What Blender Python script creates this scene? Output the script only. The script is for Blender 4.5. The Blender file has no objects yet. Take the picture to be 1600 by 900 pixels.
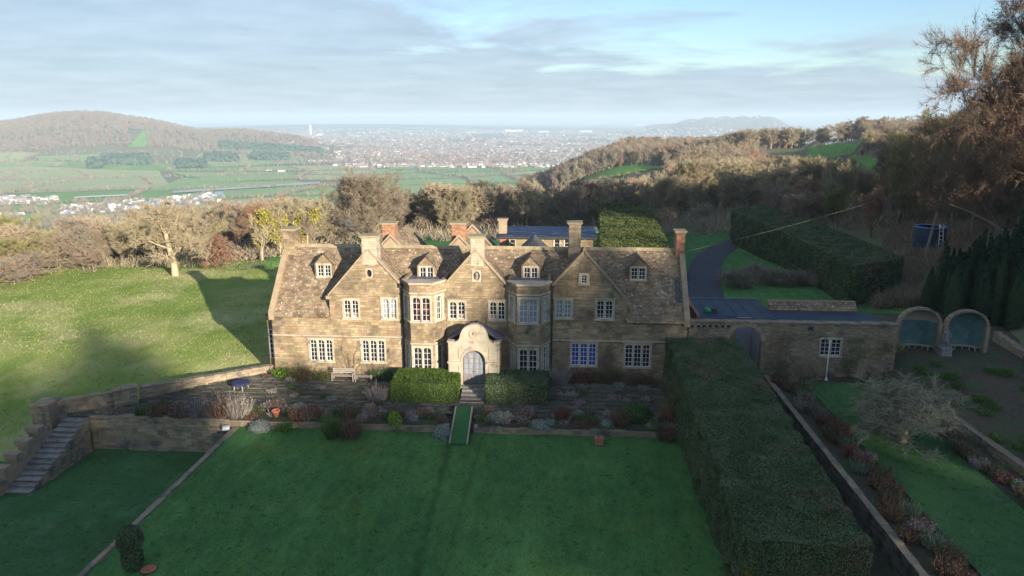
import bpy, math, random
import numpy as np
from mathutils import Vector, Matrix, noise
R = math.radians
# ---------------------------------------------------------------- camera, sky, sun, exposure
S = bpy.context.scene
FPX = 1140.0; HOR = 183.0
PIT = math.atan((450 - HOR) / FPX); YAW = R(3.7); CAM = (0.0, -54.0, 20.0)
cd = bpy.data.cameras.new('camera'); cam = bpy.data.objects.new('camera', cd); S.collection.objects.link(cam)
cam.location = CAM; cam.rotation_euler = (R(90) - PIT, 0, YAW)
cd.sensor_width = 36; cd.lens = 36 * FPX / 1600; cd.clip_start = 0.5; cd.clip_end = 90000
S.camera = cam
SUN_A = R(38); SUN_E = R(14.5)          # sun stands right of and behind the camera, low winter sun
SUND = Vector((math.sin(SUN_A) * math.cos(SUN_E), -math.cos(SUN_A) * math.cos(SUN_E), math.sin(SUN_E)))
W = bpy.data.worlds.new('World'); S.world = W; W.use_nodes = True
nt = W.node_tree; nt.nodes.clear()
def nn(t, k, **kw):
    n = t.nodes.new(k)
    for a, b in kw.items(): setattr(n, a, b)
    return n
def build_world():
    L = nt.links.new
    out = nn(nt, 'ShaderNodeOutputWorld'); bg = nn(nt, 'ShaderNodeBackground'); bg.inputs[1].default_value = 0.078
    sky = nn(nt, 'ShaderNodeTexSky', sky_type='NISHITA', sun_disc=False, sun_elevation=SUN_E, sun_rotation=math.pi - SUN_A, altitude=250, air_density=1.0, dust_density=0.6, ozone_density=2.0)
    tc = nn(nt, 'ShaderNodeTexCoord'); sep = nn(nt, 'ShaderNodeSeparateXYZ'); L(tc.outputs['Generated'], sep.inputs[0])
    def mth(op, a, b=None, clamp=False):
        m = nn(nt, 'ShaderNodeMath', operation=op, use_clamp=clamp)
        for i, v in enumerate((a, b)):
            if v is None: continue
            if isinstance(v, (int, float)): m.inputs[i].default_value = v
            else: L(v, m.inputs[i])
        return m.outputs[0]
    x, y, z = sep.outputs
    zz = mth('ADD', mth('MAXIMUM', z, 0.0), 0.07)
    cx = nn(nt, 'ShaderNodeCombineXYZ'); L(mth('DIVIDE', x, zz), cx.inputs[0]); L(mth('DIVIDE', y, zz), cx.inputs[1])
    n1 = nn(nt, 'ShaderNodeTexNoise'); n1.inputs['Scale'].default_value = 0.55; n1.inputs['Detail'].default_value = 9; n1.inputs['Roughness'].default_value = 0.58; n1.inputs['Distortion'].default_value = 0.35
    L(cx.outputs[0], n1.inputs[0])
    # a cloud deck thinning to the north east; added cover overhead gives fill light
    cov = mth('SUBTRACT', 0.33, mth('MULTIPLY', x, 0.36))
    cov = mth('SUBTRACT', cov, mth('MULTIPLY', mth('MINIMUM', z, 0.13), 1.9))
    low = mth('MULTIPLY', mth('SUBTRACT', 0.06, mth('MINIMUM', mth('MAXIMUM', z, 0.0), 0.06)), 7.0)   # the air thickens to an even veil at the horizon
    d = mth('ADD', mth('ADD', n1.outputs[0], mth('MAXIMUM', cov, 0.0)), low)
    rp = nn(nt, 'ShaderNodeValToRGB'); rp.color_ramp.elements[0].position = 0.55; rp.color_ramp.elements[1].position = 0.70
    L(d, rp.inputs[0])
    n2 = nn(nt, 'ShaderNodeTexNoise'); n2.inputs['Scale'].default_value = 1.3; n2.inputs['Detail'].default_value = 8; n2.inputs['Roughness'].default_value = 0.6
    L(cx.outputs[0], n2.inputs[0])
    cc = nn(nt, 'ShaderNodeValToRGB'); cc.color_ramp.elements[0].position = 0.3; cc.color_ramp.elements[1].position = 0.72
    cc.color_ramp.elements[0].color = (1.78, 2.3, 2.87, 1); cc.color_ramp.elements[1].color = (2.6, 3.15, 3.8, 1)
    L(n2.outputs[0], cc.inputs[0])
    tint = nn(nt, 'ShaderNodeMix', data_type='RGBA', blend_type='MULTIPLY'); tint.inputs[0].default_value = 1.0
    L(sky.outputs[0], tint.inputs[6]); tint.inputs[7].default_value = (0.76, 0.82, 0.90, 1)
    mx = nn(nt, 'ShaderNodeMix', data_type='RGBA'); L(mth('MULTIPLY', rp.outputs[0], 0.85), mx.inputs[0]); L(tint.outputs[2], mx.inputs[6]); L(cc.outputs[0], mx.inputs[7])
    L(mx.outputs[2], bg.inputs[0]); L(bg.outputs[0], out.inputs[0])
build_world()
sl = bpy.data.lights.new('sun', 'SUN'); sl.energy = 4.0; sl.angle = R(0.5); sl.color = (1.0, 0.89, 0.72)
so = bpy.data.objects.new('sun', sl); S.collection.objects.link(so); so.rotation_euler = SUND.to_track_quat('Z', 'Y').to_euler()
S.view_settings.view_transform = 'Standard'; S.view_settings.look = 'None'; S.view_settings.gamma = 1; S.view_settings.exposure = 1.55
try: S.view_settings.use_curve_mapping = False
except Exception: pass
S.render.engine = 'CYCLES'; S.cycles.volume_bounces = 1; S.cycles.max_bounces = 6; S.cycles.transparent_max_bounces = 8
random.seed(7); RNG = np.random.default_rng(7)

# ---------------------------------------------------------------- pixel <-> world helpers (survey of the place)
_c = np.array(CAM)
_fw = np.array([-math.sin(YAW) * math.cos(PIT), math.cos(YAW) * math.cos(PIT), -math.sin(PIT)])
_rt = np.array([math.cos(YAW), math.sin(YAW), 0.0]); _up = np.cross(_rt, _fw)
def ray(px, py): return _fw + _rt * (px - 800) / FPX - _up * (py - 450) / FPX
def onz(px, py, z):
    d = ray(px, py); p = _c + d * (z - _c[2]) / d[2]; return float(p[0]), float(p[1])
def ony(px, py, y):
    d = ray(px, py); p = _c + d * (y - _c[1]) / d[1]; return float(p[0]), float(p[2])

# ---------------------------------------------------------------- object helpers
COL = S.collection
def link(o): COL.objects.link(o); return o
def tag(o, label=None, cat=None, group=None, kind=None):
    if label: o['label'] = label
    if cat: o['category'] = cat
    if group: o['group'] = group
    if kind: o['kind'] = kind
    return o
def thing(name, label, cat, loc=(0, 0, 0), group=None):
    o = link(bpy.data.objects.new(name, None)); o.location = loc; o.empty_display_size = 0.3
    return tag(o, label, cat, group)
def wloc(o):
    v = Vector((0, 0, 0))
    while o is not None: v += o.location; o = o.parent
    return v
class MB:
    """collects shapes in world coordinates and links them as one mesh object"""
    def __init__(s): s.v = []; s.f = []; s.m = []
    def add(s, vs, fs, mi=0):
        b = len(s.v); s.v.extend([tuple(q) for q in vs]); s.f.extend([tuple(b + i for i in q) for q in fs]); s.m.extend([mi] * len(fs)); return s
    def quad(s, a, b, c, d, mi=0): return s.add([a, b, c, d], [(0, 1, 2, 3)], mi)
    def box(s, x0, x1, y0, y1, z0, z1, mi=0, rz=0, c=None, j=0):
        vs = [(x, y, z) for z in (z0, z1) for x, y in ((x0, y0), (x1, y0), (x1, y1), (x0, y1))]
        if j: vs = [(x + random.uniform(-j, j), y + random.uniform(-j, j), z + random.uniform(-j, j)) for x, y, z in vs]
        if rz:
            if c is None: c = ((x0 + x1) / 2, (y0 + y1) / 2)
            cs, sn = math.cos(rz), math.sin(rz)
            vs = [(c[0] + (x - c[0]) * cs - (y - c[1]) * sn, c[1] + (x - c[0]) * sn + (y - c[1]) * cs, z) for x, y, z in vs]
        return s.add(vs, [(0, 3, 2, 1), (4, 5, 6, 7), (0, 1, 5, 4), (1, 2, 6, 5), (2, 3, 7, 6), (3, 0, 4, 7)], mi)
    def prism(s, pts, d, mi=0):
        """extrude a 3-D polygon by vector d"""
        n = len(pts); vs = list(pts) + [(p[0] + d[0], p[1] + d[1], p[2] + d[2]) for p in pts]
        s.add(vs, [tuple(range(n)), tuple(range(2 * n - 1, n - 1, -1))] + [(i, i + n, (i + 1) % n + n, (i + 1) % n) for i in range(n)], mi); return s
    def tube(s, p0, p1, r0, r1=None, n=6, mi=0):
        r1 = r0 if r1 is None else r1
        p0 = Vector(p0); p1 = Vector(p1); d = (p1 - p0).normalized(); a = d.orthogonal().normalized(); b = d.cross(a)
        vs = [p + (a * math.cos(t * 2 * math.pi / n) + b * math.sin(t * 2 * math.pi / n)) * r for p, r in ((p0, r0), (p1, r1)) for t in range(n)]
        s.add(vs, [(i, (i + 1) % n, (i + 1) % n + n, i + n) for i in range(n)] + [tuple(range(n - 1, -1, -1)), tuple(range(n, 2 * n))], mi); return s
    def lathe(s, c, prof, n=12, mi=0):
        vs = []; fs = []
        for r, z in prof:
            for t in range(n): vs.append((c[0] + r * math.cos(t * 2 * math.pi / n), c[1] + r * math.sin(t * 2 * math.pi / n), c[2] + z))
        for k in range(len(prof) - 1):
            for t in range(n): fs.append((k * n + t, k * n + (t + 1) % n, (k + 1) * n + (t + 1) % n, (k + 1) * n + t))
        fs.append(tuple(range((len(prof) - 1) * n, len(prof) * n))); fs.append(tuple(range(n - 1, -1, -1)))
        return s.add(vs, fs, mi)
    def build(s, name, mats, parent=None, smooth=False, kind=None, label=None):
        me = bpy.data.meshes.new(name); off = wloc(parent) if parent is not None else Vector((0, 0, 0))
        me.from_pydata([(a - off.x, b - off.y, c - off.z) for a, b, c in s.v], [], s.f)
        for m in (mats if isinstance(mats, (list, tuple)) else [mats]): me.materials.append(m)
        if any(s.m): me.polygons.foreach_set('material_index', s.m)
        if smooth: me.polygons.foreach_set('use_smooth', [True] * len(me.polygons))
        me.update(); o = link(bpy.data.objects.new(name, me))
        if parent is not None: o.parent = parent
        if kind: o['kind'] = kind
        if label: o['label'] = label
        return o
def np_mesh(name, verts, faces, mats, parent=None, kind=None, smooth=False, midx=None, shift=True):
    """verts (n,3), faces (m,k) numpy -> object; quick path for large meshes"""
    me = bpy.data.meshes.new(name); v = np.asarray(verts, dtype=np.float32).copy(); f = np.asarray(faces, dtype=np.int32)
    if parent is not None and shift: v -= np.array(wloc(parent), dtype=np.float32)
    me.vertices.add(len(v)); me.vertices.foreach_set('co', v.ravel())
    k = f.shape[1]; me.loops.add(f.size); me.loops.foreach_set('vertex_index', f.ravel())
    me.polygons.add(len(f)); me.polygons.foreach_set('loop_start', np.arange(0, f.size, k, dtype=np.int32))
    try: me.polygons.foreach_set('loop_total', np.full(len(f), k, dtype=np.int32))
    except Exception: pass
    for m in (mats if isinstance(mats, (list, tuple)) else [mats]): me.materials.append(m)
    if midx is not None: me.polygons.foreach_set('material_index', np.asarray(midx, dtype=np.int32))
    me.polygons.foreach_set('use_smooth', np.full(len(f), smooth)); me.update(calc_edges=True)
    o = link(bpy.data.objects.new(name, me))
    if parent is not None: o.parent = parent
    if kind: o['kind'] = kind
    return o
def copy_tree(o, parent=None, mat=None):
    c = o.copy(); COL.objects.link(c); c.parent = parent
    for ch in o.children: copy_tree(ch, c)
    return c
def quads_from(cent, a, b):
    """centres (n,3), half axes a,b (n,3) -> verts, faces for n separate quads"""
    n = len(cent); v = np.stack([cent - a - b, cent + a - b, cent + a + b, cent - a + b], 1).reshape(-1, 3)
    return v, np.arange(4 * n).reshape(n, 4)
def rand_unit(n):
    v = RNG.normal(size=(n, 3)); return v / np.linalg.norm(v, axis=1, keepdims=True)
def leaf_quads(pts, nrm, size, tilt=0.7, asp=0.55):
    n = len(pts); nv = nrm + rand_unit(n) * tilt; nv /= np.linalg.norm(nv, axis=1, keepdims=True)
    t = np.cross(nv, rand_unit(n)); t /= np.linalg.norm(t, axis=1, keepdims=True) + 1e-9; b = np.cross(nv, t)
    s = (size * RNG.uniform(0.6, 1.4, n))[:, None]
    return quads_from(pts, t * s * 0.5, b * s * 0.5 * asp)

# ---------------------------------------------------------------- materials
def mat(name, cols, scale=3.0, detail=6, rough=0.9, bump=0.0, bscale=None, island=0.0, spots=None, spec=0.2, big=None, stretch=None, metallic=0, objrand=0.0, trans=0.0, pos=(0.3, 0.7)):
    """noise ramp through cols; island: brightness spread per loose piece; spots: list of (colour, scale, threshold); big: (colour, scale, threshold)"""
    m = bpy.data.materials.new(name); m.use_nodes = True; t = m.node_tree; L = t.links.new
    bs = t.nodes['Principled BSDF']; bs.inputs['Roughness'].default_value = rough; bs.inputs['Specular IOR Level'].default_value = spec; bs.inputs['Metallic'].default_value = metallic
    tc = nn(t, 'ShaderNodeTexCoord'); co = tc.outputs['Object']
    if stretch:
        mp = nn(t, 'ShaderNodeMapping'); mp.inputs['Scale'].default_value = stretch; L(co, mp.inputs[0]); co = mp.outputs[0]
    n = nn(t, 'ShaderNodeTexNoise'); n.inputs['Scale'].default_value = scale; n.inputs['Detail'].default_value = detail; n.inputs['Roughness'].default_value = 0.62; L(co, n.inputs[0])
    r = nn(t, 'ShaderNodeValToRGB'); L(n.outputs[0], r.inputs[0]); e = r.color_ramp.elements
    p0, p1 = pos
    for i, c in enumerate(cols):
        p = p0 + (p1 - p0) * (i / max(1, len(cols) - 1))
        if i < 2: el = e[i]; el.position = p
        else: el = e.new(p)
        el.color = (*c, 1)
    if len(cols) == 1: e[1].color = (*cols[0], 1); e[1].position = 1
    cur = r.outputs[0]
    for sp in (spots or []) + ([big] if big else []):
        c, sc, th = sp[:3]; w = sp[3] if len(sp) > 3 else 0.06
        n3 = nn(t, 'ShaderNodeTexNoise'); n3.inputs['Scale'].default_value = sc; n3.inputs['Detail'].default_value = 5; n3.inputs['Roughness'].default_value = 0.65; L(co, n3.inputs[0])
        r3 = nn(t, 'ShaderNodeValToRGB'); r3.color_ramp.elements[0].position = th; r3.color_ramp.elements[1].position = th + w; L(n3.outputs[0], r3.inputs[0])
        mx = nn(t, 'ShaderNodeMix', data_type='RGBA'); L(r3.outputs[0], mx.inputs[0]); L(cur, mx.inputs[6]); mx.inputs[7].default_value = (*c, 1); cur = mx.outputs[2]
    def hsv(fac_out, amt, hue=0.02):
        nonlocal cur
        mr = nn(t, 'ShaderNodeMapRange'); mr.inputs[3].default_value = 1 - amt; mr.inputs[4].default_value = 1 + amt; L(fac_out, mr.inputs[0])
        mh = nn(t, 'ShaderNodeMapRange'); mh.inputs[3].default_value = 0.5 - hue; mh.inputs[4].default_value = 0.5 + hue
        wn = nn(t, 'ShaderNodeTexWhiteNoise', noise_dimensions='1D'); L(fac_out, wn.inputs['W']); L(wn.outputs[0], mh.inputs[0])
        hs = nn(t, 'ShaderNodeHueSaturation'); L(mr.outputs[0], hs.inputs['Value']); L(mh.outputs[0], hs.inputs['Hue']); L(cur, hs.inputs['Color']); cur = hs.outputs[0]
    if island:
        g = nn(t, 'ShaderNodeNewGeometry'); hsv(g.outputs['Random Per Island'], island)
    if objrand:
        oi = nn(t, 'ShaderNodeObjectInfo'); hsv(oi.outputs['Random'], objrand, 0.015)
    L(cur, bs.inputs['Base Color'])
    if bump:
        nb = nn(t, 'ShaderNodeTexNoise'); nb.inputs['Scale'].default_value = bscale or scale * 4; nb.inputs['Detail'].default_value = 5; L(co, nb.inputs[0])
        bp = nn(t, 'ShaderNodeBump'); bp.inputs['Strength'].default_value = min(1, bump); bp.inputs['Distance'].default_value = 0.05 * max(1, bump); L(nb.outputs[0], bp.inputs['Height']); L(bp.outputs[0], bs.inputs['Normal'])
    return m
M = {}
M['stone'] = mat('cotswold stone', [(0.185, 0.133, 0.082), (0.29, 0.216, 0.133), (0.375, 0.295, 0.196)], 0.9, rough=0.95, bump=0.5, bscale=14, island=0.24, spots=[((0.135, 0.105, 0.075), 0.33, 0.50, 0.14), ((0.085, 0.075, 0.065), 0.8, 0.60, 0.10), ((0.40, 0.25, 0.11), 1.4, 0.68, 0.06)])
M['ashlar'] = mat('pale ashlar', [(0.33, 0.28, 0.21), (0.44, 0.385, 0.295)], 2.0, rough=0.9, bump=0.3, bscale=20, island=0.08, spots=[((0.17, 0.15, 0.125), 1.3, 0.56, 0.12), ((0.10, 0.09, 0.08), 3.0, 0.64, 0.08)])
M['wallstone'] = mat('garden wall stone', [(0.19, 0.16, 0.115), (0.31, 0.245, 0.16)], 1.2, rough=0.95, bump=0.6, bscale=12, island=0.25, spots=[((0.12, 0.115, 0.1), 0.7, 0.52, 0.12), ((0.5, 0.48, 0.43), 5, 0.70, 0.04)])
M['darkwall'] = mat('dark damp wall stone', [(0.09, 0.085, 0.075), (0.16, 0.15, 0.13)], 1.5, rough=0.95, bump=0.6, bscale=12, island=0.25, spots=[((0.05, 0.055, 0.04), 0.9, 0.52, 0.12)])
M['mortar'] = mat('mortar', [(0.17, 0.135, 0.09), (0.26, 0.2, 0.14)], 4, rough=1)
M['tile'] = mat('stone roof tile', [(0.13, 0.094, 0.062), (0.215, 0.155, 0.10), (0.275, 0.21, 0.145)], 1.1, rough=0.95, bump=0.4, bscale=18, island=0.28, spots=[((0.5, 0.47, 0.42), 5.2, 0.59, 0.06), ((0.30, 0.21, 0.07), 2.2, 0.66, 0.05)], big=((0.09, 0.075, 0.06), 0.5, 0.62, 0.12))
M['coping'] = mat('gable coping', [(0.25, 0.195, 0.12), (0.35, 0.285, 0.19)], 2, rough=0.95, bump=0.4, island=0.15, spots=[((0.55, 0.53, 0.47), 4, 0.68)])
M['brick'] = mat('chimney brick', [(0.27, 0.13, 0.08), (0.36, 0.20, 0.13)], 3, rough=0.95, bump=0.3, island=0.25, spots=[((0.5, 0.4, 0.28), 3, 0.66)])
M['white'] = mat('white paint', [(0.62, 0.61, 0.58), (0.76, 0.75, 0.72)], 3, rough=0.5)
M['glass'] = mat('window glass', [(0.012, 0.014, 0.018), (0.03, 0.033, 0.04)], 0.8, rough=0.06, spec=0.8)
M['curtain'] = mat('curtain and pale reflection in glass', [(0.16, 0.18, 0.22), (0.32, 0.34, 0.38)], 2, rough=0.25, spec=0.6, stretch=(6, 6, 0.6))  # also paints the pale reflections on the door glass
M['blueglass'] = mat('blue curtain behind glass', [(0.015, 0.03, 0.2), (0.05, 0.09, 0.36)], 2, rough=0.15, spec=0.6)
M['redglass'] = mat('dark glass with red curtain edge', [(0.02, 0.015, 0.02), (0.17, 0.045, 0.045)], 2.5, rough=0.15, spec=0.6, pos=(0.5, 0.6))
M['greydoor'] = mat('weathered grey oak', [(0.15, 0.14, 0.145), (0.23, 0.215, 0.215)], 3, rough=0.7, stretch=(5, 5, 0.6))
M['lead'] = mat('lead sheet', [(0.075, 0.075, 0.11), (0.13, 0.13, 0.18)], 2, rough=0.6, spec=0.25, bump=0.1)
M['slate'] = mat('blue slate', [(0.045, 0.043, 0.05), (0.09, 0.085, 0.09)], 2, rough=0.7, island=0.3)
M['felt'] = mat('flat roof membrane', [(0.035, 0.048, 0.07), (0.055, 0.075, 0.105)], 0.7, rough=0.7, spec=0.15, spots=[((0.03, 0.045, 0.08), 0.8, 0.58, 0.1)])
M['glintfelt'] = mat('flat roof with painted light streaks', [(0.012, 0.022, 0.05), (0.025, 0.045, 0.095)], 0.8, rough=0.65, spec=0.12, spots=[((0.20, 0.25, 0.38), 1.2, 0.58, 0.10)], stretch=(0.6, 2, 1))  # pale spots paint streaks of reflected light into the roof colour
M['lawn'] = mat('lawn grass', [(0.052, 0.13, 0.045), (0.070, 0.17, 0.055), (0.10, 0.205, 0.065)], 0.35, detail=10, rough=1, bump=1.0, bscale=26, spec=0.05, spots=[((0.095, 0.165, 0.04), 0.22, 0.54, 0.16), ((0.028, 0.08, 0.024), 2.6, 0.58, 0.08), ((0.10, 0.18, 0.06), 5.5, 0.62, 0.06), ((0.06, 0.075, 0.03), 9.0, 0.70, 0.04)])
M['lawn2'] = mat('damp lawn grass', [(0.05, 0.125, 0.048), (0.075, 0.165, 0.065)], 0.5, detail=9, rough=1, bump=1.0, bscale=26, spec=0.05, spots=[((0.11, 0.18, 0.10), 0.6, 0.56, 0.14), ((0.025, 0.07, 0.022), 2.6, 0.58, 0.08), ((0.07, 0.08, 0.035), 6.0, 0.68, 0.05), ((0.10, 0.17, 0.06), 5.5, 0.64, 0.06)])
M['field'] = mat('rough pasture', [(0.11, 0.18, 0.035), (0.20, 0.255, 0.065), (0.31, 0.31, 0.12)], 0.12, detail=10, rough=1, bump=1.0, bscale=7, spec=0.05, spots=[((0.38, 0.36, 0.17), 0.09, 0.48, 0.18), ((0.14, 0.11, 0.06), 0.8, 0.65, 0.08), ((0.035, 0.09, 0.02), 2.5, 0.62, 0.08)])
M['terrain'] = mat('winter countryside', [(0.11, 0.135, 0.06), (0.15, 0.15, 0.085), (0.12, 0.18, 0.06)], 0.02, detail=10, rough=1, spec=0.05, spots=[((0.14, 0.11, 0.075), 0.08, 0.52, 0.1)])
M['meadow'] = mat('lit green meadow', [(0.11, 0.24, 0.04), (0.15, 0.29, 0.055)], 0.02, detail=8, rough=1, spec=0.05, spots=[((0.05, 0.11, 0.03), 0.2, 0.6, 0.1)])
M['meadow2'] = mat('pale green meadow', [(0.17, 0.29, 0.09), (0.23, 0.34, 0.12)], 0.01, detail=8, rough=1, spec=0.05)
M['crop'] = mat('straw green field', [(0.27, 0.31, 0.13), (0.34, 0.36, 0.17)], 0.01, detail=8, rough=1, spec=0.05)
M['soil'] = mat('bed soil', [(0.05, 0.042, 0.03), (0.09, 0.072, 0.052)], 3, rough=1, bump=1, bscale=12, spots=[((0.05, 0.085, 0.035), 0.9, 0.50, 0.1), ((0.12, 0.10, 0.08), 4, 0.64, 0.05)])
M['paving'] = mat('mossy flagstone', [(0.085, 0.078, 0.068), (0.145, 0.13, 0.11)], 1.5, rough=0.9, bump=0.6, bscale=10, objrand=0.2, spots=[((0.06, 0.06, 0.04), 1.1, 0.47, 0.12), ((0.4, 0.39, 0.38), 5, 0.68, 0.04)])
M['pavjoin'] = mat('moss in joints', [(0.058, 0.06, 0.04), (0.10, 0.095, 0.068)], 3, rough=1, bump=0.6)
M['step'] = mat('lichened step', [(0.15, 0.14, 0.13), (0.27, 0.255, 0.24)], 2.5, rough=0.9, bump=0.6, bscale=12, objrand=0.25, spots=[((0.5, 0.5, 0.49), 3.5, 0.64, 0.06), ((0.06, 0.065, 0.045), 2.2, 0.60, 0.08)])
M['asphalt'] = mat('asphalt', [(0.045, 0.047, 0.06), (0.07, 0.072, 0.085)], 1.5, rough=0.85, bump=0.3, bscale=30)
M['yew'] = mat('yew foliage', [(0.05, 0.08, 0.038), (0.085, 0.12, 0.06), (0.125, 0.155, 0.085)], 0.6, rough=0.85, island=0.35, spec=0.15, spots=[((0.14, 0.135, 0.04), 0.33, 0.60, 0.08), ((0.15, 0.11, 0.075), 0.28, 0.55, 0.12), ((0.04, 0.06, 0.025), 1.4, 0.58, 0.1)])
M['yewlit'] = mat('sunlit box foliage', [(0.05, 0.09, 0.014), (0.09, 0.14, 0.022)], 0.8, rough=0.85, island=0.35, spec=0.15)  # sunlit tone of the left box hedge, put into the leaf colour
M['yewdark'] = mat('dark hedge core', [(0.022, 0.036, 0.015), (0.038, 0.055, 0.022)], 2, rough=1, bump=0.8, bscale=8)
M['conifer'] = mat('dark conifer foliage', [(0.012, 0.03, 0.016), (0.028, 0.055, 0.028)], 0.8, rough=0.9, island=0.35, spec=0.1)
M['bark'] = mat('grey bark', [(0.13, 0.105, 0.075), (0.24, 0.20, 0.145)], 4, rough=1, bump=0.5, stretch=(1, 1, 0.3), objrand=0.2)
M['palebark'] = mat('pale sunlit bark', [(0.30, 0.24, 0.15), (0.44, 0.36, 0.24)], 4, rough=1, bump=0.5, stretch=(1, 1, 0.3))
TW = {
 'straw': mat('straw twigs', [(0.29, 0.235, 0.15), (0.38, 0.32, 0.215)], 0.5, rough=1, island=0.2, objrand=0.16, spec=0.05),
 'brown': mat('brown twigs', [(0.23, 0.18, 0.13), (0.32, 0.26, 0.19)], 0.5, rough=1, island=0.2, objrand=0.16, spec=0.05),
 'russet': mat('russet twigs', [(0.24, 0.14, 0.095), (0.31, 0.19, 0.13)], 0.5, rough=1, island=0.25, objrand=0.15, spec=0.05),
 'grey': mat('grey twigs', [(0.20, 0.17, 0.13), (0.29, 0.25, 0.195)], 0.5, rough=1, island=0.2, objrand=0.16, spec=0.05),
 'olive': mat('olive twigs', [(0.19, 0.18, 0.075), (0.27, 0.245, 0.11)], 0.5, rough=1, island=0.25, objrand=0.16, spec=0.05),
 'redbrown': mat('red brown twigs', [(0.135, 0.09, 0.065), (0.19, 0.13, 0.092)], 0.5, rough=1, island=0.2, objrand=0.1, spec=0.05),
 'lichen': mat('lichened twigs', [(0.20, 0.185, 0.13), (0.29, 0.27, 0.19)], 0.5, rough=1, island=0.2, spec=0.05),
 'dark': mat('dark twigs', [(0.16, 0.13, 0.10), (0.23, 0.19, 0.145)], 0.5, rough=1, island=0.25, objrand=0.15, spec=0.05),
}
M['mistle'] = mat('golden mistletoe', [(0.22, 0.20, 0.04), (0.34, 0.30, 0.06)], 2, rough=0.9, island=0.3)
M['leafred'] = mat('red berries and leaf', [(0.12, 0.06, 0.045), (0.18, 0.09, 0.065)], 2, rough=0.9, island=0.3)
M['leafrust'] = mat('rust beech leaf', [(0.15, 0.09, 0.055), (0.22, 0.135, 0.085)], 2, rough=0.9, island=0.3)
M['leafgreen'] = mat('fresh green leaf', [(0.04, 0.09, 0.02), (0.075, 0.14, 0.03)], 2, rough=0.9, island=0.3)
M['leaflime'] = mat('lime green leaf', [(0.16, 0.24, 0.02), (0.26, 0.36, 0.04)], 2, rough=0.9, island=0.3)
M['leafsilver'] = mat('silver grey leaf', [(0.17, 0.20, 0.18), (0.30, 0.33, 0.30)], 2, rough=0.9, island=0.25)
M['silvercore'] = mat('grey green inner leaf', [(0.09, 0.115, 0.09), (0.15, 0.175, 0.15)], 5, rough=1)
M['leafbrown'] = mat('dead brown flower head', [(0.11, 0.065, 0.045), (0.19, 0.12, 0.08)], 2, rough=1, island=0.3)
M['leafheath'] = mat('grey pink seed head', [(0.20, 0.165, 0.145), (0.33, 0.29, 0.26)], 2, rough=1, island=0.3)
M['terracotta'] = mat('terracotta', [(0.36, 0.12, 0.065), (0.45, 0.17, 0.10)], 4, rough=0.85)
M['teak'] = mat('silvered teak', [(0.26, 0.225, 0.19), (0.38, 0.33, 0.28)], 3, rough=0.85, stretch=(0.6, 5, 5))
M['bluecloth'] = mat('dark blue cover', [(0.02, 0.024, 0.07), (0.035, 0.04, 0.10)], 2, rough=0.7, bump=0.3)
M['turf'] = mat('artificial turf', [(0.028, 0.12, 0.035), (0.045, 0.155, 0.05)], 6, rough=1, bump=0.6, bscale=60, spots=[((0.06, 0.09, 0.05), 2.5, 0.56, 0.1)])
M['tank'] = mat('dark blue water tank', [(0.014, 0.026, 0.055), (0.026, 0.045, 0.085)], 2, rough=0.4, spec=0.4)
M['tanktop'] = mat('blue tank lid', [(0.10, 0.19, 0.42), (0.16, 0.26, 0.52)], 2, rough=0.3, spec=0.5)
M['alu'] = mat('white aluminium', [(0.62, 0.60, 0.62), (0.75, 0.74, 0.76)], 3, rough=0.5)
M['polewood'] = mat('weathered pole wood', [(0.18, 0.15, 0.11), (0.29, 0.24, 0.17)], 3, rough=0.95, stretch=(4, 4, 0.4))
M['statue'] = mat('weathered statue stone', [(0.16, 0.15, 0.15), (0.29, 0.27, 0.265)], 5, rough=0.95, bump=0.5)
M['tealpaint'] = mat('faded teal render', [(0.055, 0.12, 0.12), (0.10, 0.19, 0.18)], 1.6, rough=0.95, bump=0.3, spots=[((0.22, 0.21, 0.17), 1.2, 0.60, 0.1)])
M['render'] = mat('pale lime render', [(0.26, 0.23, 0.18), (0.35, 0.31, 0.25)], 1.6, rough=0.95, bump=0.3)
M['iron'] = mat('dark cast iron', [(0.03, 0.03, 0.032), (0.06, 0.055, 0.05)], 3, rough=0.7)
M['lilac'] = mat('pale lilac door paint', [(0.25, 0.24, 0.29), (0.33, 0.32, 0.37)], 2, rough=0.7)
M['green'] = mat('green plastic', [(0.03, 0.28, 0.14), (0.04, 0.33, 0.17)], 2, rough=0.5)
def wallmat(name, c): return mat(name, [tuple(q * 0.9 for q in c), c], 0.05, rough=0.9, island=0.25)
ROADM = wallmat('pale concrete road', (0.40, 0.38, 0.37))
TOWN = [wallmat('pale render far off', (0.62, 0.60, 0.57)), wallmat('red roof far off', (0.27, 0.16, 0.13)), wallmat('grey roof far off', (0.25, 0.24, 0.25)), wallmat('brick far off', (0.27, 0.21, 0.17)), wallmat('blue panel far off', (0.15, 0.25, 0.42))]
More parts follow.
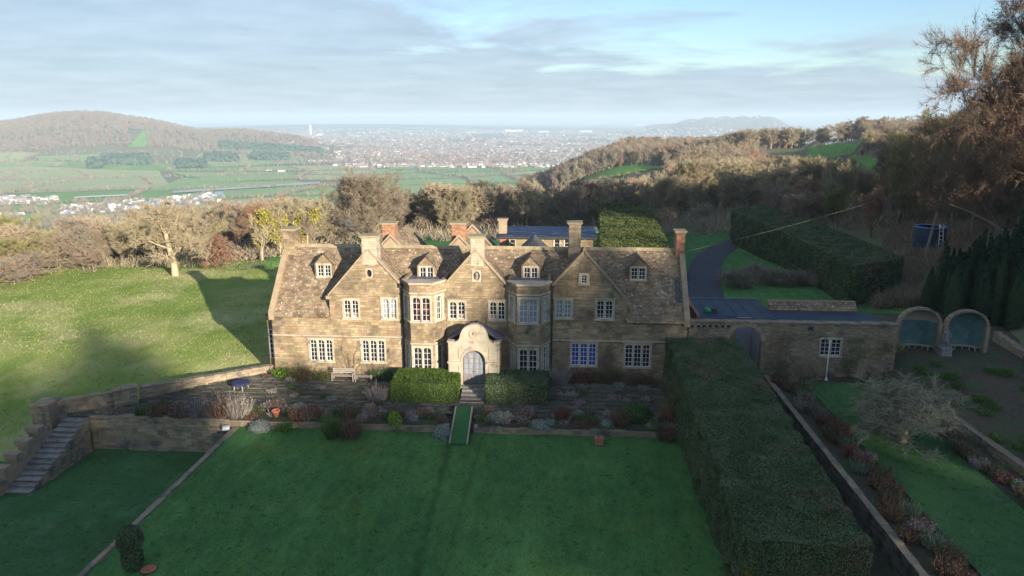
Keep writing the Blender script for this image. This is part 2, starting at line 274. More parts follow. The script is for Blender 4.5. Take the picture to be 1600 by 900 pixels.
def dewlawn():
    """main lawn: add two faint dew tracks and mower bands"""
    m = M['lawn']; t = m.node_tree; L = t.links.new; bs = t.nodes['Principled BSDF']; src = bs.inputs['Base Color'].links[0].from_socket
    tc = nn(t, 'ShaderNodeTexCoord'); sp = nn(t, 'ShaderNodeSeparateXYZ'); L(tc.outputs['Object'], sp.inputs[0])
    n = nn(t, 'ShaderNodeTexNoise'); n.inputs['Scale'].default_value = 1.6; n.inputs['Detail'].default_value = 4; L(tc.outputs['Object'], n.inputs[0])
    def mth(op, a, b=None, clamp=False):
        q = nn(t, 'ShaderNodeMath', operation=op, use_clamp=clamp)
        for i, v in enumerate((a, b)):
            if v is None: continue
            if isinstance(v, (int, float)): q.inputs[i].default_value = v
            else: L(v, q.inputs[i])
        return q.outputs[0]
    cur = src
    for x0, k, w, amt in ((-6.95, 0.03, 0.42, 0.75), (-5.0, -0.012, 0.28, 0.5)):
        cen = mth('ADD', mth('MULTIPLY', mth('ADD', sp.outputs[1], 10.0), -k), x0)
        cen = mth('ADD', cen, mth('MULTIPLY', mth('SUBTRACT', n.outputs[0], 0.5), 0.7))
        d = mth('ABSOLUTE', mth('SUBTRACT', sp.outputs[0], cen))
        f = mth('MULTIPLY', mth('SUBTRACT', 1.0, mth('DIVIDE', d, w), True), amt, True)
        mx = nn(t, 'ShaderNodeMix', data_type='RGBA'); L(f, mx.inputs[0]); L(cur, mx.inputs[6]); mx.inputs[7].default_value = (0.012, 0.04, 0.014, 1); cur = mx.outputs[2]
    wv = mth('SINE', mth('MULTIPLY', sp.outputs[0], 3.6)); f = mth('ADD', mth('MULTIPLY', wv, 0.08), 0.08)
    mx = nn(t, 'ShaderNodeMix', data_type='RGBA'); L(f, mx.inputs[0]); L(cur, mx.inputs[6]); mx.inputs[7].default_value = (0.12, 0.26, 0.08, 1); cur = mx.outputs[2]
    for sc, lo, st in ((13.0, 0.72, (1, 1, 1)), (2.2, 0.80, (1, .35, 1))):     # blade clumps and mower streaks
        mp = nn(t, 'ShaderNodeMapping'); mp.inputs['Scale'].default_value = st; mp.inputs['Rotation'].default_value = (0, 0, .6); L(tc.outputs['Object'], mp.inputs[0])
        q = nn(t, 'ShaderNodeTexNoise'); q.inputs['Scale'].default_value = sc; q.inputs['Detail'].default_value = 6; q.inputs['Roughness'].default_value = .75; L(mp.outputs[0], q.inputs[0])
        mr = nn(t, 'ShaderNodeMapRange'); mr.inputs[1].default_value = .32; mr.inputs[2].default_value = .68; mr.inputs[3].default_value = lo; mr.inputs[4].default_value = 1.3; L(q.outputs[0], mr.inputs[0])
        hs = nn(t, 'ShaderNodeHueSaturation'); L(mr.outputs[0], hs.inputs['Value']); L(cur, hs.inputs['Color']); cur = hs.outputs[0]
    L(cur, bs.inputs['Base Color'])
dewlawn()

# ---------------------------------------------------------------- terrain
TC = [-100, 0, 200, 400, 600, 800, 1000, 1200, 1400, 1600, 1750]
TR = [40, 70, 110, 150, 220, 350, 500, 650, 900, 1300, 1800, 2400]
TZ = [
 [-1, -1, -.5, 0, 0, 0, 0, .3, .8, 1.2, 1.5],
 [-2, -1.5, -.8, -.2, 0, 0, 0, .2, .5, 1.5, 4],
 [-2, -1.5, -.6, 0, 0, 0, 0, .3, 1.4, 5, 9],
 [-8, -7, -5, -4, -3, -3, -2, 1.5, 5, 9, 13],
 [-30, -28, -22, -18, -15, -13, -10, -3, 4, 10, 15],
 [-70, -65, -55, -48, -42, -34, -20, -8, 4, 11, 15],
 [-110, -105, -95, -85, -68, -35, -17, -10, 3, 11, 15],
 [-140, -135, -125, -115, -92, -50, -22, -5, 6, 12, 14],
 [-165, -165, -160, -150, -122, -66, -18, -20, -8, 4, 10],
 [-178, -178, -175, -170, -165, -150, -100, -80, -60, -30, -10],
 [-180, -180, -180, -180, -180, -175, -165, -150, -140, -100, -60],
 [-180] * 11]
AZ = [math.atan((c - 800) / FPX) for c in TC]
def far_z(az, r):
    if r >= 2400: return -180.0
    k = sm(0.72, 1.0, abs(az))
    if k > 0: return (far_z0(az, r) if k < 1 else 0) * (1 - k) + k * (1 - 181 * sm(1400, 2400, r))
    return far_z0(az, r)
def sm(a, b, x):
    t = min(1, max(0, (x - a) / (b - a))); return t * t * (3 - 2 * t)
def far_z0(az, r):
    i = 0
    while i < len(TR) - 2 and r > TR[i + 1]: i += 1
    u = min(1, max(0, (math.log(max(r, 1)) - math.log(TR[i])) / (math.log(TR[i + 1]) - math.log(TR[i]))))
    az = min(max(az, AZ[0]), AZ[-1]); j = 0
    while j < len(AZ) - 2 and az > AZ[j + 1]: j += 1
    v = (az - AZ[j]) / (AZ[j + 1] - AZ[j]); v = v * v * (3 - 2 * v) if r > 300 else v
    a = TZ[i][j] * (1 - v) + TZ[i][j + 1] * v; b = TZ[i + 1][j] * (1 - v) + TZ[i + 1][j + 1] * v
    return a * (1 - u) + b * u
# hills standing on the plain: (px, r, height, radius across, radius along)
def _at(px, r):
    a = math.atan((px - 800) / FPX) - YAW; return CAM[0] + r * math.sin(a), CAM[1] + r * math.cos(a)
HILLS = [(150, 4300, 205, 640, 650), (-60, 4200, 150, 600, 600), (350, 4300, 128, 520, 520), (440, 4200, 92, 260, 420), (90, 4250, 175, 420, 480), (560, 12500, 90, 2600, 1500), (1075, 9800, 160, 260, 800), (1100, 9800, 182, 240, 800), (1125, 9800, 192, 240, 800), (1150, 9800, 194, 240, 800), (1175, 9800, 201, 190, 800), (1190, 9800, 188, 230, 800), (1040, 10000, 95, 420, 900), (1330, 26000, 260, 3200, 3500), (700, 34000, 262, 7000, 4000), (1060, 36000, 255, 6000, 4000)]
HW = [(*_at(p, r), h, a, b, math.atan((p - 800) / FPX) - YAW) for p, r, h, a, b in HILLS]
def lf(x, y):
    """left pasture close to the house"""
    return -0.15 - 3.1 * sm(6, -14, y) - 0.8 * sm(-40, -90, x) * sm(30, -10, y) + 0.12 * noise.noise((x * .12, y * .12, 0))
def tz(x, y):
    dx, dy = x - CAM[0], y - CAM[1]; r = math.hypot(dx, dy); az = math.atan2(dx, dy) + YAW
    z = far_z(az, r)
    if r > 2500:
        h = 0
        for hx, hy, hh, ha, hb, an in HW:
            ex, ey = x - hx, y - hy; p = ex * math.cos(an) - ey * math.sin(an); q = ex * math.sin(an) + ey * math.cos(an)
            d = (p / ha) ** 2 + (q / hb) ** 2
            if d < 9: h = max(h, hh * math.exp(-d * 0.75)) if hh else h
        z += h + (22 * noise.noise((x / 420, y / 420, 1)) + 9 * noise.noise((x / 150, y / 150, 4))) * min(1, h / 90) * sm(7500, 5500, r)
    elif r > 120: z += (noise.noise((x / 40, y / 40, 3)) * 1.2) * sm(120, 200, r) * sm(2400, 1500, r)
    # hillside rising south east, towards the sun
    s = x * math.sin(SUN_A) - y * math.cos(SUN_A); u = x * math.cos(SUN_A) + y * math.sin(SUN_A)
    if s > 60 and r < 1500 and y < 60: z += (18 * sm(62, 112, s) + (34 + 22 * sm(14, 60, u)) * sm(112, 245, s)) * sm(-200, -90, u) * sm(1500, 700, r) * sm(60, 10, y) * sm(200, 120, u)
    # sunk under the separately built garden
    g = sm(-170, -164, x) * sm(48, 42, x) * sm(-74, -70, y) * sm(1.4, 0.6, y)
    if g > 0: z = z * (1 - g) + (-6.5) * g
    # sunk under left pasture patch
    g = sm(-172, -166, x) * sm(-22.6, -23.2, x) * sm(48, 42, y) * sm(0, 1.5, y)
    if g > 0: z = z * (1 - g) + min(z, lf(x, y) - 0.9) * g
    return z
def build_terrain():
    ang = [R(a) for a in np.arange(-44, 44.01, 0.35)] + [R(a) for a in np.arange(48, 315, 4)]
    rad = list(np.geomspace(4, 2400, 150)) + list(np.geomspace(2500, 6500, 70)) + list(np.geomspace(6800, 70000, 60))
    v = []
    for r in rad:
        for a in ang:
            x = CAM[0] + r * math.sin(a - YAW); y = CAM[1] + r * math.cos(a - YAW); v.append((x, y, tz(x, y)))
    n = len(ang); f = []
    for i in range(len(rad) - 1):
        for j in range(n):
            k = (j + 1) % n; f.append((i * n + j, i * n + k, (i + 1) * n + k, (i + 1) * n + j))
    o = np_mesh('ground', np.array(v), np.array(f)[:, ::-1], M['terrain'], smooth=True, kind='structure')
    return o
build_terrain()
def G(px, py, r0=30, r1=60000):
    """where the sight line through a photo pixel meets the terrain"""
    d = ray(px, py); h = math.hypot(d[0], d[1]); r = r0; pr_ = r0
    while r < r1:
        t = r / h; x, y, z = _c[0] + d[0] * t, _c[1] + d[1] * t, _c[2] + d[2] * t
        if z < tz(x, y): 
            a, b = pr_, r
            for _ in range(12):
                m = (a + b) / 2; t = m / h
                if _c[2] + d[2] * t < tz(_c[0] + d[0] * t, _c[1] + d[1] * t): b = m
                else: a = m
            t = b / h; x, y = _c[0] + d[0] * t, _c[1] + d[1] * t
            return x, y, tz(x, y)
        pr_ = r; r *= 1.015
    return x, y, tz(x, y)
def drape(name, pix, m, n=(24, 10), off=0.25, kind='structure', wob=0.0, r0=30):
    c = [G(*p, r0=r0)[:2] for p in pix]
    v = []
    for j in range(n[1] + 1):
        b = j / n[1]
        for i in range(n[0] + 1):
            a = i / n[0]
            x = (c[0][0] * (1 - a) + c[1][0] * a) * (1 - b) + (c[3][0] * (1 - a) + c[2][0] * a) * b
            y = (c[0][1] * (1 - a) + c[1][1] * a) * (1 - b) + (c[3][1] * (1 - a) + c[2][1] * a) * b
            rr = math.hypot(x, y + 54)
            if wob and (i in (0, n[0]) or j in (0, n[1])):
                x += wob * rr * noise.noise((x / rr * 30, y / rr * 30, 5)); y += wob * rr * 2 * noise.noise((x / rr * 30, y / rr * 30, 9))
            v.append((x, y, tz(x, y) + off + rr * 0.0006 + (1.2 if rr > 1400 else 0)))
    w = n[0] + 1; f = [(j * w + i, j * w + i + 1, (j + 1) * w + i + 1, (j + 1) * w + i) for j in range(n[1]) for i in range(n[0])]
    return np_mesh(name, np.array(v), np.array(f), m, smooth=True, kind=kind)
# far fields, meadows and roads
FAR = [
 ('field', [(-60, 300), (265, 296), (245, 268), (-60, 258)], 'crop'), ('meadow', [(-60, 262), (90, 262), (110, 254), (-60, 252)], 'meadow2'),
 ('meadow', [(225, 300), (345, 297), (360, 283), (285, 279)], 'meadow2'), ('meadow', [(350, 286), (470, 280), (455, 270), (260, 270)], 'meadow2'),
 ('meadow', [(60, 254), (190, 250), (160, 243), (50, 246)], 'meadow2'), ('meadow', [(200, 231), (233, 231), (240, 204), (226, 204)], 'meadow'),
 ('meadow', [(-60, 356), (70, 352), (90, 346), (-60, 344)], 'meadow'), ('field', [(130, 320), (250, 333), (235, 326), (140, 331)], 'crop'),
 ('meadow', [(300, 318), (400, 308), (430, 300), (320, 309)], 'meadow2'), ('meadow', [(610, 266), (705, 266), (700, 259), (600, 259)], 'meadow2'),
 ('meadow', [(330, 262), (480, 256), (470, 246), (320, 250)], 'meadow2'), ('meadow', [(340, 312), (430, 306), (500, 294), (420, 298)], 'meadow2'),
 ('field', [(145, 340), (230, 338), (220, 332), (150, 334)], 'crop'), ('meadow', [(430, 300), (500, 296), (495, 290), (430, 294)], 'meadow2'),
 ('meadow', [(815, 291), (960, 278), (1035, 262), (1010, 252)], 'meadow'), ('meadow', [(1190, 243), (1330, 243), (1345, 222), (1205, 230)], 'meadow'), ('meadow', [(1330, 275), (1390, 278), (1385, 246), (1330, 244)], 'meadow'),
]
for nm, px, mm in FAR: drape(nm, px, M[mm], wob=0.004 if mm != 'meadow' or px[0][0] < 700 else 0.006)
drape('motorway', [(270, 304), (500, 289), (500, 286), (270, 301)], ROADM, n=(30, 2), off=2.0)
drape('road', [(116, 312), (200, 308), (200, 306), (116, 310)], TOWN[0], n=(10, 2), off=2.0)
HEDGE_PTS = []
def patchwork():
    """irregular fields of the vale with hedges between them"""
    rn = random.Random(12); ca, sa = math.cos(.35), math.sin(.35); N = 30; cs = 240.0
    node = {}
    for i in range(-N, N + 1):
        for j in range(3, 34): u = (i + rn.uniform(-.3, .3)) * cs; v = (j + rn.uniform(-.3, .3)) * cs; node[i, j] = (u * ca - v * sa, u * sa + v * ca)
    for i in range(-N, N):
        for j in range(3, 33):
            q = [node[i, j], node[i + 1, j], node[i + 1, j + 1], node[i, j + 1]]; cx = sum(p[0] for p in q) / 4; cy = sum(p[1] for p in q) / 4; r = math.hypot(cx, cy + 54); az = math.atan2(cx, cy + 54) + YAW; px = 800 + FPX * math.tan(az) if abs(az) < 1 else 9999
            if not (-200 < px < 1500) or r < 1450 or r > 7200: continue
            if px > 430 and 3100 < r: continue
            if tz(cx, cy) > -120 or max(abs(tz(*a) - tz(cx, cy)) for a in q) > 26: continue
            for a, b in ((q[0], q[1]), (q[0], q[3])):
                if rn.random() < .75 and r < 5200:
                    L = math.hypot(a[0] - b[0], a[1] - b[1])
                    for k in range(int(L / 9)): t = (k + rn.random()) / (L / 9); x, y = a[0] + (b[0] - a[0]) * t + rn.gauss(0, 2), a[1] + (b[1] - a[1]) * t + rn.gauss(0, 2); HEDGE_PTS.append((x, y, tz(x, y)))
            mm = rn.choice(['meadow2', 'meadow2', 'crop', 'meadow2', 'terrain', 'meadow'])
            if mm == 'terrain': continue
            v = []; n = 5
            for jj in range(n + 1):
                for ii in range(n + 1):
                    a, b = .03 + .94 * ii / n, .03 + .94 * jj / n; x = (q[0][0] * (1 - a) + q[1][0] * a) * (1 - b) + (q[3][0] * (1 - a) + q[2][0] * a) * b; y = (q[0][1] * (1 - a) + q[1][1] * a) * (1 - b) + (q[3][1] * (1 - a) + q[2][1] * a) * b; v.append((x, y, tz(x, y) + 1.2))
            w = n + 1; np_mesh('field', np.array(v), np.array([(jj * w + ii, jj * w + ii + 1, (jj + 1) * w + ii + 1, (jj + 1) * w + ii) for jj in range(n) for ii in range(n)]), M[mm], kind='structure', smooth=True)
patchwork()
# the lawns, pasture, terrace ground
def sheet(name, x0, x1, y0, y1, z, m, step=0.8, amp=0.03, fz=None, keep=None):
    nx = max(2, int((x1 - x0) / step)); ny = max(2, int((y1 - y0) / step)); v = []
    for j in range(ny + 1):
        for i in range(nx + 1):
            x = x0 + (x1 - x0) * i / nx; y = y0 + (y1 - y0) * j / ny
            v.append((x, y, (fz(x, y) if fz else z) + amp * noise.noise((x * .35, y * .35, 7))))
    w = nx + 1; f = [(j * w + i, j * w + i + 1, (j + 1) * w + i + 1, (j + 1) * w + i) for j in range(ny) for i in range(nx) if keep is None or keep(*v[(j + 1) * w + i][:2])]
    return np_mesh(name, np.array(v), np.array(f), m, smooth=True, kind='structure')
sheet('lawn', -22.3, 13.8, -70, -7.9, -1.0, M['lawn'])
sheet('lower_lawn', -60, -22.55, -70, -7.95, -2.9, M['lawn2'], fz=lambda x, y: -3.0 if x > -35 else -3.0 + 0.0 * x, amp=0.06)
def terr_z(x, y): return -0.02 - 0.5 * sm(-1.0, -7.0, y) - (0.32 if -7.7 < x < -5.3 and y < -5.4 else 0)
sheet('terrace_ground', -37, 10.2, -8.05, 3.0, 0, M['pavjoin'], fz=terr_z, amp=0.015, keep=lambda x, y: y < (-8.0 if x < -35.6 else -8.0 + (x + 35.6) * 0.69) and (y < 1 or x > -23))
sheet('flower_bed', -23.0, 8.6, -7.95, -6.0, 0, M['soil'], fz=lambda x, y: terr_z(x, y) + 0.06, amp=0.05, step=0.3)
def kg(x, y): return 0.78 + 1.35 * sm(22.5, 28, x) * sm(-9, 1, y)
sheet('kitchen_garden_ground', 15.9, 60, -70, 14, 0.78, M['soil'], amp=0.08, fz=kg)
sheet('kitchen_garden_lawn', 18.3, 23.4, -46, -1.6, 0.88, M['lawn2'], amp=0.03)
sheet('side_path', 13.3, 15.9, -70, 0.2, -0.4, M['soil'], amp=0.03)
# pasture: one sheet whose near edge follows the garden wall
def pasture():
    A = Vector((-36.6, -8.2)); B = Vector((-22.6, 1.2)); v = []; NY = 120; NX = 150
    for j in range(NY + 1):
        y = -70 + (118) * j / NY
        if y < -8.2: xr = -35.2
        elif y < 1.2: xr = A.x + (B.x - A.x) * (y - A.y) / (B.y - A.y) - 0.15
        else: xr = -22.46
        for i in range(NX + 1):
            a = (i / NX) ** 1.4; x = xr + (-172 - xr) * a
            e = sm(-150, -170, x) + sm(40, 47, y); z = lf(x, y)
            if e > 0: z = z * max(0, 1 - e) + (tz(x, y) - .2) * min(1, e)
            v.append((x, y, z))
    w = NX + 1; f = [(j * w + i, (j + 1) * w + i, (j + 1) * w + i + 1, j * w + i + 1) for j in range(NY) for i in range(NX)]
    return np_mesh('pasture', np.array(v), np.array(f), M['field'], smooth=True, kind='structure')
pasture()
def ground_z(x, y):
    if y < 5.0 and x > 15.9: return kg(x, y)
    if -22.5 < x < 10 and -8 < y < 1: return terr_z(x, y)
    if -22.3 < x < 9 and y <= -8: return -1.0
    if x <= -22.5 and -8 < y < 1.2 and x > -35.7 + (y + 8.0) * 1.44: return terr_z(x, y)
    if x <= -22.5 and y < 46: return lf(x, y)
    return tz(x, y)
# lawn behind the house, drive
def strip(name, pts, w, m, off=0.06, z=None):
    v = []; n = len(pts)
    for i, p in enumerate(pts):
        a = Vector(pts[max(0, i - 1)]); b = Vector(pts[min(n - 1, i + 1)]); d = (b - a).normalized(); q = Vector((-d.y, d.x)) * w / 2
        for s_ in (1, 0.33, -0.33, -1):
            x, y = p[0] + q.x * s_, p[1] + q.y * s_; v.append((x, y, (tz(x, y) if z is None else z) + off))
    f = [(i * 4 + k, i * 4 + k + 1, (i + 1) * 4 + k + 1, (i + 1) * 4 + k) for i in range(n - 1) for k in range(3)]
    return np_mesh(name, np.array(v), np.array(f), m, kind='structure', smooth=True)
def smooth_pts(p, n=8):
    out = []
    for i in range(len(p) - 1):
        p0 = p[max(0, i - 1)]; p1 = p[i]; p2 = p[i + 1]; p3 = p[min(len(p) - 1, i + 2)]
        for k in range(n):
            t = k / n; out.append(tuple(0.5 * (2 * p1[c] + (p2[c] - p0[c]) * t + (2 * p0[c] - 5 * p1[c] + 4 * p2[c] - p3[c]) * t * t + (3 * p1[c] - p0[c] - 3 * p2[c] + p3[c]) * t ** 3) for c in range(len(p1))))
    out.append(tuple(p[-1])); return out
drive = [(15.5, 4), (15.8, 18)] + [onz(*p, 0.3) for p in [(1100, 455), (1100, 430), (1107, 405), (1125, 390), (1150, 380)]] + [(38, 70), (60, 82)]
sheet('rear_lawn', -60, 40, 9, 110, 0, M['lawn'], step=2.0, fz=lambda x, y: tz(x, y) + 0.05, amp=0.0) if False else None
def rear():
    v = []; NX, NY = 60, 60
    for j in range(NY + 1):
        for i in range(NX + 1):
            x = -42 + 80 * i / NX; y = 8.2 + 78 * j / NY; v.append((x, y, tz(x, y) + 0.07))
    w = NX + 1; f = [(j * w + i, j * w + i + 1, (j + 1) * w + i + 1, (j + 1) * w + i) for j in range(NY) for i in range(NX) if -34 + 72 * i / NX < 36]
    np_mesh('rear_lawn', np.array(v), np.array(f), M['lawn'], smooth=True, kind='structure')
rear()
strip('driveway', smooth_pts(drive), 4.2, M['asphalt'], off=0.13)

# ---------------------------------------------------------------- masonry helpers
def merge(iv):
    iv = sorted(iv); out = []
    for a, b in iv:
        if out and a <= out[-1][1]: out[-1][1] = max(b, out[-1][1])
        else: out.append([a, b])
    return out
class Wall:
    """a wall of coursed stones in a vertical plane: origin o, along unit vector u (horizontal), outward normal n"""
    def __init__(s, o, u, depth=0.3):
        s.o = Vector(o); s.u = Vector((u[0], u[1], 0)).normalized(); s.n = Vector((s.u.y, -s.u.x, 0)); s.depth = depth
    def P(s, a, z, d=0.0): q = s.o + s.u * a + s.n * d; return (q.x, q.y, s.o.z + z)
    def build(s, prof, z0, z1, holes, parent, m='stone', course=0.22, wid=(0.35, 0.75), rough=0.018, name='stone_courses', mort='mortar', gap=0.012):
        """prof(z) -> (a0,a1) extent at height z; holes: (a0,a1,z0,z1)"""
        mb = MB(); bk = MB(); zs = [z0]
        while zs[-1] < z1 - 0.02: zs.append(min(z1, zs[-1] + course * random.uniform(0.8, 1.2)))
        br = sorted(set([z0, z1] + [h[2] for h in holes if z0 < h[2] < z1] + [h[3] for h in holes if z0 < h[3] < z1]))
        def rows(zl, zh):
            e0 = prof(zl + 1e-4); e1 = prof(zh - 1e-4); zm = (zl + zh) / 2; segs = [(max(e0[0], e1[0]), min(e0[1], e1[1]))]
            lo, hi = min(e0[0], e1[0]), max(e0[1], e1[1]); cur = [(lo, hi)]
            for h in holes:
                if h[2] < zm < h[3]:
                    nx = []
                    for a, b in cur:
                        if h[1] <= a or h[0] >= b: nx.append((a, b)); continue
                        if h[0] > a: nx.append((a, h[0]))
                        if h[1] < b: nx.append((h[1], b))
                    cur = nx
            return e0, e1, cur
        def clampx(a, e): return min(max(a, e[0]), e[1])
        for i in range(len(zs) - 1):
            # split the course at hole edges
            cuts = [zs[i]] + [b for b in br if zs[i] + 0.01 < b < zs[i + 1] - 0.01] + [zs[i + 1]]
            for zl, zh in zip(cuts[:-1], cuts[1:]):
                e0, e1, cur = rows(zl, zh)
                for a, b in cur:
                    bk.quad(s.P(clampx(a, e0), zl, -0.02), s.P(clampx(b, e0), zl, -0.02), s.P(clampx(b, e1), zh, -0.02), s.P(clampx(a, e1), zh, -0.02))
                    x = a
                    while x < b - 1e-3:
                        w = random.uniform(*wid); nx = x + w
                        if b - nx < wid[0] * 0.5: nx = b
                        g = gap / 2; r = random.uniform(-rough, rough)
                        l0, r0 = clampx(x + g, e0), clampx(nx - g, e0); l1, r1 = clampx(x + g, e1), clampx(nx - g, e1)
                        if r0 - l0 > 0.02 or r1 - l1 > 0.02:
                            zl2, zh2 = zl + g, zh - g
                            t = 0.012
                            vs = [s.P(l0, zl2, -0.03), s.P(r0, zl2, -0.03), s.P(r1, zh2, -0.03), s.P(l1, zh2, -0.03), s.P(l0 + t, zl2 + t, r + random.uniform(-.006, .006)), s.P(r0 - t, zl2 + t, r + random.uniform(-.006, .006)), s.P(r1 - t, zh2 - t, r), s.P(l1 + t, zh2 - t, r)]
                            mb.add(vs, [(4, 5, 6, 7), (0, 1, 5, 4), (1, 2, 6, 5), (2, 3, 7, 6), (3, 0, 4, 7)])
                        x = nx
        w = bk.build('wall', M[mort], parent); st = mb.build(name, M[m], w if parent is not None and parent.parent is None else parent, kind='stuff')
        if st.parent is w: pass
        return w
def window(wall, a0, a1, z0, z1, n, parent, arched=True, glass='glass', rows=4, cols=2, sur=0.14, name='window', proud=0.05, hood=True, lever=2):
    """stone surround with n lights; returns the hole it needs. wall: Wall frame"""
    P = wall.P; mb = MB(); mu = 0.11; H = z1 - z0; W_ = a1 - a0
    def bar(x0, x1, y0, y1, d0, d1, b=None):
        (b or mb).add([P(x0, y0, d0), P(x1, y0, d0), P(x1, y1, d0), P(x0, y1, d0), P(x0, y0, d1), P(x1, y0, d1), P(x1, y1, d1), P(x0, y1, d1)],
            [(3, 2, 1, 0), (4, 5, 6, 7), (0, 1, 5, 4), (1, 2, 6, 5), (2, 3, 7, 6), (3, 0, 4, 7)])
    bar(a0 - sur, a0, z0, z1, -0.22, proud); bar(a1, a1 + sur, z0, z1, -0.22, proud)
    bar(a0 - sur - 0.05, a1 + sur + 0.05, z0 - 0.13, z0, -0.22, proud + 0.05); bar(a0 - sur, a1 + sur, z1, z1 + 0.16, -0.22, proud)
    if hood: bar(a0 - sur - 0.08, a1 + sur + 0.08, z1 + 0.162, z1 + 0.22, -0.05, proud + 0.09)
    lw = (W_ - (n - 1) * mu) / n; lights = []
    for i in range(n):
        x = a0 + i * (lw + mu); lights.append((x, x + lw))
        if i < n - 1: bar(x + lw, x + lw + mu, z0, z1, -0.2, proud - 0.02)
        if arched:   # arched stone head filling above each light
            r = lw / 2; cz = z1 - r * 0.85; K = 6; pts = []
            for k in range(K):
                t0, t1 = math.pi * k / K, math.pi * (k + 1) / K
                xa, za = x + r - r * math.cos(t0), cz + r * 0.8 * math.sin(t0); xb, zb = x + r - r * math.cos(t1), cz + r * 0.8 * math.sin(t1)
                mb.add([P(xa, za, proud - .03), P(xb, zb, proud - .03), P(xb, z1, proud - .03), P(xa, z1, proud - .03), P(xa, za, -.18), P(xb, zb, -.18)], [(0, 1, 2, 3), (4, 5, 1, 0)])
    w = mb.build(name, M['ashlar'], parent) if name else None
    par = w if w is not None else parent
    gl = glass if isinstance(glass, (list, tuple)) else [glass] * n
    for i, (x0, x1) in enumerate(lights):
        b = MB(); f = 0.036; d0, d1 = -0.13, -0.08
        bar(x0, x0 + f, z0, z1, d0, d1, b); bar(x1 - f, x1, z0, z1, d0, d1, b); bar(x0 + f, x1 - f, z0, z0 + f, d0, d1, b); bar(x0 + f, x1 - f, z1 - f, z1, d0, d1, b)
        for c in range(1, cols): q = x0 + (x1 - x0) * c / cols; bar(q - .012, q + .012, z0 + f, z1 - f, d0 + .004, d1 - .004, b)
        for c in range(1, rows): q = z0 + H * c / rows; bar(x0 + f, x1 - f, q - .011, q + .011, d0 + .008, d1 - .008, b)
        b.build('casement', M['white'], par)
        tl = random.uniform(-.012, .012)
        MB().quad(P(x0 + .01, z0 + .01, -0.12), P(x1 - .01, z0 + .01, -0.12 + tl), P(x1 - .01, z1 - .01, -0.12 + tl), P(x0 + .01, z1 - .01, -0.12)).build('pane', M[gl[i]], par)
    return (a0 - sur * .9, a1 + sur * .9, z0 - 0.12, z1 + 0.15)
def tiles(corner, u, s, L, H, parent, holes=(), clip=None, m='tile', ex=0.165, wd=(0.2, 0.42), name='roof_tiles'):
    """stone tiles on a slope: corner = eave start, u along eave, s up slope (unit), L length, H slope length; clip(a,b)->bool"""
    C0 = Vector(corner); u = Vector(u); s = Vector(s); n = u.cross(s).normalized()
    vs = []; k = 0; row = 0; b = 0.0
    while b < H - 0.02:
        e = ex * (1.25 - 0.5 * b / H); t = min(H, b + e * 1.35); a = -random.uniform(0, .2)
        while a < L:
            w = random.uniform(*wd); a1 = min(L, a + w); aa = max(0, a); mid = ((aa + a1) / 2, b + e / 2)
            if a1 - aa > 0.03 and (clip is None or clip(*mid)):
                h = 0.035 + random.uniform(-.008, .018); l = b + random.uniform(-.012, .012); g = 0.006; tw = random.uniform(-.006, .006)
                p = [C0 + u * (aa + g) + s * l + n * (h + tw), C0 + u * (a1 - g) + s * l + n * (h - tw), C0 + u * (a1 - g) + s * t + n * 0.012, C0 + u * (aa + g) + s * t + n * 0.012,
                     C0 + u * (aa + g) + s * l, C0 + u * (a1 - g) + s * l]
                vs.extend(p); k += 1
            a += w
        b += e; row += 1
    v = np.array([tuple(q) for q in vs], dtype=np.float32); base = np.arange(k)[:, None] * 6
    f = np.concatenate([base + np.array([0, 1, 2, 3]), base + np.array([4, 5, 1, 0]), base + np.array([4, 0, 3, 3]), base + np.array([1, 5, 2, 2])])
    f = np.concatenate([base + np.array([0, 1, 2, 3]), base + np.array([4, 5, 1, 0])])
    return np_mesh(name, v, f, M[m], parent, kind='stuff')

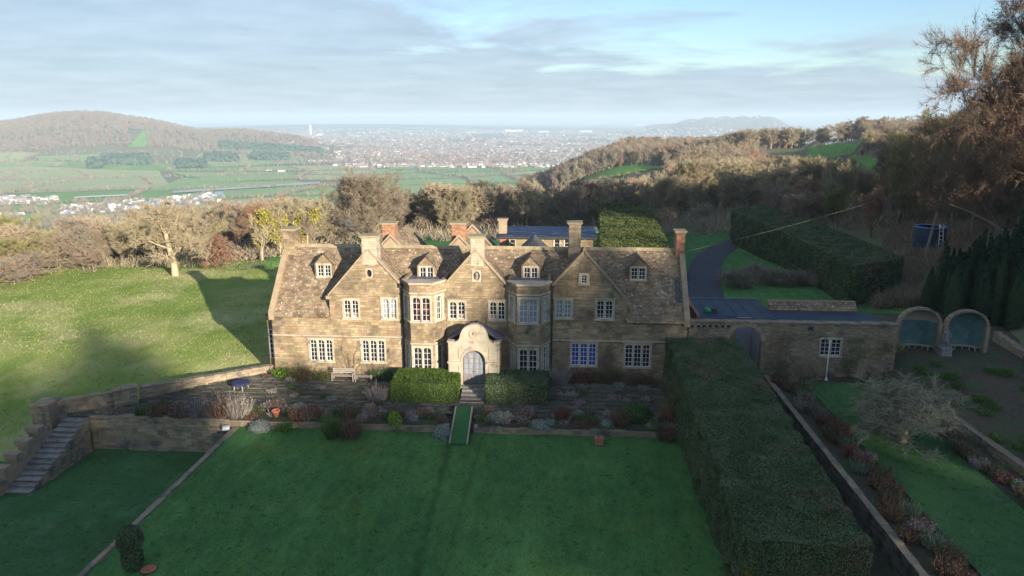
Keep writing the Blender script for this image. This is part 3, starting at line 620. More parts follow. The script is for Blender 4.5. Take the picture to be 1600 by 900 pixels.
# ---------------------------------------------------------------- the manor house
HX0, HX1, HD = -22.44, 9.87, 8.5; EZ, RZ = 4.80, 9.72; EY, RY = -0.3, 4.25
SL = (RZ - EZ) / (RY - EY)
def build_house():
    h = thing('manor_house', 'long gabled honey stone manor house with stone tiled roof and many chimneys behind the lawn', 'house', (-6.26, 0, 0))
    F = Wall((0, 0, 0), (1, 0)); holes = []
    gab = [(-14.5, 3.25, 3.2), (-6.26, 3.0, 3.0), (1.95, 3.3, 3.35)]; GS = 1.13; GA = 10.15
    def px(p0, p1, y=0): a, z1 = ony(*p0, y); b, z0 = ony(*p1, y); return a, b, z0, z1
    ups = [((537, 469), (560.5, 497), 'glass'), ((597, 467), (620, 498), 'curtain'), ((702, 471.5), (726.5, 498.5), 'glass'), ((765, 472), (788.5, 499.5), 'glass'), ((868.5, 469), (892, 497), 'curtain'), ((933, 470), (957, 498.5), 'glass')]
    gr = [((484, 530.5), (520.5, 564), 'glass', ['glass'] * 3), ((565.5, 531.5), (601.5, 565.5), 'glass', ['glass'] * 3), ((893.5, 536.5), (930.5, 571.5), 'blue', ['blueglass', 'blueglass', 'blueglass']), ((977.5, 538.5), (1014.5, 573.5), 'glass', ['glass', 'glass', 'redglass'])]
    wl = []
    for a, b, g in ups: wl.append((*px(a, b), 2, g))
    for a, b, _, g in gr: wl.append((*px(a, b), 3, g))
    for a, b, z0, z1, n, g in wl: holes.append(window(F, a, b, z0, z1, n, h, glass=g, rows=5 if n == 3 else 4))
    # small openings in the gable heads
    ox, oz = ony(577, 427, 0); nx_, nz = ony(744.6, 431, 0); ax, az0 = ony(912.5, 443, 0); _, az1 = ony(912.5, 430, 0)
    holes += [(ox - .3, ox + .3, oz - .38, oz + .38), (nx_ - .36, nx_ + .36, nz - .46, nz + .46)]
    holes.append(window(F, ax - .2, ax + .2, az0, az1, 1, h, glass='glass', rows=3, cols=2, sur=0.2, hood=False))
    for cx, cz, rw, rh, nm, mm in ((ox, oz, .2, .3, 'oval_window', 'glass'), (nx_, nz, .26, .36, 'carved_niche', 'stone')):
        mb = MB(); K = 20
        for k in range(K):
            t0, t1 = 2 * math.pi * k / K, 2 * math.pi * (k + 1) / K
            def o_(t, s_, d): return F.P(cx + math.cos(t) * (rw + s_), cz + math.sin(t) * (rh + s_), d)
            def sq(t, d):
                c, s2 = math.cos(t), math.sin(t); m_ = max(abs(c) / (rw + .1), abs(s2) / (rh + .1)); return F.P(cx + c / m_, cz + s2 / m_, d)
            mb.add([o_(t0, 0, .05), o_(t1, 0, .05), sq(t1, .04), sq(t0, .04), o_(t0, 0, -.15), o_(t1, 0, -.15)], [(0, 3, 2, 1), (0, 1, 5, 4)])
        o = mb.build(nm, M['ashlar'], h)
        MB().add([F.P(cx + math.cos(2 * math.pi * k / K) * rw, cz + math.sin(2 * math.pi * k / K) * rh, -.12) for k in range(K)], [tuple(range(K))]).build('pane' if mm == 'glass' else 'niche_back', M[mm], o)
        if mm != 'glass':
            b = MB(); b.lathe((cx, 0.02, cz - .25), [(.1, 0), (.13, .1), (.09, .2), (.15, .32), (.1, .46), (.02, .52)], 8); b.build('urn', M['statue'], o)
    # front wall: a full-length lower part and three gable heads above the eaves
    F.build(lambda z: (HX0, HX1), 0.0 - 0.3, EZ - .02, holes, h, wid=(.3, .7))
    for a, b in ((HX0 + .02, -11.95), (-8.5, -8.3), (-4.25, -3.8), (-.35, 8.3)): MB().box(a, b, -0.1, 0.05, 3.22, 3.32).build('string_course', M['ashlar'], h)
    for gx, wl_, wr in gab:
        zb = EZ - .02
        def prof(z, gx=gx, wl_=wl_, wr=wr):
            q = max(0.02, (GA - z) / GS); return gx - min(wl_, q), gx + min(wr, q)
        F.build(prof, zb, GA, [q for q in holes if q[3] > zb], h, wid=(.3, .7), course=0.2)
        # coping along the rakes, kneelers
        for sg, w_ in ((-1, wl_), (1, wr)):
            cp = []; zf = GA - GS * w_; L = math.hypot(w_, GA - zf); nseg = 6
            for k in range(nseg):
                t0, t1 = k / nseg, (k + 1) / nseg - 0.004
                x0_, z0_ = gx + sg * w_ * t0, GA - (GA - zf) * t0; x1_, z1_ = gx + sg * w_ * t1, GA - (GA - zf) * t1
                nn_ = Vector((sg * GS, 0, 1)).normalized() * 0.13
                m_ = MB(); m_.prism([(x0_, -.1, z0_), (x1_, -.1, z1_), (x1_ + nn_.x, -.1, z1_ + nn_.z), (x0_ + nn_.x, -.1, z0_ + nn_.z)], (0, .38, 0)); m_.build('coping_stone', M['coping'], h)
            MB().box(gx + sg * w_ - .22, gx + sg * w_ + .2, -.12, .3, zf - .24, zf + .02).build('kneeler', M['coping'], h)
        # side walls (cheeks) and roof of the gable, dying back into the main roof
        for sg, w_ in ((-1, wl_), (1, wr)):
            zf = GA - GS * w_ - .02; x = gx + sg * (w_ - .02); yb = EY + (zf - EZ) / SL
            MB().add([(x, .0, EZ - .3), (x, yb, zf), (x, 0, zf)], [(0, 1, 2)]).build('cheek', M['stone'], h)
            rz = RZ + .1; zf2 = zf - .05; tip = (gx, RY + .1, rz); v = [(gx + sg * w_, .15, zf2), (gx, .15, rz), tip, (gx + sg * w_, yb, zf2)]
            sl_ = MB(); sl_.add(v, [(0, 1, 2, 3)]); sl_.build('gable_roof', M['tile'], h)
            W2 = w_; n_slope = Vector((-sg, 0, (rz - zf2) / W2)).normalized(); Ls = math.hypot(W2, rz - zf2)
            def clip(a, b_, yb=yb, Ls=Ls): return a + .15 < yb + (RY - yb) * (b_ / Ls) + .3
            if sg > 0: tiles((gx + w_, .15, zf2), (0, 1, 0), n_slope, RY + .4, Ls, h, clip=clip)
            else:
                # mirrored: run the eave vector the other way
                def clip2(a, b_, yb=yb, Ls=Ls): return (RY + .4 - a) < yb + (RY - yb) * (b_ / Ls) + .3
                tiles((gx - w_, RY + .4, zf2), (0, -1, 0), n_slope, RY + .25, Ls, h, clip=lambda a, b_, yb=yb, Ls=Ls: (RY + .4 - a) < yb + (RY - yb) * (b_ / Ls) + .3)
    # cross finial on the right gable
    c = MB(); gx = 1.95; c.box(gx - .12, gx + .12, -.1, .2, GA + .1, GA + .3); c.box(gx - .06, gx + .06, -.02, .1, GA + .3, GA + .95); c.box(gx - .24, gx + .24, -.018, .098, GA + .56, GA + .7); c.build('cross_finial', M['coping'], h)
    # end walls, back wall
    for x, sg in ((HX0, -1), (HX1, 1)):
        mb = MB(); mb.add([(x, 0, -.3), (x, HD, -.3), (x, HD, EZ), (x, RY, RZ - .1), (x, 0, EZ)], [(0, 1, 2, 3, 4) if sg > 0 else (4, 3, 2, 1, 0)]); ew = mb.build('end_wall', M['stone'], h)
        E_ = Wall((x, 0 if sg > 0 else HD, 0), (0, 1 if sg > 0 else -1))
        def pe(z, sg=sg):
            if z < EZ: return 0, HD
            q = (z - EZ) / SL; return (max(0, q - .0), min(HD, HD - q)) if sg > 0 else (max(0, q), min(HD, HD - q))
        mo = Wall((x + sg * .01, 0 if sg > 0 else HD, 0), (0, 1 if sg > 0 else -1)); mo.build(pe, -.3, RZ - .1, [], h, course=.24)
        # raised parapet along the verge
        for (ya, za), (yb, zb) in (((EY, EZ + .1), (RY, RZ + .1)), ((HD + .3, EZ + .1), (RY, RZ + .1))):
            ns = 8; up = .28
            for k in range(ns):
                t0, t1 = k / ns, (k + 1) / ns - .003
                y0, z0, y1, z1 = ya + (yb - ya) * t0, za + (zb - za) * t0, ya + (yb - ya) * t1, za + (zb - za) * t1
                m_ = MB(); x0_ = x - .12 if sg < 0 else x - .3
                m_.prism([(x0_, y0, z0 - .35), (x0_, y1, z1 - .35), (x0_, y1, z1 + up), (x0_, y0, z0 + up)], (.42, 0, 0)); m_.build('coping_stone', M['coping'], h)
    MB().quad((HX1, HD, -.3), (HX0, HD, -.3), (HX0, HD, EZ), (HX1, HD, EZ)).build('back_wall', M['stone'], h)
    # main roof
    Ls = math.hypot(RY - EY, RZ - EZ); up = Vector((0, (RY - EY), (RZ - EZ))).normalized()
    r = MB(); r.prism([(HX0 + .25, .12, EZ + (.12 - EY) * SL - .04), (HX0 + .25, RY, RZ - .03), (HX0 + .25, HD + .3, EZ - .03), (HX0 + .25, HD, EZ - .2), (HX0 + .25, RY, RZ - .3), (HX0 + .25, .12, EZ - .1)], (HX1 - HX0 - .5, 0, 0)); rf = r.build('roof', M['tile'], h)
    def clipm(a, b_):
        x = HX0 + .3 + a; y = EY + up.y * b_; z = EZ + up.z * b_
        for gx, wl_, wr in gab:
            w_ = wl_ if x < gx else wr
            if abs(x - gx) < w_ and y > .1 and (GA - .3) - 1.08 * abs(x - gx) > z + .1: return False
            if abs(x - gx) < w_ - .05 and y < .5: return False
        return True
    tiles((HX0 + .3, EY, EZ), (1, 0, 0), up, HX1 - HX0 - .6, Ls, rf, clip=clipm)
    bk = Vector((0, -(RY - EY), (RZ - EZ))).normalized(); tiles((HX1 - .3, HD + .3, EZ), (-1, 0, 0), bk, HX1 - HX0 - .6, Ls * .98, rf, ex=.3, wd=(.4, .7))
    rd = MB(); x = HX0 + .3
    while x < HX1 - .3: w = .45; rd.prism([(x, RY - .2, RZ - .14), (x, RY, RZ + .1), (x, RY + .2, RZ - .14)], (w - .012, 0, 0)); x += w
    rd.build('ridge_tiles', M['coping'], rf, kind='stuff')
    # chimneys
    def chimney(x0, x1, y0, y1, z0, z1, m, cap=True, taper=.0, course=.2, pots=0, capm=None):
        b = MB(); b.box(x0, x1, y0, y1, z0, z1 - .02); ch = b.build('chimney', M['mortar'], h)
        for (o_, u_, L_) in (((x0, y0), (1, 0), x1 - x0), ((x1, y0), (0, 1), y1 - y0), ((x0, y1), (0, -1), y1 - y0), ((x1, y1), (-1, 0), x1 - x0)):
            w_ = Wall((o_[0] + u_[1] * .025, o_[1] - u_[0] * .025, 0), u_); mb2 = MB()
            zz = z0
            while zz < z1 - .03:
                zh = min(z1, zz + (course if m != 'brick' else .15)); a = 0
                while a < L_ - .01:
                    na = a + random.uniform(.25, .5) * (1 if m != 'brick' else .8); na = L_ if L_ - na < .12 else na
                    rr = random.uniform(0, .02); mb2.add([w_.P(a + .006, zz + .006, rr), w_.P(na - .006, zz + .006, rr), w_.P(na - .006, zh - .006, rr), w_.P(a + .006, zh - .006, rr), w_.P(a, zz, -.04), w_.P(na, zz, -.04), w_.P(na, zh, -.04), w_.P(a, zh, -.04)], [(0, 1, 2, 3), (4, 5, 1, 0), (5, 6, 2, 1), (6, 7, 3, 2), (7, 4, 0, 3)]); a = na
                zz = zh
            mb2.build('brickwork' if m == 'brick' else 'stonework', M[m], ch, kind='stuff')
        c_ = MB(); e = .1; c_.box(x0 - e, x1 + e, y0 - e, y1 + e, z1, z1 + .09); c_.box(x0 - e - .06, x1 + e + .06, y0 - e - .06, y1 + e + .06, z1 + .09, z1 + .17, j=.012); c_.build('cap', M[capm or 'coping'], ch)
        return ch
    def cpx(pl, pr_, pt, y0, y1, z0, m, **k):
        x0, zt = ony(pl, pt, y0); x1, _ = ony(pr_, pt, y0); chimney(x0, x1, y0, y1, z0, zt - .12, m, **k)
    cpx(441.5, 458.5, 358.5, 3.6, 4.9, 8.7, 'stone')
    cpx(564.5, 587, 369, -.02, 1.1, 9.0, 'ashlar')
    cpx(597, 615.5, 349, 8.6, 9.8, 6, 'brick')
    cpx(705.5, 726, 349, 8.8, 10.0, 6, 'brick')
    cpx(735, 754.5, 370, -.02, 1.1, 9.0, 'ashlar')
    cpx(889.5, 907.5, 348.5, 2.7, 3.8, 8.0, 'wallstone', capm='wallstone')
    cpx(1058, 1070.5, 362, 3.7, 4.8, 8.5, 'brick')
    # bays
    def bay(cx, glassU, glassL):
        fr, dx, dep = .85, .8, 1.3; top = 7.9
        pts = [(cx - fr - dx, 0), (cx - fr, -dep), (cx + fr, -dep), (cx + fr + dx, 0)]
        b = h
        for i in range(3):
            a, c_ = pts[i], pts[i + 1]; L = math.hypot(c_[0] - a[0], c_[1] - a[1]); w_ = Wall((a[0], a[1], 0), (c_[0] - a[0], c_[1] - a[1])); hl = []
            if i == 1: lim = (.18, L - .18); n = 2
            else: lim = (L / 2 - .27, L / 2 + .27); n = 1
            hl.append(window(w_, *lim, 4.93, 6.78, n, b, glass=glassU[i], rows=4, hood=False, sur=.16 if n == 2 else .3, proud=.035)); hl.append(window(w_, *lim, .95, 2.85, n, b, glass=glassL[i], rows=4, hood=False, sur=.16 if n == 2 else .3, proud=.035))
            w_.build(lambda z, L=L: (0, L), -.3, top - .12, hl, b, wid=(.3, .6))
        for z, t, e in ((top - .12, .14, .1), (7.05, .12, .07), (3.1, .13, .07)):
            q = MB(); o_ = []
            for (x, y), s_ in zip(pts, (-1, -1, 1, 1)): o_.append((x + s_ * e * (.4 if y else 1), y - (e if y else -.05), z))
            q.prism([o_[0], o_[1], o_[2], o_[3]], (0, 0, t)); q.build('band', M['ashlar'], b)
        q = MB(); y1 = EY + (top - .1 - EZ) / SL + .3; q.prism([(pts[0][0] + .1, 0, top - .3), (pts[1][0] + .1, -dep + .15, top - .3), (pts[2][0] - .1, -dep + .15, top - .3), (pts[3][0] - .1, 0, top - .3), (pts[3][0] - .1, y1, top - .3), (pts[0][0] + .1, y1, top - .3)], (0, 0, .14)); q.build('bay_roof', M['lead'], b)
        for s_ in (-1, 1):
            x = cx + s_ * (fr + dx - .02); q = MB(); q.prism([(x, 0, EZ - .5), (x, 0, top), (x, y1, top)], (-s_ * .25, 0, 0)); q.build('bay_cheek', M['stone'], b)
    bay(-10.28, ['glass', 'redglass', 'glass'], ['glass', 'glass', 'glass'])
    bay(-2.18, ['curtain', 'curtain', 'curtain'], ['curtain', 'glass', 'glass'])
    # dormers
    def dormer(l, t, r_, b_, sill):
        # find depth where the sill pixel meets the roof
        for k in range(400):
            y = k * .01; x, z = ony((l + r_) / 2, sill, y)
            if z <= EZ + (y - EY) * SL: break
        D = Wall((0, y - .05, 0), (1, 0)); a0, z1 = ony(l, t, y - .05); a1, z0 = ony(r_, b_, y - .05)
        d = h; cx = (a0 + a1) / 2; hw = (a1 - a0) / 2 + .18; e = z1 + .14; ap = e + hw * 1.05
        hl = window(D, a0 + .03, a1 - .03, z0, z1, 2, d, arched=False, rows=3, hood=False, sur=.1, proud=.03, name='dormer_window')
        D.build(lambda z: (cx - min(hw, max(.02, (ap - z) / 1.05)), cx + min(hw, max(.02, (ap - z) / 1.05))), z0 - .2, ap, [hl], d, course=.16, wid=(.2, .4))
        yr = lambda z: EY + (z - EZ) / SL
        for s_ in (-1, 1):
            MB().add([(cx + s_ * hw, y - .05, z0 - .25), (cx + s_ * hw, y - .05, e), (cx + s_ * hw, yr(e) + .1, e)], [(0, 1, 2)]).build('dormer_cheek', M['tile'], d)
            ov = .12; up_ = Vector((-s_ * 1, 0, 1.05)).normalized(); Lr = math.hypot(hw + ov, 1.05 * (hw + ov)); ze = e - ov * 1.05
            MB().add([(cx + s_ * (hw + ov), y - .12, ze), (cx, y - .12, ap + .03), (cx, yr(ap) + .2, ap + .03), (cx + s_ * (hw + ov), yr(ze) + .1, ze)], [(0, 1, 2, 3)]).build('dormer_roof', M['tile'], d)
            LL = yr(ap) - y + .3
            if s_ > 0: tiles((cx + hw + ov, y - .15, ze), (0, 1, 0), up_, LL, Lr, d, clip=lambda a, q, LL=LL, Lr=Lr: y - .15 + a < yr(ze + q / Lr * (ap - ze)) + .1, wd=(.18, .3), ex=.12)
            else: tiles((cx - hw - ov, y - .15 + LL, ze), (0, -1, 0), up_, LL, Lr, d, clip=lambda a, q, LL=LL, Lr=Lr: y - .15 + LL - a < yr(ze + q / Lr * (ap - ze)) + .1, wd=(.18, .3), ex=.12)
    dormer(495, 414.5, 517.5, 432, 435); dormer(655, 418, 677.5, 441, 444); dormer(818, 418.5, 840, 441.5, 444); dormer(986, 419, 1008.5, 437, 440)
    # skylight flashing at the right verge, rain pipes, hopper
    q = MB(); y = 1.6; q.quad((9.05, .9, EZ + (.9 - EY) * SL + .07), (9.45, .9, EZ + (.9 - EY) * SL + .07), (9.45, 2.4, EZ + (2.4 - EY) * SL + .07), (9.05, 2.4, EZ + (2.4 - EY) * SL + .07)); q.build('lead_flashing', M['slate'], h)
    for x in (-12.03, -.42, ):
        q = MB(); q.tube((x, -.1, 0), (x, -.1, 7.4), .055, n=8); q.box(x - .13, x + .13, -.24, .0, 7.3, 7.6); q.build('rain_pipe', M['iron'], h)
    # porch
    PX = -6.22; PY = -2.2; PW = 1.92
    p = h
    front = []; K = 14
    # scrolled gable outline (from left to right)
    out = [(-PW, -.3), (-PW, 3.62), (-1.55, 3.62)]
    for k in range(1, 7): t = math.pi / 2 * k / 6; out.append((-1.55 + .5 * math.sin(t), 3.62 + .42 * (1 - math.cos(t))))
    for k in range(1, K): t = math.pi * k / K; out.append((-1.02 * math.cos(t), 4.04 + .98 * math.sin(t)))
    for k in range(6, 0, -1): t = math.pi / 2 * k / 6; out.append((1.55 - .5 * math.sin(t), 3.62 + .42 * (1 - math.cos(t))))
    out += [(1.55, 3.62), (PW, 3.62), (PW, -.3)]
    ar, az = .86, 2.16
    inn = [(ar, -.3), (ar, az)] + [(ar * math.cos(math.pi * k / 12), az + ar * math.sin(math.pi * k / 12)) for k in range(1, 12)] + [(-ar, az), (-ar, -.3)]
    def face(y, flip=False): 
        # split in left and right halves so that the polygons stay simple
        nL = len(out) // 2; L_ = out[:nL + 1]; Rr = out[nL:]; iL = inn[len(inn) // 2:]; iR = inn[:len(inn) // 2 + 1]
        return [[(PX + a, y, z) for a, z in L_ + iR[::-1][:0] + iL[0:1] + iL[1:]], [(PX + a, y, z) for a, z in Rr + iR]]
    mb = MB()
    for poly in face(PY): mb.add(poly, [tuple(range(len(poly)))])
    for poly in face(PY + .45): mb.add(poly, [tuple(range(len(poly) - 1, -1, -1))])
    for lst in (out, inn):
        for (a, za), (b, zb) in zip(lst[:-1], lst[1:]): mb.quad((PX + a, PY, za), (PX + b, PY, zb), (PX + b, PY + .45, zb), (PX + a, PY + .45, za))
    pf = mb.build('porch_front', M['ashlar'], p)
    mb = MB(); 
    for (a, za), (b, zb) in zip(inn[1:-1], inn[2:-1]):
        if za >= az - .01 or zb >= az - .01:
            sc = 1.17; f_ = lambda a_, z_, s: (PX + a_ * s, PY - .06, az + (z_ - az) * s)
            mb.add([f_(a, za, 1), f_(b, zb, 1), f_(b, zb, sc), f_(a, za, sc), (PX + a, PY, za), (PX + b, PY, zb), (PX + a * sc, PY, az + (za - az) * sc), (PX + b * sc, PY, az + (zb - az) * sc)], [(0, 1, 2, 3), (0, 4, 5, 1), (3, 2, 7, 6)])
    mb.build('arch_moulding', M['ashlar'], pf)
    for a, b in ((-1.99, -.98), (.98, 1.99)):
        MB().box(PX + a, PX + b, PY - .13, PY + .0, 2.0, 2.12).build('impost_band', M['ashlar'], pf)
        q = MB(); x0_, x1_ = PX + min(a, b) + .14, PX + max(a, b) - .1
        for z0_, z1_ in ((.5, 1.85), (2.25, 3.2)):
            for s_ in ((x0_, x1_, z0_, z0_ + .07), (x0_, x1_, z1_ - .07, z1_), (x0_, x0_ + .07, z0_ + .07, z1_ - .07), (x1_ - .07, x1_, z0_ + .07, z1_ - .07)): q.box(s_[0], s_[1], PY - .045, PY + .0, s_[2], s_[3])
        q.build('raised_panel', M['ashlar'], pf)
    MB().box(PX - PW - .08, PX - 1.5, PY - .1, PY + .5, 3.625, 3.7).build('cornice', M['ashlar'], pf); MB().box(PX + 1.5, PX + PW + .08, PY - .1, PY + .5, 3.625, 3.7).build('cornice', M['ashlar'], pf)
    q = MB(); K = 16
    for r0, r1, d in ((.24, .32, .07),):
        for k in range(K):
            t0, t1 = 2 * math.pi * k / K, 2 * math.pi * (k + 1) / K; f_ = lambda t, r, dd: (PX + r * math.cos(t), PY - dd, 4.3 + r * 1.0 * math.sin(t))
            q.add([f_(t0, r0, d), f_(t1, r0, d), f_(t1, r1, d), f_(t0, r1, d), f_(t0, r0, 0), f_(t1, r0, 0), f_(t0, r1, 0), f_(t1, r1, 0)], [(0, 3, 2, 1), (0, 1, 5, 4), (3, 6, 7, 2)])
    q.build('carved_roundel', M['ashlar'], pf); MB().tube((PX, PY - .02, 4.3), (PX, PY - .06, 4.3), .13, .1, 10).build('roundel_boss', M['wallstone'], pf)
    for s_ in (-1, 1):
        x = PX + s_ * PW
        w_ = Wall((x, PY + .45 if s_ > 0 else -.02, 0), (0, 1 if s_ > 0 else -1)); w_.build(lambda z: (0, -.02 - PY - .45), -.3, 3.5, [], p, course=.25)
        q = MB(); x0_, x1_ = PX + s_ * (PW + .18), PX + s_ * .1
        q.add([(x0_, PY + .42, 3.55), (x0_, .1, 3.55), (x1_, .1, 4.75), (x1_, PY + .42, 4.75)], [(0, 1, 2, 3)]); q.add([(x0_, PY + .42, 3.47), (x0_, .1, 3.47), (x0_, .1, 3.55), (x0_, PY + .42, 3.55)], [(0, 1, 2, 3)]); pr2 = q.build('porch_roof', M['lead'], p)
        for k in range(5):
            t = (k + .5) / 5; yy = PY + .45 + (2.0) * t; q = MB(); q.tube((x0_, yy, 3.57), (x1_, yy, 4.77), .03, n=5); q.build('lead_roll', M['lead'], pr2)
    # double door
    dr = MB(); y = PY + .3
    pts = [(PX - .84, y, .26)] + [(PX - .84, y, az)] + [(PX - .84 * math.cos(math.pi * k / 12), y, az + .84 * math.sin(math.pi * k / 12)) for k in range(1, 12)] + [(PX + .84, y, az), (PX + .84, y, .26)]
    for s_ in (-1, 1):
        hp = [(PX, y, .26)] + [(PX + s_ * .84, y, .26), (PX + s_ * .84, y, az)] + [(PX + s_ * .84 * math.cos(math.pi / 2 * k / 6), y, az + .84 * math.sin(math.pi / 2 * k / 6)) for k in range(1, 7)]
        if s_ < 0: hp = hp[::-1]
        mb = MB(); mb.prism(hp, (0, .06, 0)); d_ = mb.build('door', M['greydoor'], p)
        for r_ in range(4):
            for c_ in range(2):
                x0_ = PX + s_ * (.1 + c_ * .36); x1_ = x0_ + s_ * .3; z0_ = 1.05 + r_ * .42; zt = z0_ + .36
                if r_ == 3: zt = min(zt, az + math.sqrt(max(.02, .78 ** 2 - (max(abs(x0_ - PX), abs(x1_ - PX))) ** 2)) - .03)
                if zt > z0_ + .08: MB().quad((min(x0_, x1_), y - .012, z0_), (max(x0_, x1_), y - .012, z0_), (max(x0_, x1_), y - .012, zt), (min(x0_, x1_), y - .012, zt)).build('pane', M['curtain'], d_)  # curtain tone here stands in for white reflections on the glass
        fr = MB()
        for zz in (.3, .62, .97, 1.41, 1.83, 2.25): fr.box(min(PX + s_ * .02, PX + s_ * .8), max(PX + s_ * .02, PX + s_ * .8), y - .035, y + .0, zz, zz + .06)
        for xx in (.03, .40, .77): fr.box(PX + s_ * xx - .025, PX + s_ * xx + .025, y - .03, y + .0, .3, az + .1)
        fr.build('door_rails', M['greydoor'], d_)
        MB().tube((PX + s_ * .1, y - .03, 1.25), (PX + s_ * .1, y - .08, 1.25), .03, n=6).build('door_knob', M['iron'], d_)
    MB().box(PX - 1.3, PX + 1.3, PY - .35, PY + .5, .02, .25).build('doorstep', M['step'], h)
    # side bay on the west end with tall white window
    q = MB(); q.box(HX0 - .75, HX0 + .1, .9, 2.6, -.6, 4.6); sb = q.build('side_bay', M['stone'], h); q = MB(); q.box(HX0 - .82, HX0 - .0, .82, 2.68, 4.6, 4.72); q.build('side_bay_roof', M['lead'], sb)
    E2 = Wall((HX0 - .75, .9, 0), (1, 0)); b_ = MB()
    for a in (.1, .35, .6): b_.box(HX0 - .75 + a - .03, HX0 - .75 + a + .03, .86, .9, 1.0, 3.4)
    for zz in np.arange(1.0, 3.5, .4): b_.box(HX0 - .68, HX0 - .12, .862, .9, zz, zz + .05)
    b_.build('casement', M['white'], sb); MB().quad((HX0 - .68, .885, 1), (HX0 - .12, .885, 1), (HX0 - .12, .885, 3.4), (HX0 - .68, .885, 3.4)).build('pane', M['glass'], sb)
    # rear wings seen over the ridge: slated cross roofs with pale gable caps
    for gx, y0, y1, hw, rz, m in ((-14.6, HD - .5, 15, 3.4, 9.9, 'tile'), (-8.6, HD - .5, 15, 3.0, 9.9, 'tile'), (ony(738, 354, 11.5)[0], 11.5, 13.6, 2.6, ony(738, 354, 11.5)[1], 'slate')):
        zf = rz - hw * 1.05
        mb = MB(); mb.prism([(gx - hw, y0, -.3), (gx + hw, y0, -.3), (gx + hw, y0, zf), (gx, y0, rz - .05), (gx - hw, y0, zf)], (0, y1 - y0, 0)); wgo = mb.build('rear_wing', M['stone'], h)
        for s_ in (-1, 1):
            up_ = Vector((-s_, 0, 1.05)).normalized(); Lr = hw * math.hypot(1, 1.05) + .15
            if s_ > 0: tiles((gx + hw + .1, y0 - .1, zf - .1), (0, 1, 0), up_, y1 - y0 + .2, Lr, wgo, m=m, ex=.24, wd=(.3, .5))
            else: tiles((gx - hw - .1, y1 + .1, zf - .1), (0, -1, 0), up_, y1 - y0 + .2, Lr, wgo, m=m, ex=.24, wd=(.3, .5))
            q = MB(); q.prism([(gx, y0 - .12, rz + .02), (gx + s_ * (hw + .1), y0 - .12, zf - .08), (gx + s_ * (hw + .1), y0 - .12, zf + .12), (gx, y0 - .12, rz + .25)], (0, .3, 0)); q.build('coping_stone', M['coping'], wgo)
    # blue dormer tip beyond the ridge
    x, z = ony(833, 374, 13); q = MB(); q.prism([(x - 1.6, 12.5, z - 1.5), (x + 1.6, 12.5, z - 1.5), (x, 12.5, z)], (0, 4, 0)); q.build('slate_gablet', M['slate'], h)
    return h
build_house()

# ---------------------------------------------------------------- plants
def tree_segments(seed, H, trunk=0.25, spread=0.6, kids=(9, 7, 6, 5), tr=0.35, lean=(0, 0), up=0.12, wob=0.28, first=0.25, twig=0.02, ratio=(0.62, 0.55, 0.5, 0.45), droop=0.0, fine=3, lev_trunk=2, clear=0.0):
    rnd = random.Random(seed); segs = []; tips = []
    def nrm(x, y, z):
        l = math.sqrt(x * x + y * y + z * z) or 1; return x / l, y / l, z / l
    def grow(p, d, L, r, lev):
        n = 6 if lev == 0 else (4 if lev == 1 else 3); pts = [p]; ds = [d]; w = wob * (0.4 if lev == 0 else 1); st = L / n; rr = [r]
        for i in range(n):
            d = nrm(d[0] + rnd.gauss(0, w * .6) + (lean[0] * .1 if lev == 0 else 0), d[1] + rnd.gauss(0, w * .6) + (lean[1] * .1 if lev == 0 else 0), d[2] + rnd.gauss(0, w * .5) + up * (1 if lev < 3 else .5) - droop * (lev >= 2))
            p = (p[0] + d[0] * st, p[1] + d[1] * st, p[2] + d[2] * st); r2 = r * (1 - .75 * (i + 1) / n) if lev else r * (1 - .55 * (i + 1) / n)
            segs.append((pts[-1], p, rr[-1], max(r2, .004), lev)); pts.append(p); ds.append(d); rr.append(max(r2, .004))
        if lev >= len(kids): tips.append((p, d)); return
        k = kids[lev]
        for j in range(k):
            t = (first if lev == 0 else .2) + (1 - (first if lev == 0 else .2)) * (j + rnd.random() * .8) / k; t = min(.999, t); i = int(t * n); f = t * n - i
            q = tuple(pts[i][c] * (1 - f) + pts[i + 1][c] * f for c in range(3)); dd = ds[i + 1]
            az = (j * 2.4 + rnd.random() * 1.2) if lev == 0 else rnd.random() * 6.283
            a = Vector(dd).orthogonal().normalized(); b = Vector(dd).cross(a); an = spread * rnd.uniform(.7, 1.35) * (1.15 - .35 * t if lev == 0 else 1)
            v = Vector(dd) * math.cos(an) + (a * math.cos(az) + b * math.sin(az)) * math.sin(an)
            L2 = L * ratio[lev] * rnd.uniform(.7, 1.2) * (1.05 - .35 * t if lev == 0 else 1)
            grow(q, tuple(v.normalized()), L2, max(rr[i] * .6 * rnd.uniform(.6, .9), .012 if lev < 2 else .008), lev + 1)
    grow((0, 0, -.3), nrm(lean[0], lean[1], 1), H * .62, tr, 0)
    mx = max(s[1][2] for s in segs); sc = H / mx
    return [(tuple(c * sc for c in a), tuple(c * sc for c in b), r0 * (sc if sc > 1 else 1), r1, l) for a, b, r0, r1, l in segs], [(tuple(c * sc for c in p), d) for p, d in tips]
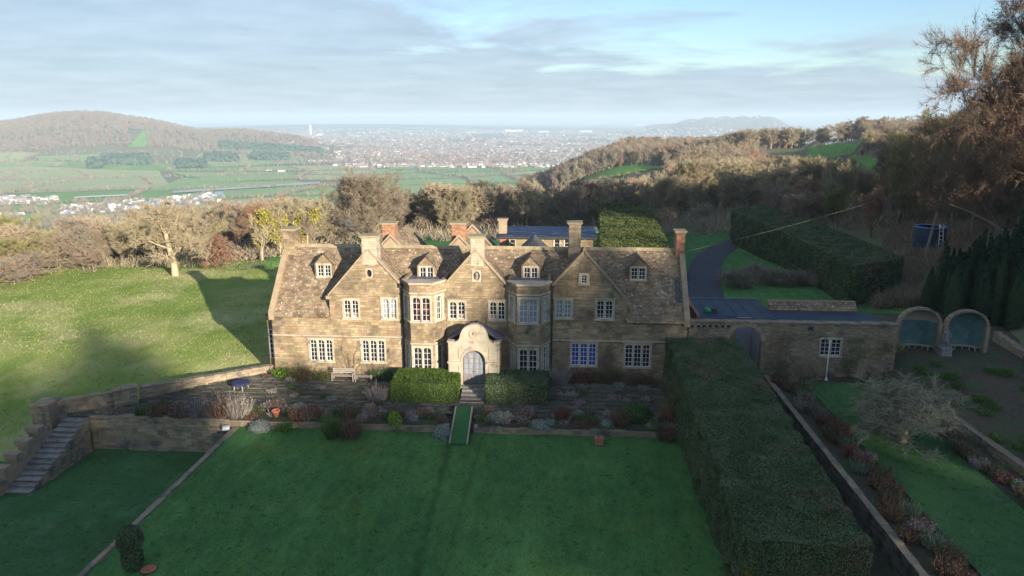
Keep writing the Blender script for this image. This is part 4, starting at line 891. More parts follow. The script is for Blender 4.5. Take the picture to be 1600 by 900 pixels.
def seg_mesh(name, segs, m, parent, sides=3, minr=0.0, kind=None):
    a = np.array([s[0] for s in segs]); b = np.array([s[1] for s in segs]); r0 = np.maximum(np.array([s[2] for s in segs]), minr)[:, None]; r1 = np.maximum(np.array([s[3] for s in segs]), minr * .6)[:, None]
    d = b - a; d /= np.linalg.norm(d, axis=1, keepdims=True) + 1e-9; h = np.where(np.abs(d[:, 2:3]) > .9, [[1., 0, 0]], [[0, 0, 1.]]); u = np.cross(d, h); u /= np.linalg.norm(u, axis=1, keepdims=True) + 1e-9; w = np.cross(d, u)
    vs = []
    for p, r in ((a - d * r0 * .3, r0), (b + d * r1 * .3, r1)):
        for k in range(sides):
            t = 2 * math.pi * k / sides; vs.append(p + (u * math.cos(t) + w * math.sin(t)) * r)
    v = np.stack(vs, 1).reshape(-1, 3); n = len(segs); base = np.arange(n)[:, None] * (2 * sides)
    f = np.concatenate([base + np.array([k, (k + 1) % sides, (k + 1) % sides + sides, k + sides]) for k in range(sides)])
    return np_mesh(name, v, f, m, parent, kind=kind, shift=False, smooth=sides > 4)
def twig_mesh(segs, tips, fine, tw, ln, rs, leaves=0, leafsize=.1):
    """thin twigs as narrow triangles round the tips and outer branches"""
    P0 = []; D = []
    src = [(s[1], (np.array(s[1]) - np.array(s[0]))) for s in segs if s[4] >= 3] + [(t[0], np.array(t[1])) for t in tips]
    p = np.repeat(np.array([s[0] for s in src]), fine, 0); d = np.repeat(np.array([s[1] for s in src]), fine, 0); d /= np.linalg.norm(d, axis=1, keepdims=True) + 1e-9
    n = len(p); q = rs.normal(size=(n, 3)); d = d * .9 + q * .55 + np.array([0, 0, .12]); d /= np.linalg.norm(d, axis=1, keepdims=True)
    L = ln * rs.uniform(.5, 1.3, (n, 1)); s = np.cross(d, rs.normal(size=(n, 3))); s /= np.linalg.norm(s, axis=1, keepdims=True) + 1e-9; s *= tw
    p = p - d * L * rs.uniform(0, .5, (n, 1))
    mid = p + d * L * .5 + rs.normal(size=(n, 3)) * .06 * ln
    v = np.stack([p - s, p + s, mid + s * .7, mid - s * .7, mid - s * .7, mid + s * .7, p + d * L + s * .3, p + d * L - s * .3], 1).reshape(-1, 3)
    return v, np.arange(8 * n).reshape(-1, 4), p + d * L
class Proto: pass
def make_proto(seed, H, m, name='bare_tree', bark='bark', fine=3, tw=.018, tl=.7, leaves=0, leafm=None, leafsize=.12, leafsel=1.0, minr=.016, **k):
    root = bpy.data.objects.new(name, None)
    segs, tips = tree_segments(seed, H, **k); rs = np.random.default_rng(seed)
    tr = seg_mesh('trunk', [s for s in segs if s[4] <= 1], M[bark] if isinstance(bark, str) else bark, root, sides=6)
    v0 = [s for s in segs if s[4] >= 2]
    v, f, tp = twig_mesh(segs, tips, fine, tw, tl, rs)
    o1 = seg_mesh('crown', v0, m, None, 3, minr); b = np.empty(len(o1.data.vertices) * 3, dtype=np.float32); o1.data.vertices.foreach_get('co', b); vb = b.reshape(-1, 3)
    fb = np.empty(len(o1.data.loops), dtype=np.int32); o1.data.loops.foreach_get('vertex_index', fb); fb = fb.reshape(-1, 4)
    allv = [vb, v]; allf = [fb, f + len(vb)]; mi = [np.zeros(len(fb) + len(f))]; me = o1.data; bpy.data.objects.remove(o1); bpy.data.meshes.remove(me)
    if leaves:
        idx = rs.integers(0, len(tp), leaves)
        if leafsel < 1: c = rs.normal(size=(6, 3)) * H * .2 + np.array([0, 0, H * .6]); dm = np.min(np.linalg.norm(tp[:, None] - c[None], axis=2), 1); ok = np.argsort(dm)[:int(len(tp) * leafsel)]; idx = rs.choice(ok, leaves)
        pts = tp[idx] + rs.normal(size=(leaves, 3)) * .15; lv, lfc = leaf_quads(pts, np.tile([0, 0, 1.], (leaves, 1)), leafsize, tilt=1.5, asp=.8)
        o = sum(len(a) for a in allv); allv.append(lv); allf.append(lfc + o); mi.append(np.ones(leaves))
    cr = np_mesh('crown', np.concatenate(allv), np.concatenate(allf), [m] + ([leafm] if leafm else []), root, midx=np.concatenate(mi), shift=False)
    P_ = Proto(); P_.root = root; P_.H = H; P_.kids = [tr, cr]; P_.used = False
    for o in (tr, cr): COL.objects.unlink(o)
    return P_
def plant(P_, x, y, z, h, label, cat='tree', group=None, rz=None, name=None, wide=1.0, twm=None, bark=None):
    r = P_.root.copy(); COL.objects.link(r); s = h / P_.H; r.location = (x, y, z - .1); r.scale = (s * wide, s * wide, s); r.rotation_euler = (0, 0, random.uniform(0, 6.28) if rz is None else rz)
    if name: r.name = name
    tag(r, label, cat, group)
    for ch in P_.kids:
        c = ch.copy(); COL.objects.link(c); c.parent = r; c.name = ch.data.name.split('.')[0]
        mm = twm if 'crown' in ch.data.name else bark
        if mm: c.material_slots[0].link = 'OBJECT'; c.material_slots[0].material = mm
    return r
PR = [make_proto(100 + i, 12, TW['straw'], spread=sp, kids=kd, tr=.28, up=u, wob=w, first=fi) for i, (sp, kd, u, w, fi) in enumerate([(.75, (9, 7, 5, 4), .14, .28, .22), (.62, (10, 7, 5, 4), .18, .24, .18), (.9, (8, 7, 6, 4), .08, .32, .25), (.5, (10, 8, 5, 3), .22, .2, .15), (.8, (11, 6, 5, 4), .1, .35, .12)])]
PS = [make_proto(200 + i, 5, TW['brown'], name='bare_shrub', spread=.7, kids=(9, 6, 4), ratio=(.85, .7, .55), tr=.1, up=.1, wob=.4, first=.02, fine=6, tw=.014, tl=.6, minr=.012) for i in range(3)]
# --- cheap far crowns as one mesh of leafy shards
def far_wood(name, pts, h, m_list, parent=None, kind='stuff', n=26, sz=1.0, label=None, cat=None, group=None):
    """pts (k,3) tree feet; every tree is a cloud of upright shards"""
    pts = np.array(pts); k = len(pts); H = (h[0] + (h[1] - h[0]) * RNG.random(k)); u = rand_unit(k * n); u[:, 2] = np.abs(u[:, 2]) * 1.25 - .25; u = u.reshape(k, n, 3); rad = RNG.uniform(.55, 1, (k, n, 1))
    c = pts[:, None, :] + np.stack([u[..., 0] * H[:, None] * .42, u[..., 1] * H[:, None] * .42, H[:, None] * .5 + u[..., 2] * H[:, None] * .45], 2) * np.array([1, 1, 1]) * 1.0
    nr = u.reshape(-1, 3); pc = c.reshape(-1, 3); s = np.repeat(H, n) * .26 * sz
    v, f = leaf_quads(pc, nr, s, tilt=.55, asp=.8)
    mi = np.repeat(RNG.integers(0, len(m_list), k), n)
    o = np_mesh(name, v, f, m_list, parent, midx=mi, kind=kind)
    return tag(o, label, cat, group)
# --- clipped hedge surfaces
def hedge(name, label, patches, m, core='yewdark', dens=90, leaf=.11, bumpy=.07, group=None, cat='hedge', step=.3, tufts=.05):
    """patches: lists of 4 corner points each; one continuous clipped solid with leaf sprays"""
    V = []; Fc = []; LV = []; off = 0; LP = []; LN = []
    for pt in patches:
        A, B, C_, D = [np.array(p, float) for p in pt]; nx = max(1, int(max(np.linalg.norm(B - A), np.linalg.norm(C_ - D)) / step)); ny = max(1, int(max(np.linalg.norm(D - A), np.linalg.norm(C_ - B)) / step))
        n = np.cross(B - A, D - A); 
        if np.linalg.norm(n) < 1e-6: n = np.cross(C_ - D, D - A)
        n /= np.linalg.norm(n)
        uu, vv = np.meshgrid(np.linspace(0, 1, nx + 1), np.linspace(0, 1, ny + 1)); g = (A * ((1 - uu) * (1 - vv))[..., None] + B * (uu * (1 - vv))[..., None] + C_ * (uu * vv)[..., None] + D * ((1 - uu) * vv)[..., None]).reshape(-1, 3)
        g = np.array([p + np.array([noise.noise(Vector(p) * .9), noise.noise(Vector(p) * .9 + Vector((9, 0, 0))), noise.noise(Vector(p) * .9 + Vector((0, 9, 0)))]) * bumpy * 1.6 for p in g])
        w = nx + 1; V.append(g); Fc.append(np.array([(j * w + i + off, j * w + i + 1 + off, (j + 1) * w + i + 1 + off, (j + 1) * w + i + off) for j in range(ny) for i in range(nx)])); off += len(g)
        area = .5 * np.linalg.norm(np.cross(C_ - A, D - B)); k = int(area * dens); a = RNG.random((k, 1)); b = RNG.random((k, 1))
        p = A * (1 - a) * (1 - b) + B * a * (1 - b) + C_ * a * b + D * (1 - a) * b
        gi = np.array([np.array([noise.noise(Vector(q) * .9), noise.noise(Vector(q) * .9 + Vector((9, 0, 0))), noise.noise(Vector(q) * .9 + Vector((0, 9, 0)))]) for q in p]) * bumpy * 1.6; tuft = np.array([max(0, noise.noise(Vector(q) * 2.3)) for q in p])[:, None]
        LP.append(p + gi + n * (RNG.uniform(.0, tufts, (k, 1)) + tuft * tufts)); LN.append(np.tile(n, (k, 1)))
    root = thing(name, label, cat, tuple(np.mean(np.concatenate(V), 0) * np.array([1, 1, 0]) + np.array([0, 0, np.concatenate(V)[:, 2].min()])), group)
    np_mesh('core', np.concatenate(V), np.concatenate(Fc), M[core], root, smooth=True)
    p = np.concatenate(LP); n = np.concatenate(LN); v, f = leaf_quads(p, n, leaf, tilt=.9, asp=.5)
    np_mesh('foliage', v, f, M[m] if isinstance(m, str) else m, root, kind='stuff')
    return root
def block(x0, x1, y0, y1, z0, z1, z1b=None):
    z1b = z1 if z1b is None else z1b    # z1 at y0 (near), z1b at y1 (far)
    a, b, c, d = (x0, y0), (x1, y0), (x1, y1), (x0, y1)
    return [[(*a, z1), (*b, z1), (*c, z1b), (*d, z1b)], [(*a, z0), (*b, z0), (*b, z1), (*a, z1)], [(*b, z0), (*c, z0), (*c, z1b), (*b, z1)], [(*d, z0), (*a, z0), (*a, z1), (*d, z1b)], [(*c, z0), (*d, z0), (*d, z1b), (*c, z1b)]]
# --- small shrubs
def blob(name, label, x, y, z, rx, rz, m, n=700, leaf=.07, group=None, ry=None, cat='shrub', core=None, lumps=3):
    core = core or {'leafsilver': 'silvercore', 'leaflime': 'leafgreen', 'leafgreen': 'yewdark', 'leafheath': 'leafbrown'}.get(m, m)
    root = thing(name, label, cat, (x, y, z), group); ry = ry or rx
    V = []; c = [(random.uniform(-.4, .4) * rx, random.uniform(-.3, .3) * ry, random.uniform(-.1, .15) * rz, random.uniform(.55, .8)) for _ in range(lumps)] + [(0, 0, 0, .85)]
    mb = MB()
    for cx, cy, cz, s in c: mb.lathe((x + cx, y + cy, z + cz), [(rx * s * .75, 0), (rx * s * .94, rz * .4), (rx * s * .75, rz * .7), (rx * s * .28, rz * .9)], 9)
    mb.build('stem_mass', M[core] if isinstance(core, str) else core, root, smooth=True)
    u = rand_unit(n); u[:, 2] = np.abs(u[:, 2]); k = RNG.integers(0, len(c), n); cc = np.array(c)[k]
    p = np.stack([x + cc[:, 0] + u[:, 0] * rx * cc[:, 3] * 1.05, y + cc[:, 1] + u[:, 1] * ry * cc[:, 3] * 1.05, z + cc[:, 2] + u[:, 2] * rz * 1.05], 1) + RNG.normal(size=(n, 3)) * .03
    v, f = leaf_quads(p, u, leaf, tilt=.9, asp=.6); np_mesh('leaves', v, f, M[m], root, kind='stuff')
    return root
def stems(name, label, x, y, z, r, h, m, n=120, head=None, hn=0, lean=.35, w=.012, group=None, cat='plant', ry=None, headsize=.06):
    root = thing(name, label, cat, (x, y, z), group); ry = ry or r
    a = RNG.random(n) * 6.28; q = np.sqrt(RNG.random(n)); p = np.stack([x + np.cos(a) * q * r * .7, y + np.sin(a) * q * ry * .7, np.full(n, z)], 1)
    d = np.stack([np.cos(a) * q * lean, np.sin(a) * q * lean, np.ones(n)], 1) + RNG.normal(size=(n, 3)) * .16; L = h * RNG.uniform(.5, 1.1, (n, 1)); s = np.cross(d, rand_unit(n)); s /= np.linalg.norm(s, axis=1, keepdims=True); s *= w
    t = p + d * L; mid = p + d * L * .5 + RNG.normal(size=(n, 3)) * .04 * h
    v = np.stack([p - s, p + s, mid + s, mid - s, mid - s, mid + s, t + s * .4, t - s * .4], 1).reshape(-1, 3); np_mesh('stems', v, np.arange(8 * n).reshape(-1, 4), m if not isinstance(m, str) else M[m], root, kind='stuff')
    if head:
        i = RNG.integers(0, n, hn); pts = p[i] + (t - p)[i] * RNG.uniform(.35, 1.05, (hn, 1)) + RNG.normal(size=(hn, 3)) * .05; v, f = leaf_quads(pts, np.tile([0, -.3, 1.], (hn, 1)), headsize, tilt=1.2, asp=.7); np_mesh('heads', v, f, M[head], root, kind='stuff')
    return root

# ---------------------------------------------------------------- terrace, walls, steps
def terrace():
    g = bpy.data.objects['terrace_ground']; protos = []; cells = []
    for j, y in enumerate(np.arange(-6.2, 2.4, .62)):
        x = -36 + random.random()
        while x < 9.6:
            w = random.uniform(.7, 1.25); xr = -36.0 + (y + 8.1) * 13.1 / 9.2 + .5   # east of the slanting wall
            if x > max(-36, xr) and not (y > -.4 and x > -22.9) and x + w < 9.8 and not (-7.4 < x + w / 2 < -5.1 and y < -2.4): cells.append((x, y, w, .6))
            x += w
    for y in np.arange(-7.9, -6.3, .6):
        x = -35
        while x < -23.5: w = random.uniform(.7, 1.2); cells.append((x, y, w, .58)); x += w
    cells.sort(key=lambda c: c[1] - .15 * abs(c[0]) * 0); ms = []
    for k in range(8):
        mb = MB(); j = [random.uniform(-.05, .05) for _ in range(8)]; p = [(-.5 + j[0], -.5 + j[1]), (.5 + j[2], -.5 + j[3]), (.5 + j[4], .5 + j[5]), (-.5 + j[6], .5 + j[7])]
        mb.add([(a * .97, b * .95, 0) for a, b in p] + [(a * .94, b * .92, .05) for a, b in p], [(4, 5, 6, 7), (0, 1, 5, 4), (1, 2, 6, 5), (2, 3, 7, 6), (3, 0, 4, 7)]); ms.append(mb)
    meshes = []
    for mb in ms: o = mb.build('flagstone', M['paving']); meshes.append(o.data); bpy.data.objects.remove(o)
    rest = MB()
    for i, (x, y, w, d) in enumerate(cells):
        z = terr_z(x + w / 2, y + .3) - .01 + random.uniform(0, .02)
        if i < 300:
            o = link(bpy.data.objects.new('flagstone', random.choice(meshes))); o.parent = g; o.location = (x + w / 2, y + d / 2, z); o.scale = (w * random.uniform(.85, 1), d * random.uniform(.75, 1.05), 1); o.location.y += random.uniform(-.07, .07); o.rotation_euler = (random.uniform(-.02, .02), random.uniform(-.03, .03), random.choice([0, math.pi]) + random.uniform(-.1, .1))
        else: jy = random.uniform(-.07, .07); rest.box(x + .03, x + w - .03, y + .03 + jy, y + d - .05 + jy, z, z + .045, j=.03)
    rest.build('flagstones', M['paving'], g, kind='stuff')
terrace()
def stone_wall(name, label, runs, cat='wall', m='wallstone', course=.2, wid=(.3, .6), group=None, cope=(.36, .07, .9), base=None):
    """runs: list of (p0, p1, zbot, ztop, faces) ; builds core, faces and coping stones one by one"""
    r0 = runs[0]; root = thing(name, label, cat, (r0[0][0], r0[0][1], r0[2]), group)
    for p0, p1, zb, zt, th in runs:
        u = Vector((p1[0] - p0[0], p1[1] - p0[1])); L = u.length; u.normalize(); n = Vector((u.y, -u.x))
        c = MB(); i_ = .03; q = [(p0[0] - n.x * i_, p0[1] - n.y * i_), (p1[0] - n.x * i_, p1[1] - n.y * i_), (p1[0] - n.x * (th - i_), p1[1] - n.y * (th - i_)), (p0[0] - n.x * (th - i_), p0[1] - n.y * (th - i_))]
        zt1 = zt if isinstance(zt, (int, float)) else zt[1]; zt0 = zt if isinstance(zt, (int, float)) else zt[0]; zmx = max(zt0, zt1)
        vs = [(*a, zb) for a in q] + [(*q[0], zt0 - .03), (*q[1], zt1 - .03), (*q[2], zt1 - .03), (*q[3], zt0 - .03)]; c.add(vs, [(4, 5, 6, 7), (0, 1, 5, 4), (1, 2, 6, 5), (2, 3, 7, 6), (3, 0, 4, 7)]); core = c.build('wall_core', M['mortar'], root)
        for o_, uu in (((p0[0], p0[1]), u), ((p1[0] - n.x * th, p1[1] - n.y * th), -u)):
            w_ = Wall((*o_, 0), (uu.x, uu.y)); a0 = zt0 if uu == u else zt1; a1 = zt1 if uu == u else zt0; mb = MB(); z = zb
            while z < zmx - .03:
                h = course * random.uniform(.7, 1.25); a = 0
                while a < L - .02:
                    nx = min(L, a + random.uniform(*wid)); tt = a0 + (a1 - a0) * (a + nx) / 2 / L; zh = min(z + h, tt)
                    if zh - z > .03:
                        rr = random.uniform(0, .045); g = .008; mb.add([w_.P(a + g, z + g, rr), w_.P(nx - g, z + g, rr + random.uniform(-.01, .01)), w_.P(nx - g, zh - g, rr), w_.P(a + g, zh - g, rr), w_.P(a, z, -.05), w_.P(nx, z, -.05), w_.P(nx, zh, -.05), w_.P(a, zh, -.05)], [(0, 1, 2, 3), (4, 5, 1, 0), (5, 6, 2, 1), (6, 7, 3, 2), (7, 4, 0, 3)])
                    a = nx
                z += h
            if mb.v: mb.build('rubble_courses', M[m], core, kind='stuff')
        if cope:
            a = 0; ov, h, ln = cope[0] - .3, cope[1], cope[2]
            while a < L - .05:
                nx = min(L, a + ln * random.uniform(.7, 1.3)); z0 = zt0 + (zt1 - zt0) * a / L; z1 = zt0 + (zt1 - zt0) * nx / L; hh = h * random.uniform(.8, 1.5); e = ov + random.uniform(-.02, .03)
                A = lambda t, s, z: (p0[0] + u.x * t + n.x * s, p0[1] + u.y * t + n.y * s, z)
                tl = random.uniform(-.015, .015); mb = MB(); mb.add([A(a + .01, e, z0), A(nx - .01, e, z1), A(nx - .01, -th - e, z1), A(a + .01, -th - e, z0), A(a + .02, e - .01, z0 + hh + tl), A(nx - .02, e - .02, z1 + hh), A(nx - .02, -th - e + .01, z1 + hh - tl), A(a + .02, -th - e + .01, z0 + hh)], [(3, 2, 1, 0), (4, 5, 6, 7), (0, 1, 5, 4), (1, 2, 6, 5), (2, 3, 7, 6), (3, 0, 4, 7)]); mb.build('coping_stone', M['wallstone'] if m != 'coping' else M[m], root); a = nx
    return root
stone_wall('retaining_wall', 'tall stained retaining wall holding up the west end of the terrace above the lower lawn', [((-32.85, -8.0), (-22.7, -8.0), -3.3, -.58, .45)], wid=(.4, .8), course=.22, cope=(.36, .09, 1.0))
stone_wall('terrace_edge_wall', 'low pale stone wall edging the flower bed along the top of the main lawn', [((-23.2, -8.0), (-7.3, -8.0), -1.15, -.62, .4), ((-5.6, -8.0), (8.3, -8.0), -1.15, -.62, .4)], wid=(.4, .9), course=.26, cope=(.36, .08, 1.1), m='wallstone')
stone_wall('garden_wall', 'long slanting garden wall running from the house corner to the top of the steps', [((-22.7, .9), (-31.0, -4.75), -1.2, .5, .4), ((-32.3, -5.65), (-35.7, -8.0), -1.2, .5, .4)][::1], wid=(.3, .6), cope=(.36, .06, .8))
stone_wall('wall_pier', 'square stone pier standing midway along the slanting garden wall', [((-31.0, -5.0), (-32.3, -5.9), -1.2, .72, .7)], cat='pier', cope=(.4, .1, .9))
stone_wall('wall_pier', 'tall stone pier at the far left corner of the terrace above the steps', [((-36.4, -8.9), (-35.0, -8.9), -3.6, .55, 1.3)][::1], cat='pier', cope=(.4, .09, .8))
stone_wall('edging_wall', 'narrow mossy stone edging between the main lawn and the lower lawn', [((-22.3, -8.3), (-22.3, -60), -3.1, -.97, .32)], wid=(.5, 1.0), cope=(.31, .05, 1.3))
def stairs():
    root = thing('garden_steps', 'long flight of mossy stone steps descending from the terrace to the lower lawn', 'steps', (-33.3, -8.6, -3))
    n = 14; y0, y1, z0, z1 = -8.3, -14.5, -.55, -3.0
    for k in range(n):
        a = k / n; y = y0 + (y1 - y0) * a; z = z0 + (z1 - z0) * a; w = .55 * a
        mb = MB(); mb.box(-34.45 + random.uniform(-.02, .02), -32.75 + random.uniform(-.03, .03), y + (y1 - y0) / n - .03, y + .06, z - .07, z - .0, j=.012); mb.build('tread', M['step'], root); mb = MB(); mb.box(-34.44, -32.78, y + (y1 - y0) / n + .07, y + .1, z - .3, z - .071); mb.build('riser', M['wallstone'], root)
    c = MB(); c.prism([(-34.4, y0, -3.3), (-34.4, y0, z0 - .32), (-34.4, y1 - .1, z1 - .3), (-34.4, y1 - .1, -3.3)], (1.6, 0, 0)); c.build('core', M['mortar'], root)
    w_ = Wall((-32.72, y1 - .2, 0), (0, 1)); mb = MB(); z = -3.2
    while z < -.6:
        h = random.uniform(.13, .2); a = 0; L = y0 - y1 + .2
        while a < L:
            nx = min(L, a + random.uniform(.3, .7)); top = z1 + (z0 - z1) * (a / L) + .02; zh = min(z + h, top)
            if zh - z > .04: rr = random.uniform(0, .05); mb.add([w_.P(a, z + .01, rr), w_.P(nx - .01, z + .01, rr), w_.P(nx - .01, zh - .01, rr), w_.P(a, zh - .01, rr), w_.P(a, z, -.1), w_.P(nx, z, -.1), w_.P(nx, zh, -.1), w_.P(a, zh, -.1)], [(0, 1, 2, 3), (4, 5, 1, 0), (6, 7, 3, 2), (7, 4, 0, 3), (5, 6, 2, 1)])
            a = nx
        z += h
    mb.build('rubble_side', M['wallstone'], root, kind='stuff')
    for k in range(5):
        y = -9.9 - k * 1.08; zt = -.25 - k * .43 - .3; mb = MB(); mb.box(-35.1, -34.42, y - 1.1, y, -3.6, zt, j=.02); b_ = mb.build('parapet_block', M['wallstone'], root)
        mb = MB(); mb.box(-35.2, -34.36, y - 1.15, y - .02, zt, zt + .12, j=.025); mb.build('coping_stone', M['wallstone'], root)
        mb = MB(); mb.box(-35.24, -34.34, y - 1.2, y - .55, zt + .12, zt + .42, j=.03); mb.build('parapet_end_block', M['wallstone'], root)
stairs()
mb = MB(); mb.box(-35.6, -33.4, -6.35, -5.75, .02, .1, rz=.62, j=.02); tag(mb.build('loose_slab', M['statue']), 'pale lichened slab lying outside the slanting wall by the pasture', 'slab')
mb = MB(); mb.box(-22.95, -22.5, -8.75, -8.35, -.98, -.75, rz=.5, j=.02); tag(mb.build('white_block', M['white']), 'small white block on the corner of the lawn beside the retaining wall', 'block')
def front_steps():
    root = thing('front_steps', 'short stone steps between the two clipped box hedges before the porch', 'steps', (-6.2, -3.6, -.5))
    for k in range(5):
        y = -2.5 - k * .46; z = .16 - k * .15; mb = MB(); mb.box(-7.05, -5.3, y - .5, y, z - .3, z, j=.01); mb.build('tread', M['step'], root)
front_steps()
def ramp():
    root = thing('turf_ramp', 'green artificial turf ramp with timber sides leading down onto the main lawn', 'ramp', (-6.45, -7.9, -1))
    a, b, c, d = (-7.12, -5.4, -.22), (-6.05, -5.4, -.22), (-5.85, -9.95, -.9), (-6.92, -9.95, -.9)
    mb = MB(); mb.prism([d, c, b, a], (0, 0, -.06)); mb.build('turf_deck', M['turf'], root)
    for p, q in ((a, d), (b, c)):
        s_ = -1 if p is a else 1; mb = MB(); x = s_ * .1
        mb.add([(p[0], p[1], p[2] - .25), (q[0], q[1], q[2] - .08), (q[0], q[1], q[2] + .07), (p[0], p[1], p[2] + .07), (p[0] + x, p[1], p[2] - .25), (q[0] + x, q[1], q[2] - .08), (q[0] + x, q[1], q[2] + .07), (p[0] + x, p[1], p[2] + .07)], [(0, 1, 2, 3), (7, 6, 5, 4), (3, 2, 6, 7), (0, 3, 7, 4), (1, 5, 6, 2)]); mb.build('side_board', M['teak'], root)
    mb = MB(); mb.box(-7.15, -6.0, -5.38, -5.2, -.52, -.2); mb.build('landing_sill', M['slate'], root)
ramp()
# ---------------------------------------------------------------- hedges
hedge('box_hedge', 'sunlit clipped box hedge left of the porch steps', block(-12.1, -7.3, -4.5, -1.5, -.45, 1.2, 1.25), 'yewlit', dens=260, leaf=.08, bumpy=.06, core='yewdark', group=None, tufts=.06)
hedge('box_hedge', 'shaded clipped box hedge right of the porch steps', block(-5.15, -.65, -4.45, -1.5, -.45, 1.2, 1.25), 'yew', dens=260, leaf=.08, bumpy=.06, tufts=.06)
hedge('long_hedge', 'massive flat topped yew hedge running from the house beside the main lawn', block(8.15, 13.4, -25.8, -.9, -1.0, 2.4, 3.95), 'yew', dens=520, leaf=.07, bumpy=.15, tufts=.05)
M['yewsun'] = mat('hedge with golden sun tone', [(0.035, 0.06, 0.02), (0.075, 0.095, 0.03), (0.125, 0.13, 0.045)], 0.35, rough=0.85, island=0.35, spec=0.1, stretch=(.3, 1, 1))  # golden low sun on the hedge is put into this leaf colour
def rear_hedges():
    # the wide block behind the house
    q = [onz(*p, 5.0) for p in [(938, 386), (1046, 386), (1012, 321), (937, 319)]]
    A, B, C_, D = q
    g = lambda p, z: (p[0], p[1], z)
    pt = [[g(A, 5), g(B, 5), g(C_, 5.2), g(D, 5.2)], [g(D, -1), g(A, -1), g(A, 5), g(D, 5.2)], [g(A, -1), g(B, -1), g(B, 5), g(A, 5)], [g(B, -1), g(C_, -1), g(C_, 5.2), g(B, 5)], [g(C_, -1), g(D, -1), g(D, 5.2), g(C_, 5.2)]]
    hedge('wide_hedge', 'broad flat topped hedge block behind the house catching low sun', pt, 'yewsun', dens=90, leaf=.17, bumpy=.15, step=.8, tufts=.15)
    def along(name, label, L_, R_, z, zb):
        pt = []
        for i in range(len(L_) - 1):
            a, b, c, d = L_[i], R_[i], R_[i + 1], L_[i + 1]; z0, z1 = z[i], z[i + 1]
            pt += [[g(a, z0), g(b, z0), g(c, z1), g(d, z1)], [g(d, zb), g(a, zb), g(a, z0), g(d, z1)], [g(b, zb), g(c, zb), g(c, z1), g(b, z0)]]
        a, b = L_[0], R_[0]; pt.append([g(a, zb), g(b, zb), g(b, z[0]), g(a, z[0])]); a, b = L_[-1], R_[-1]; pt.append([g(b, zb), g(a, zb), g(a, z[-1]), g(b, z[-1])])
        hedge(name, label, pt, 'yew', dens=130, leaf=.13, bumpy=.12, step=.6, tufts=.1)
    zt = 5.6
    along('tall_hedge', 'long tall dark hedge curving beside the drive towards the garden wall', [onz(*p, 5.0) for p in [(1330, 418), (1290, 395), (1245, 372), (1190, 352), (1143, 334)]], [onz(*p, 5.0) for p in [(1412, 404), (1350, 376), (1293, 354), (1235, 338), (1195, 323)]], [5.0, 5.0, 4.95, 5.2, 5.5], -.5)
rear_hedges()
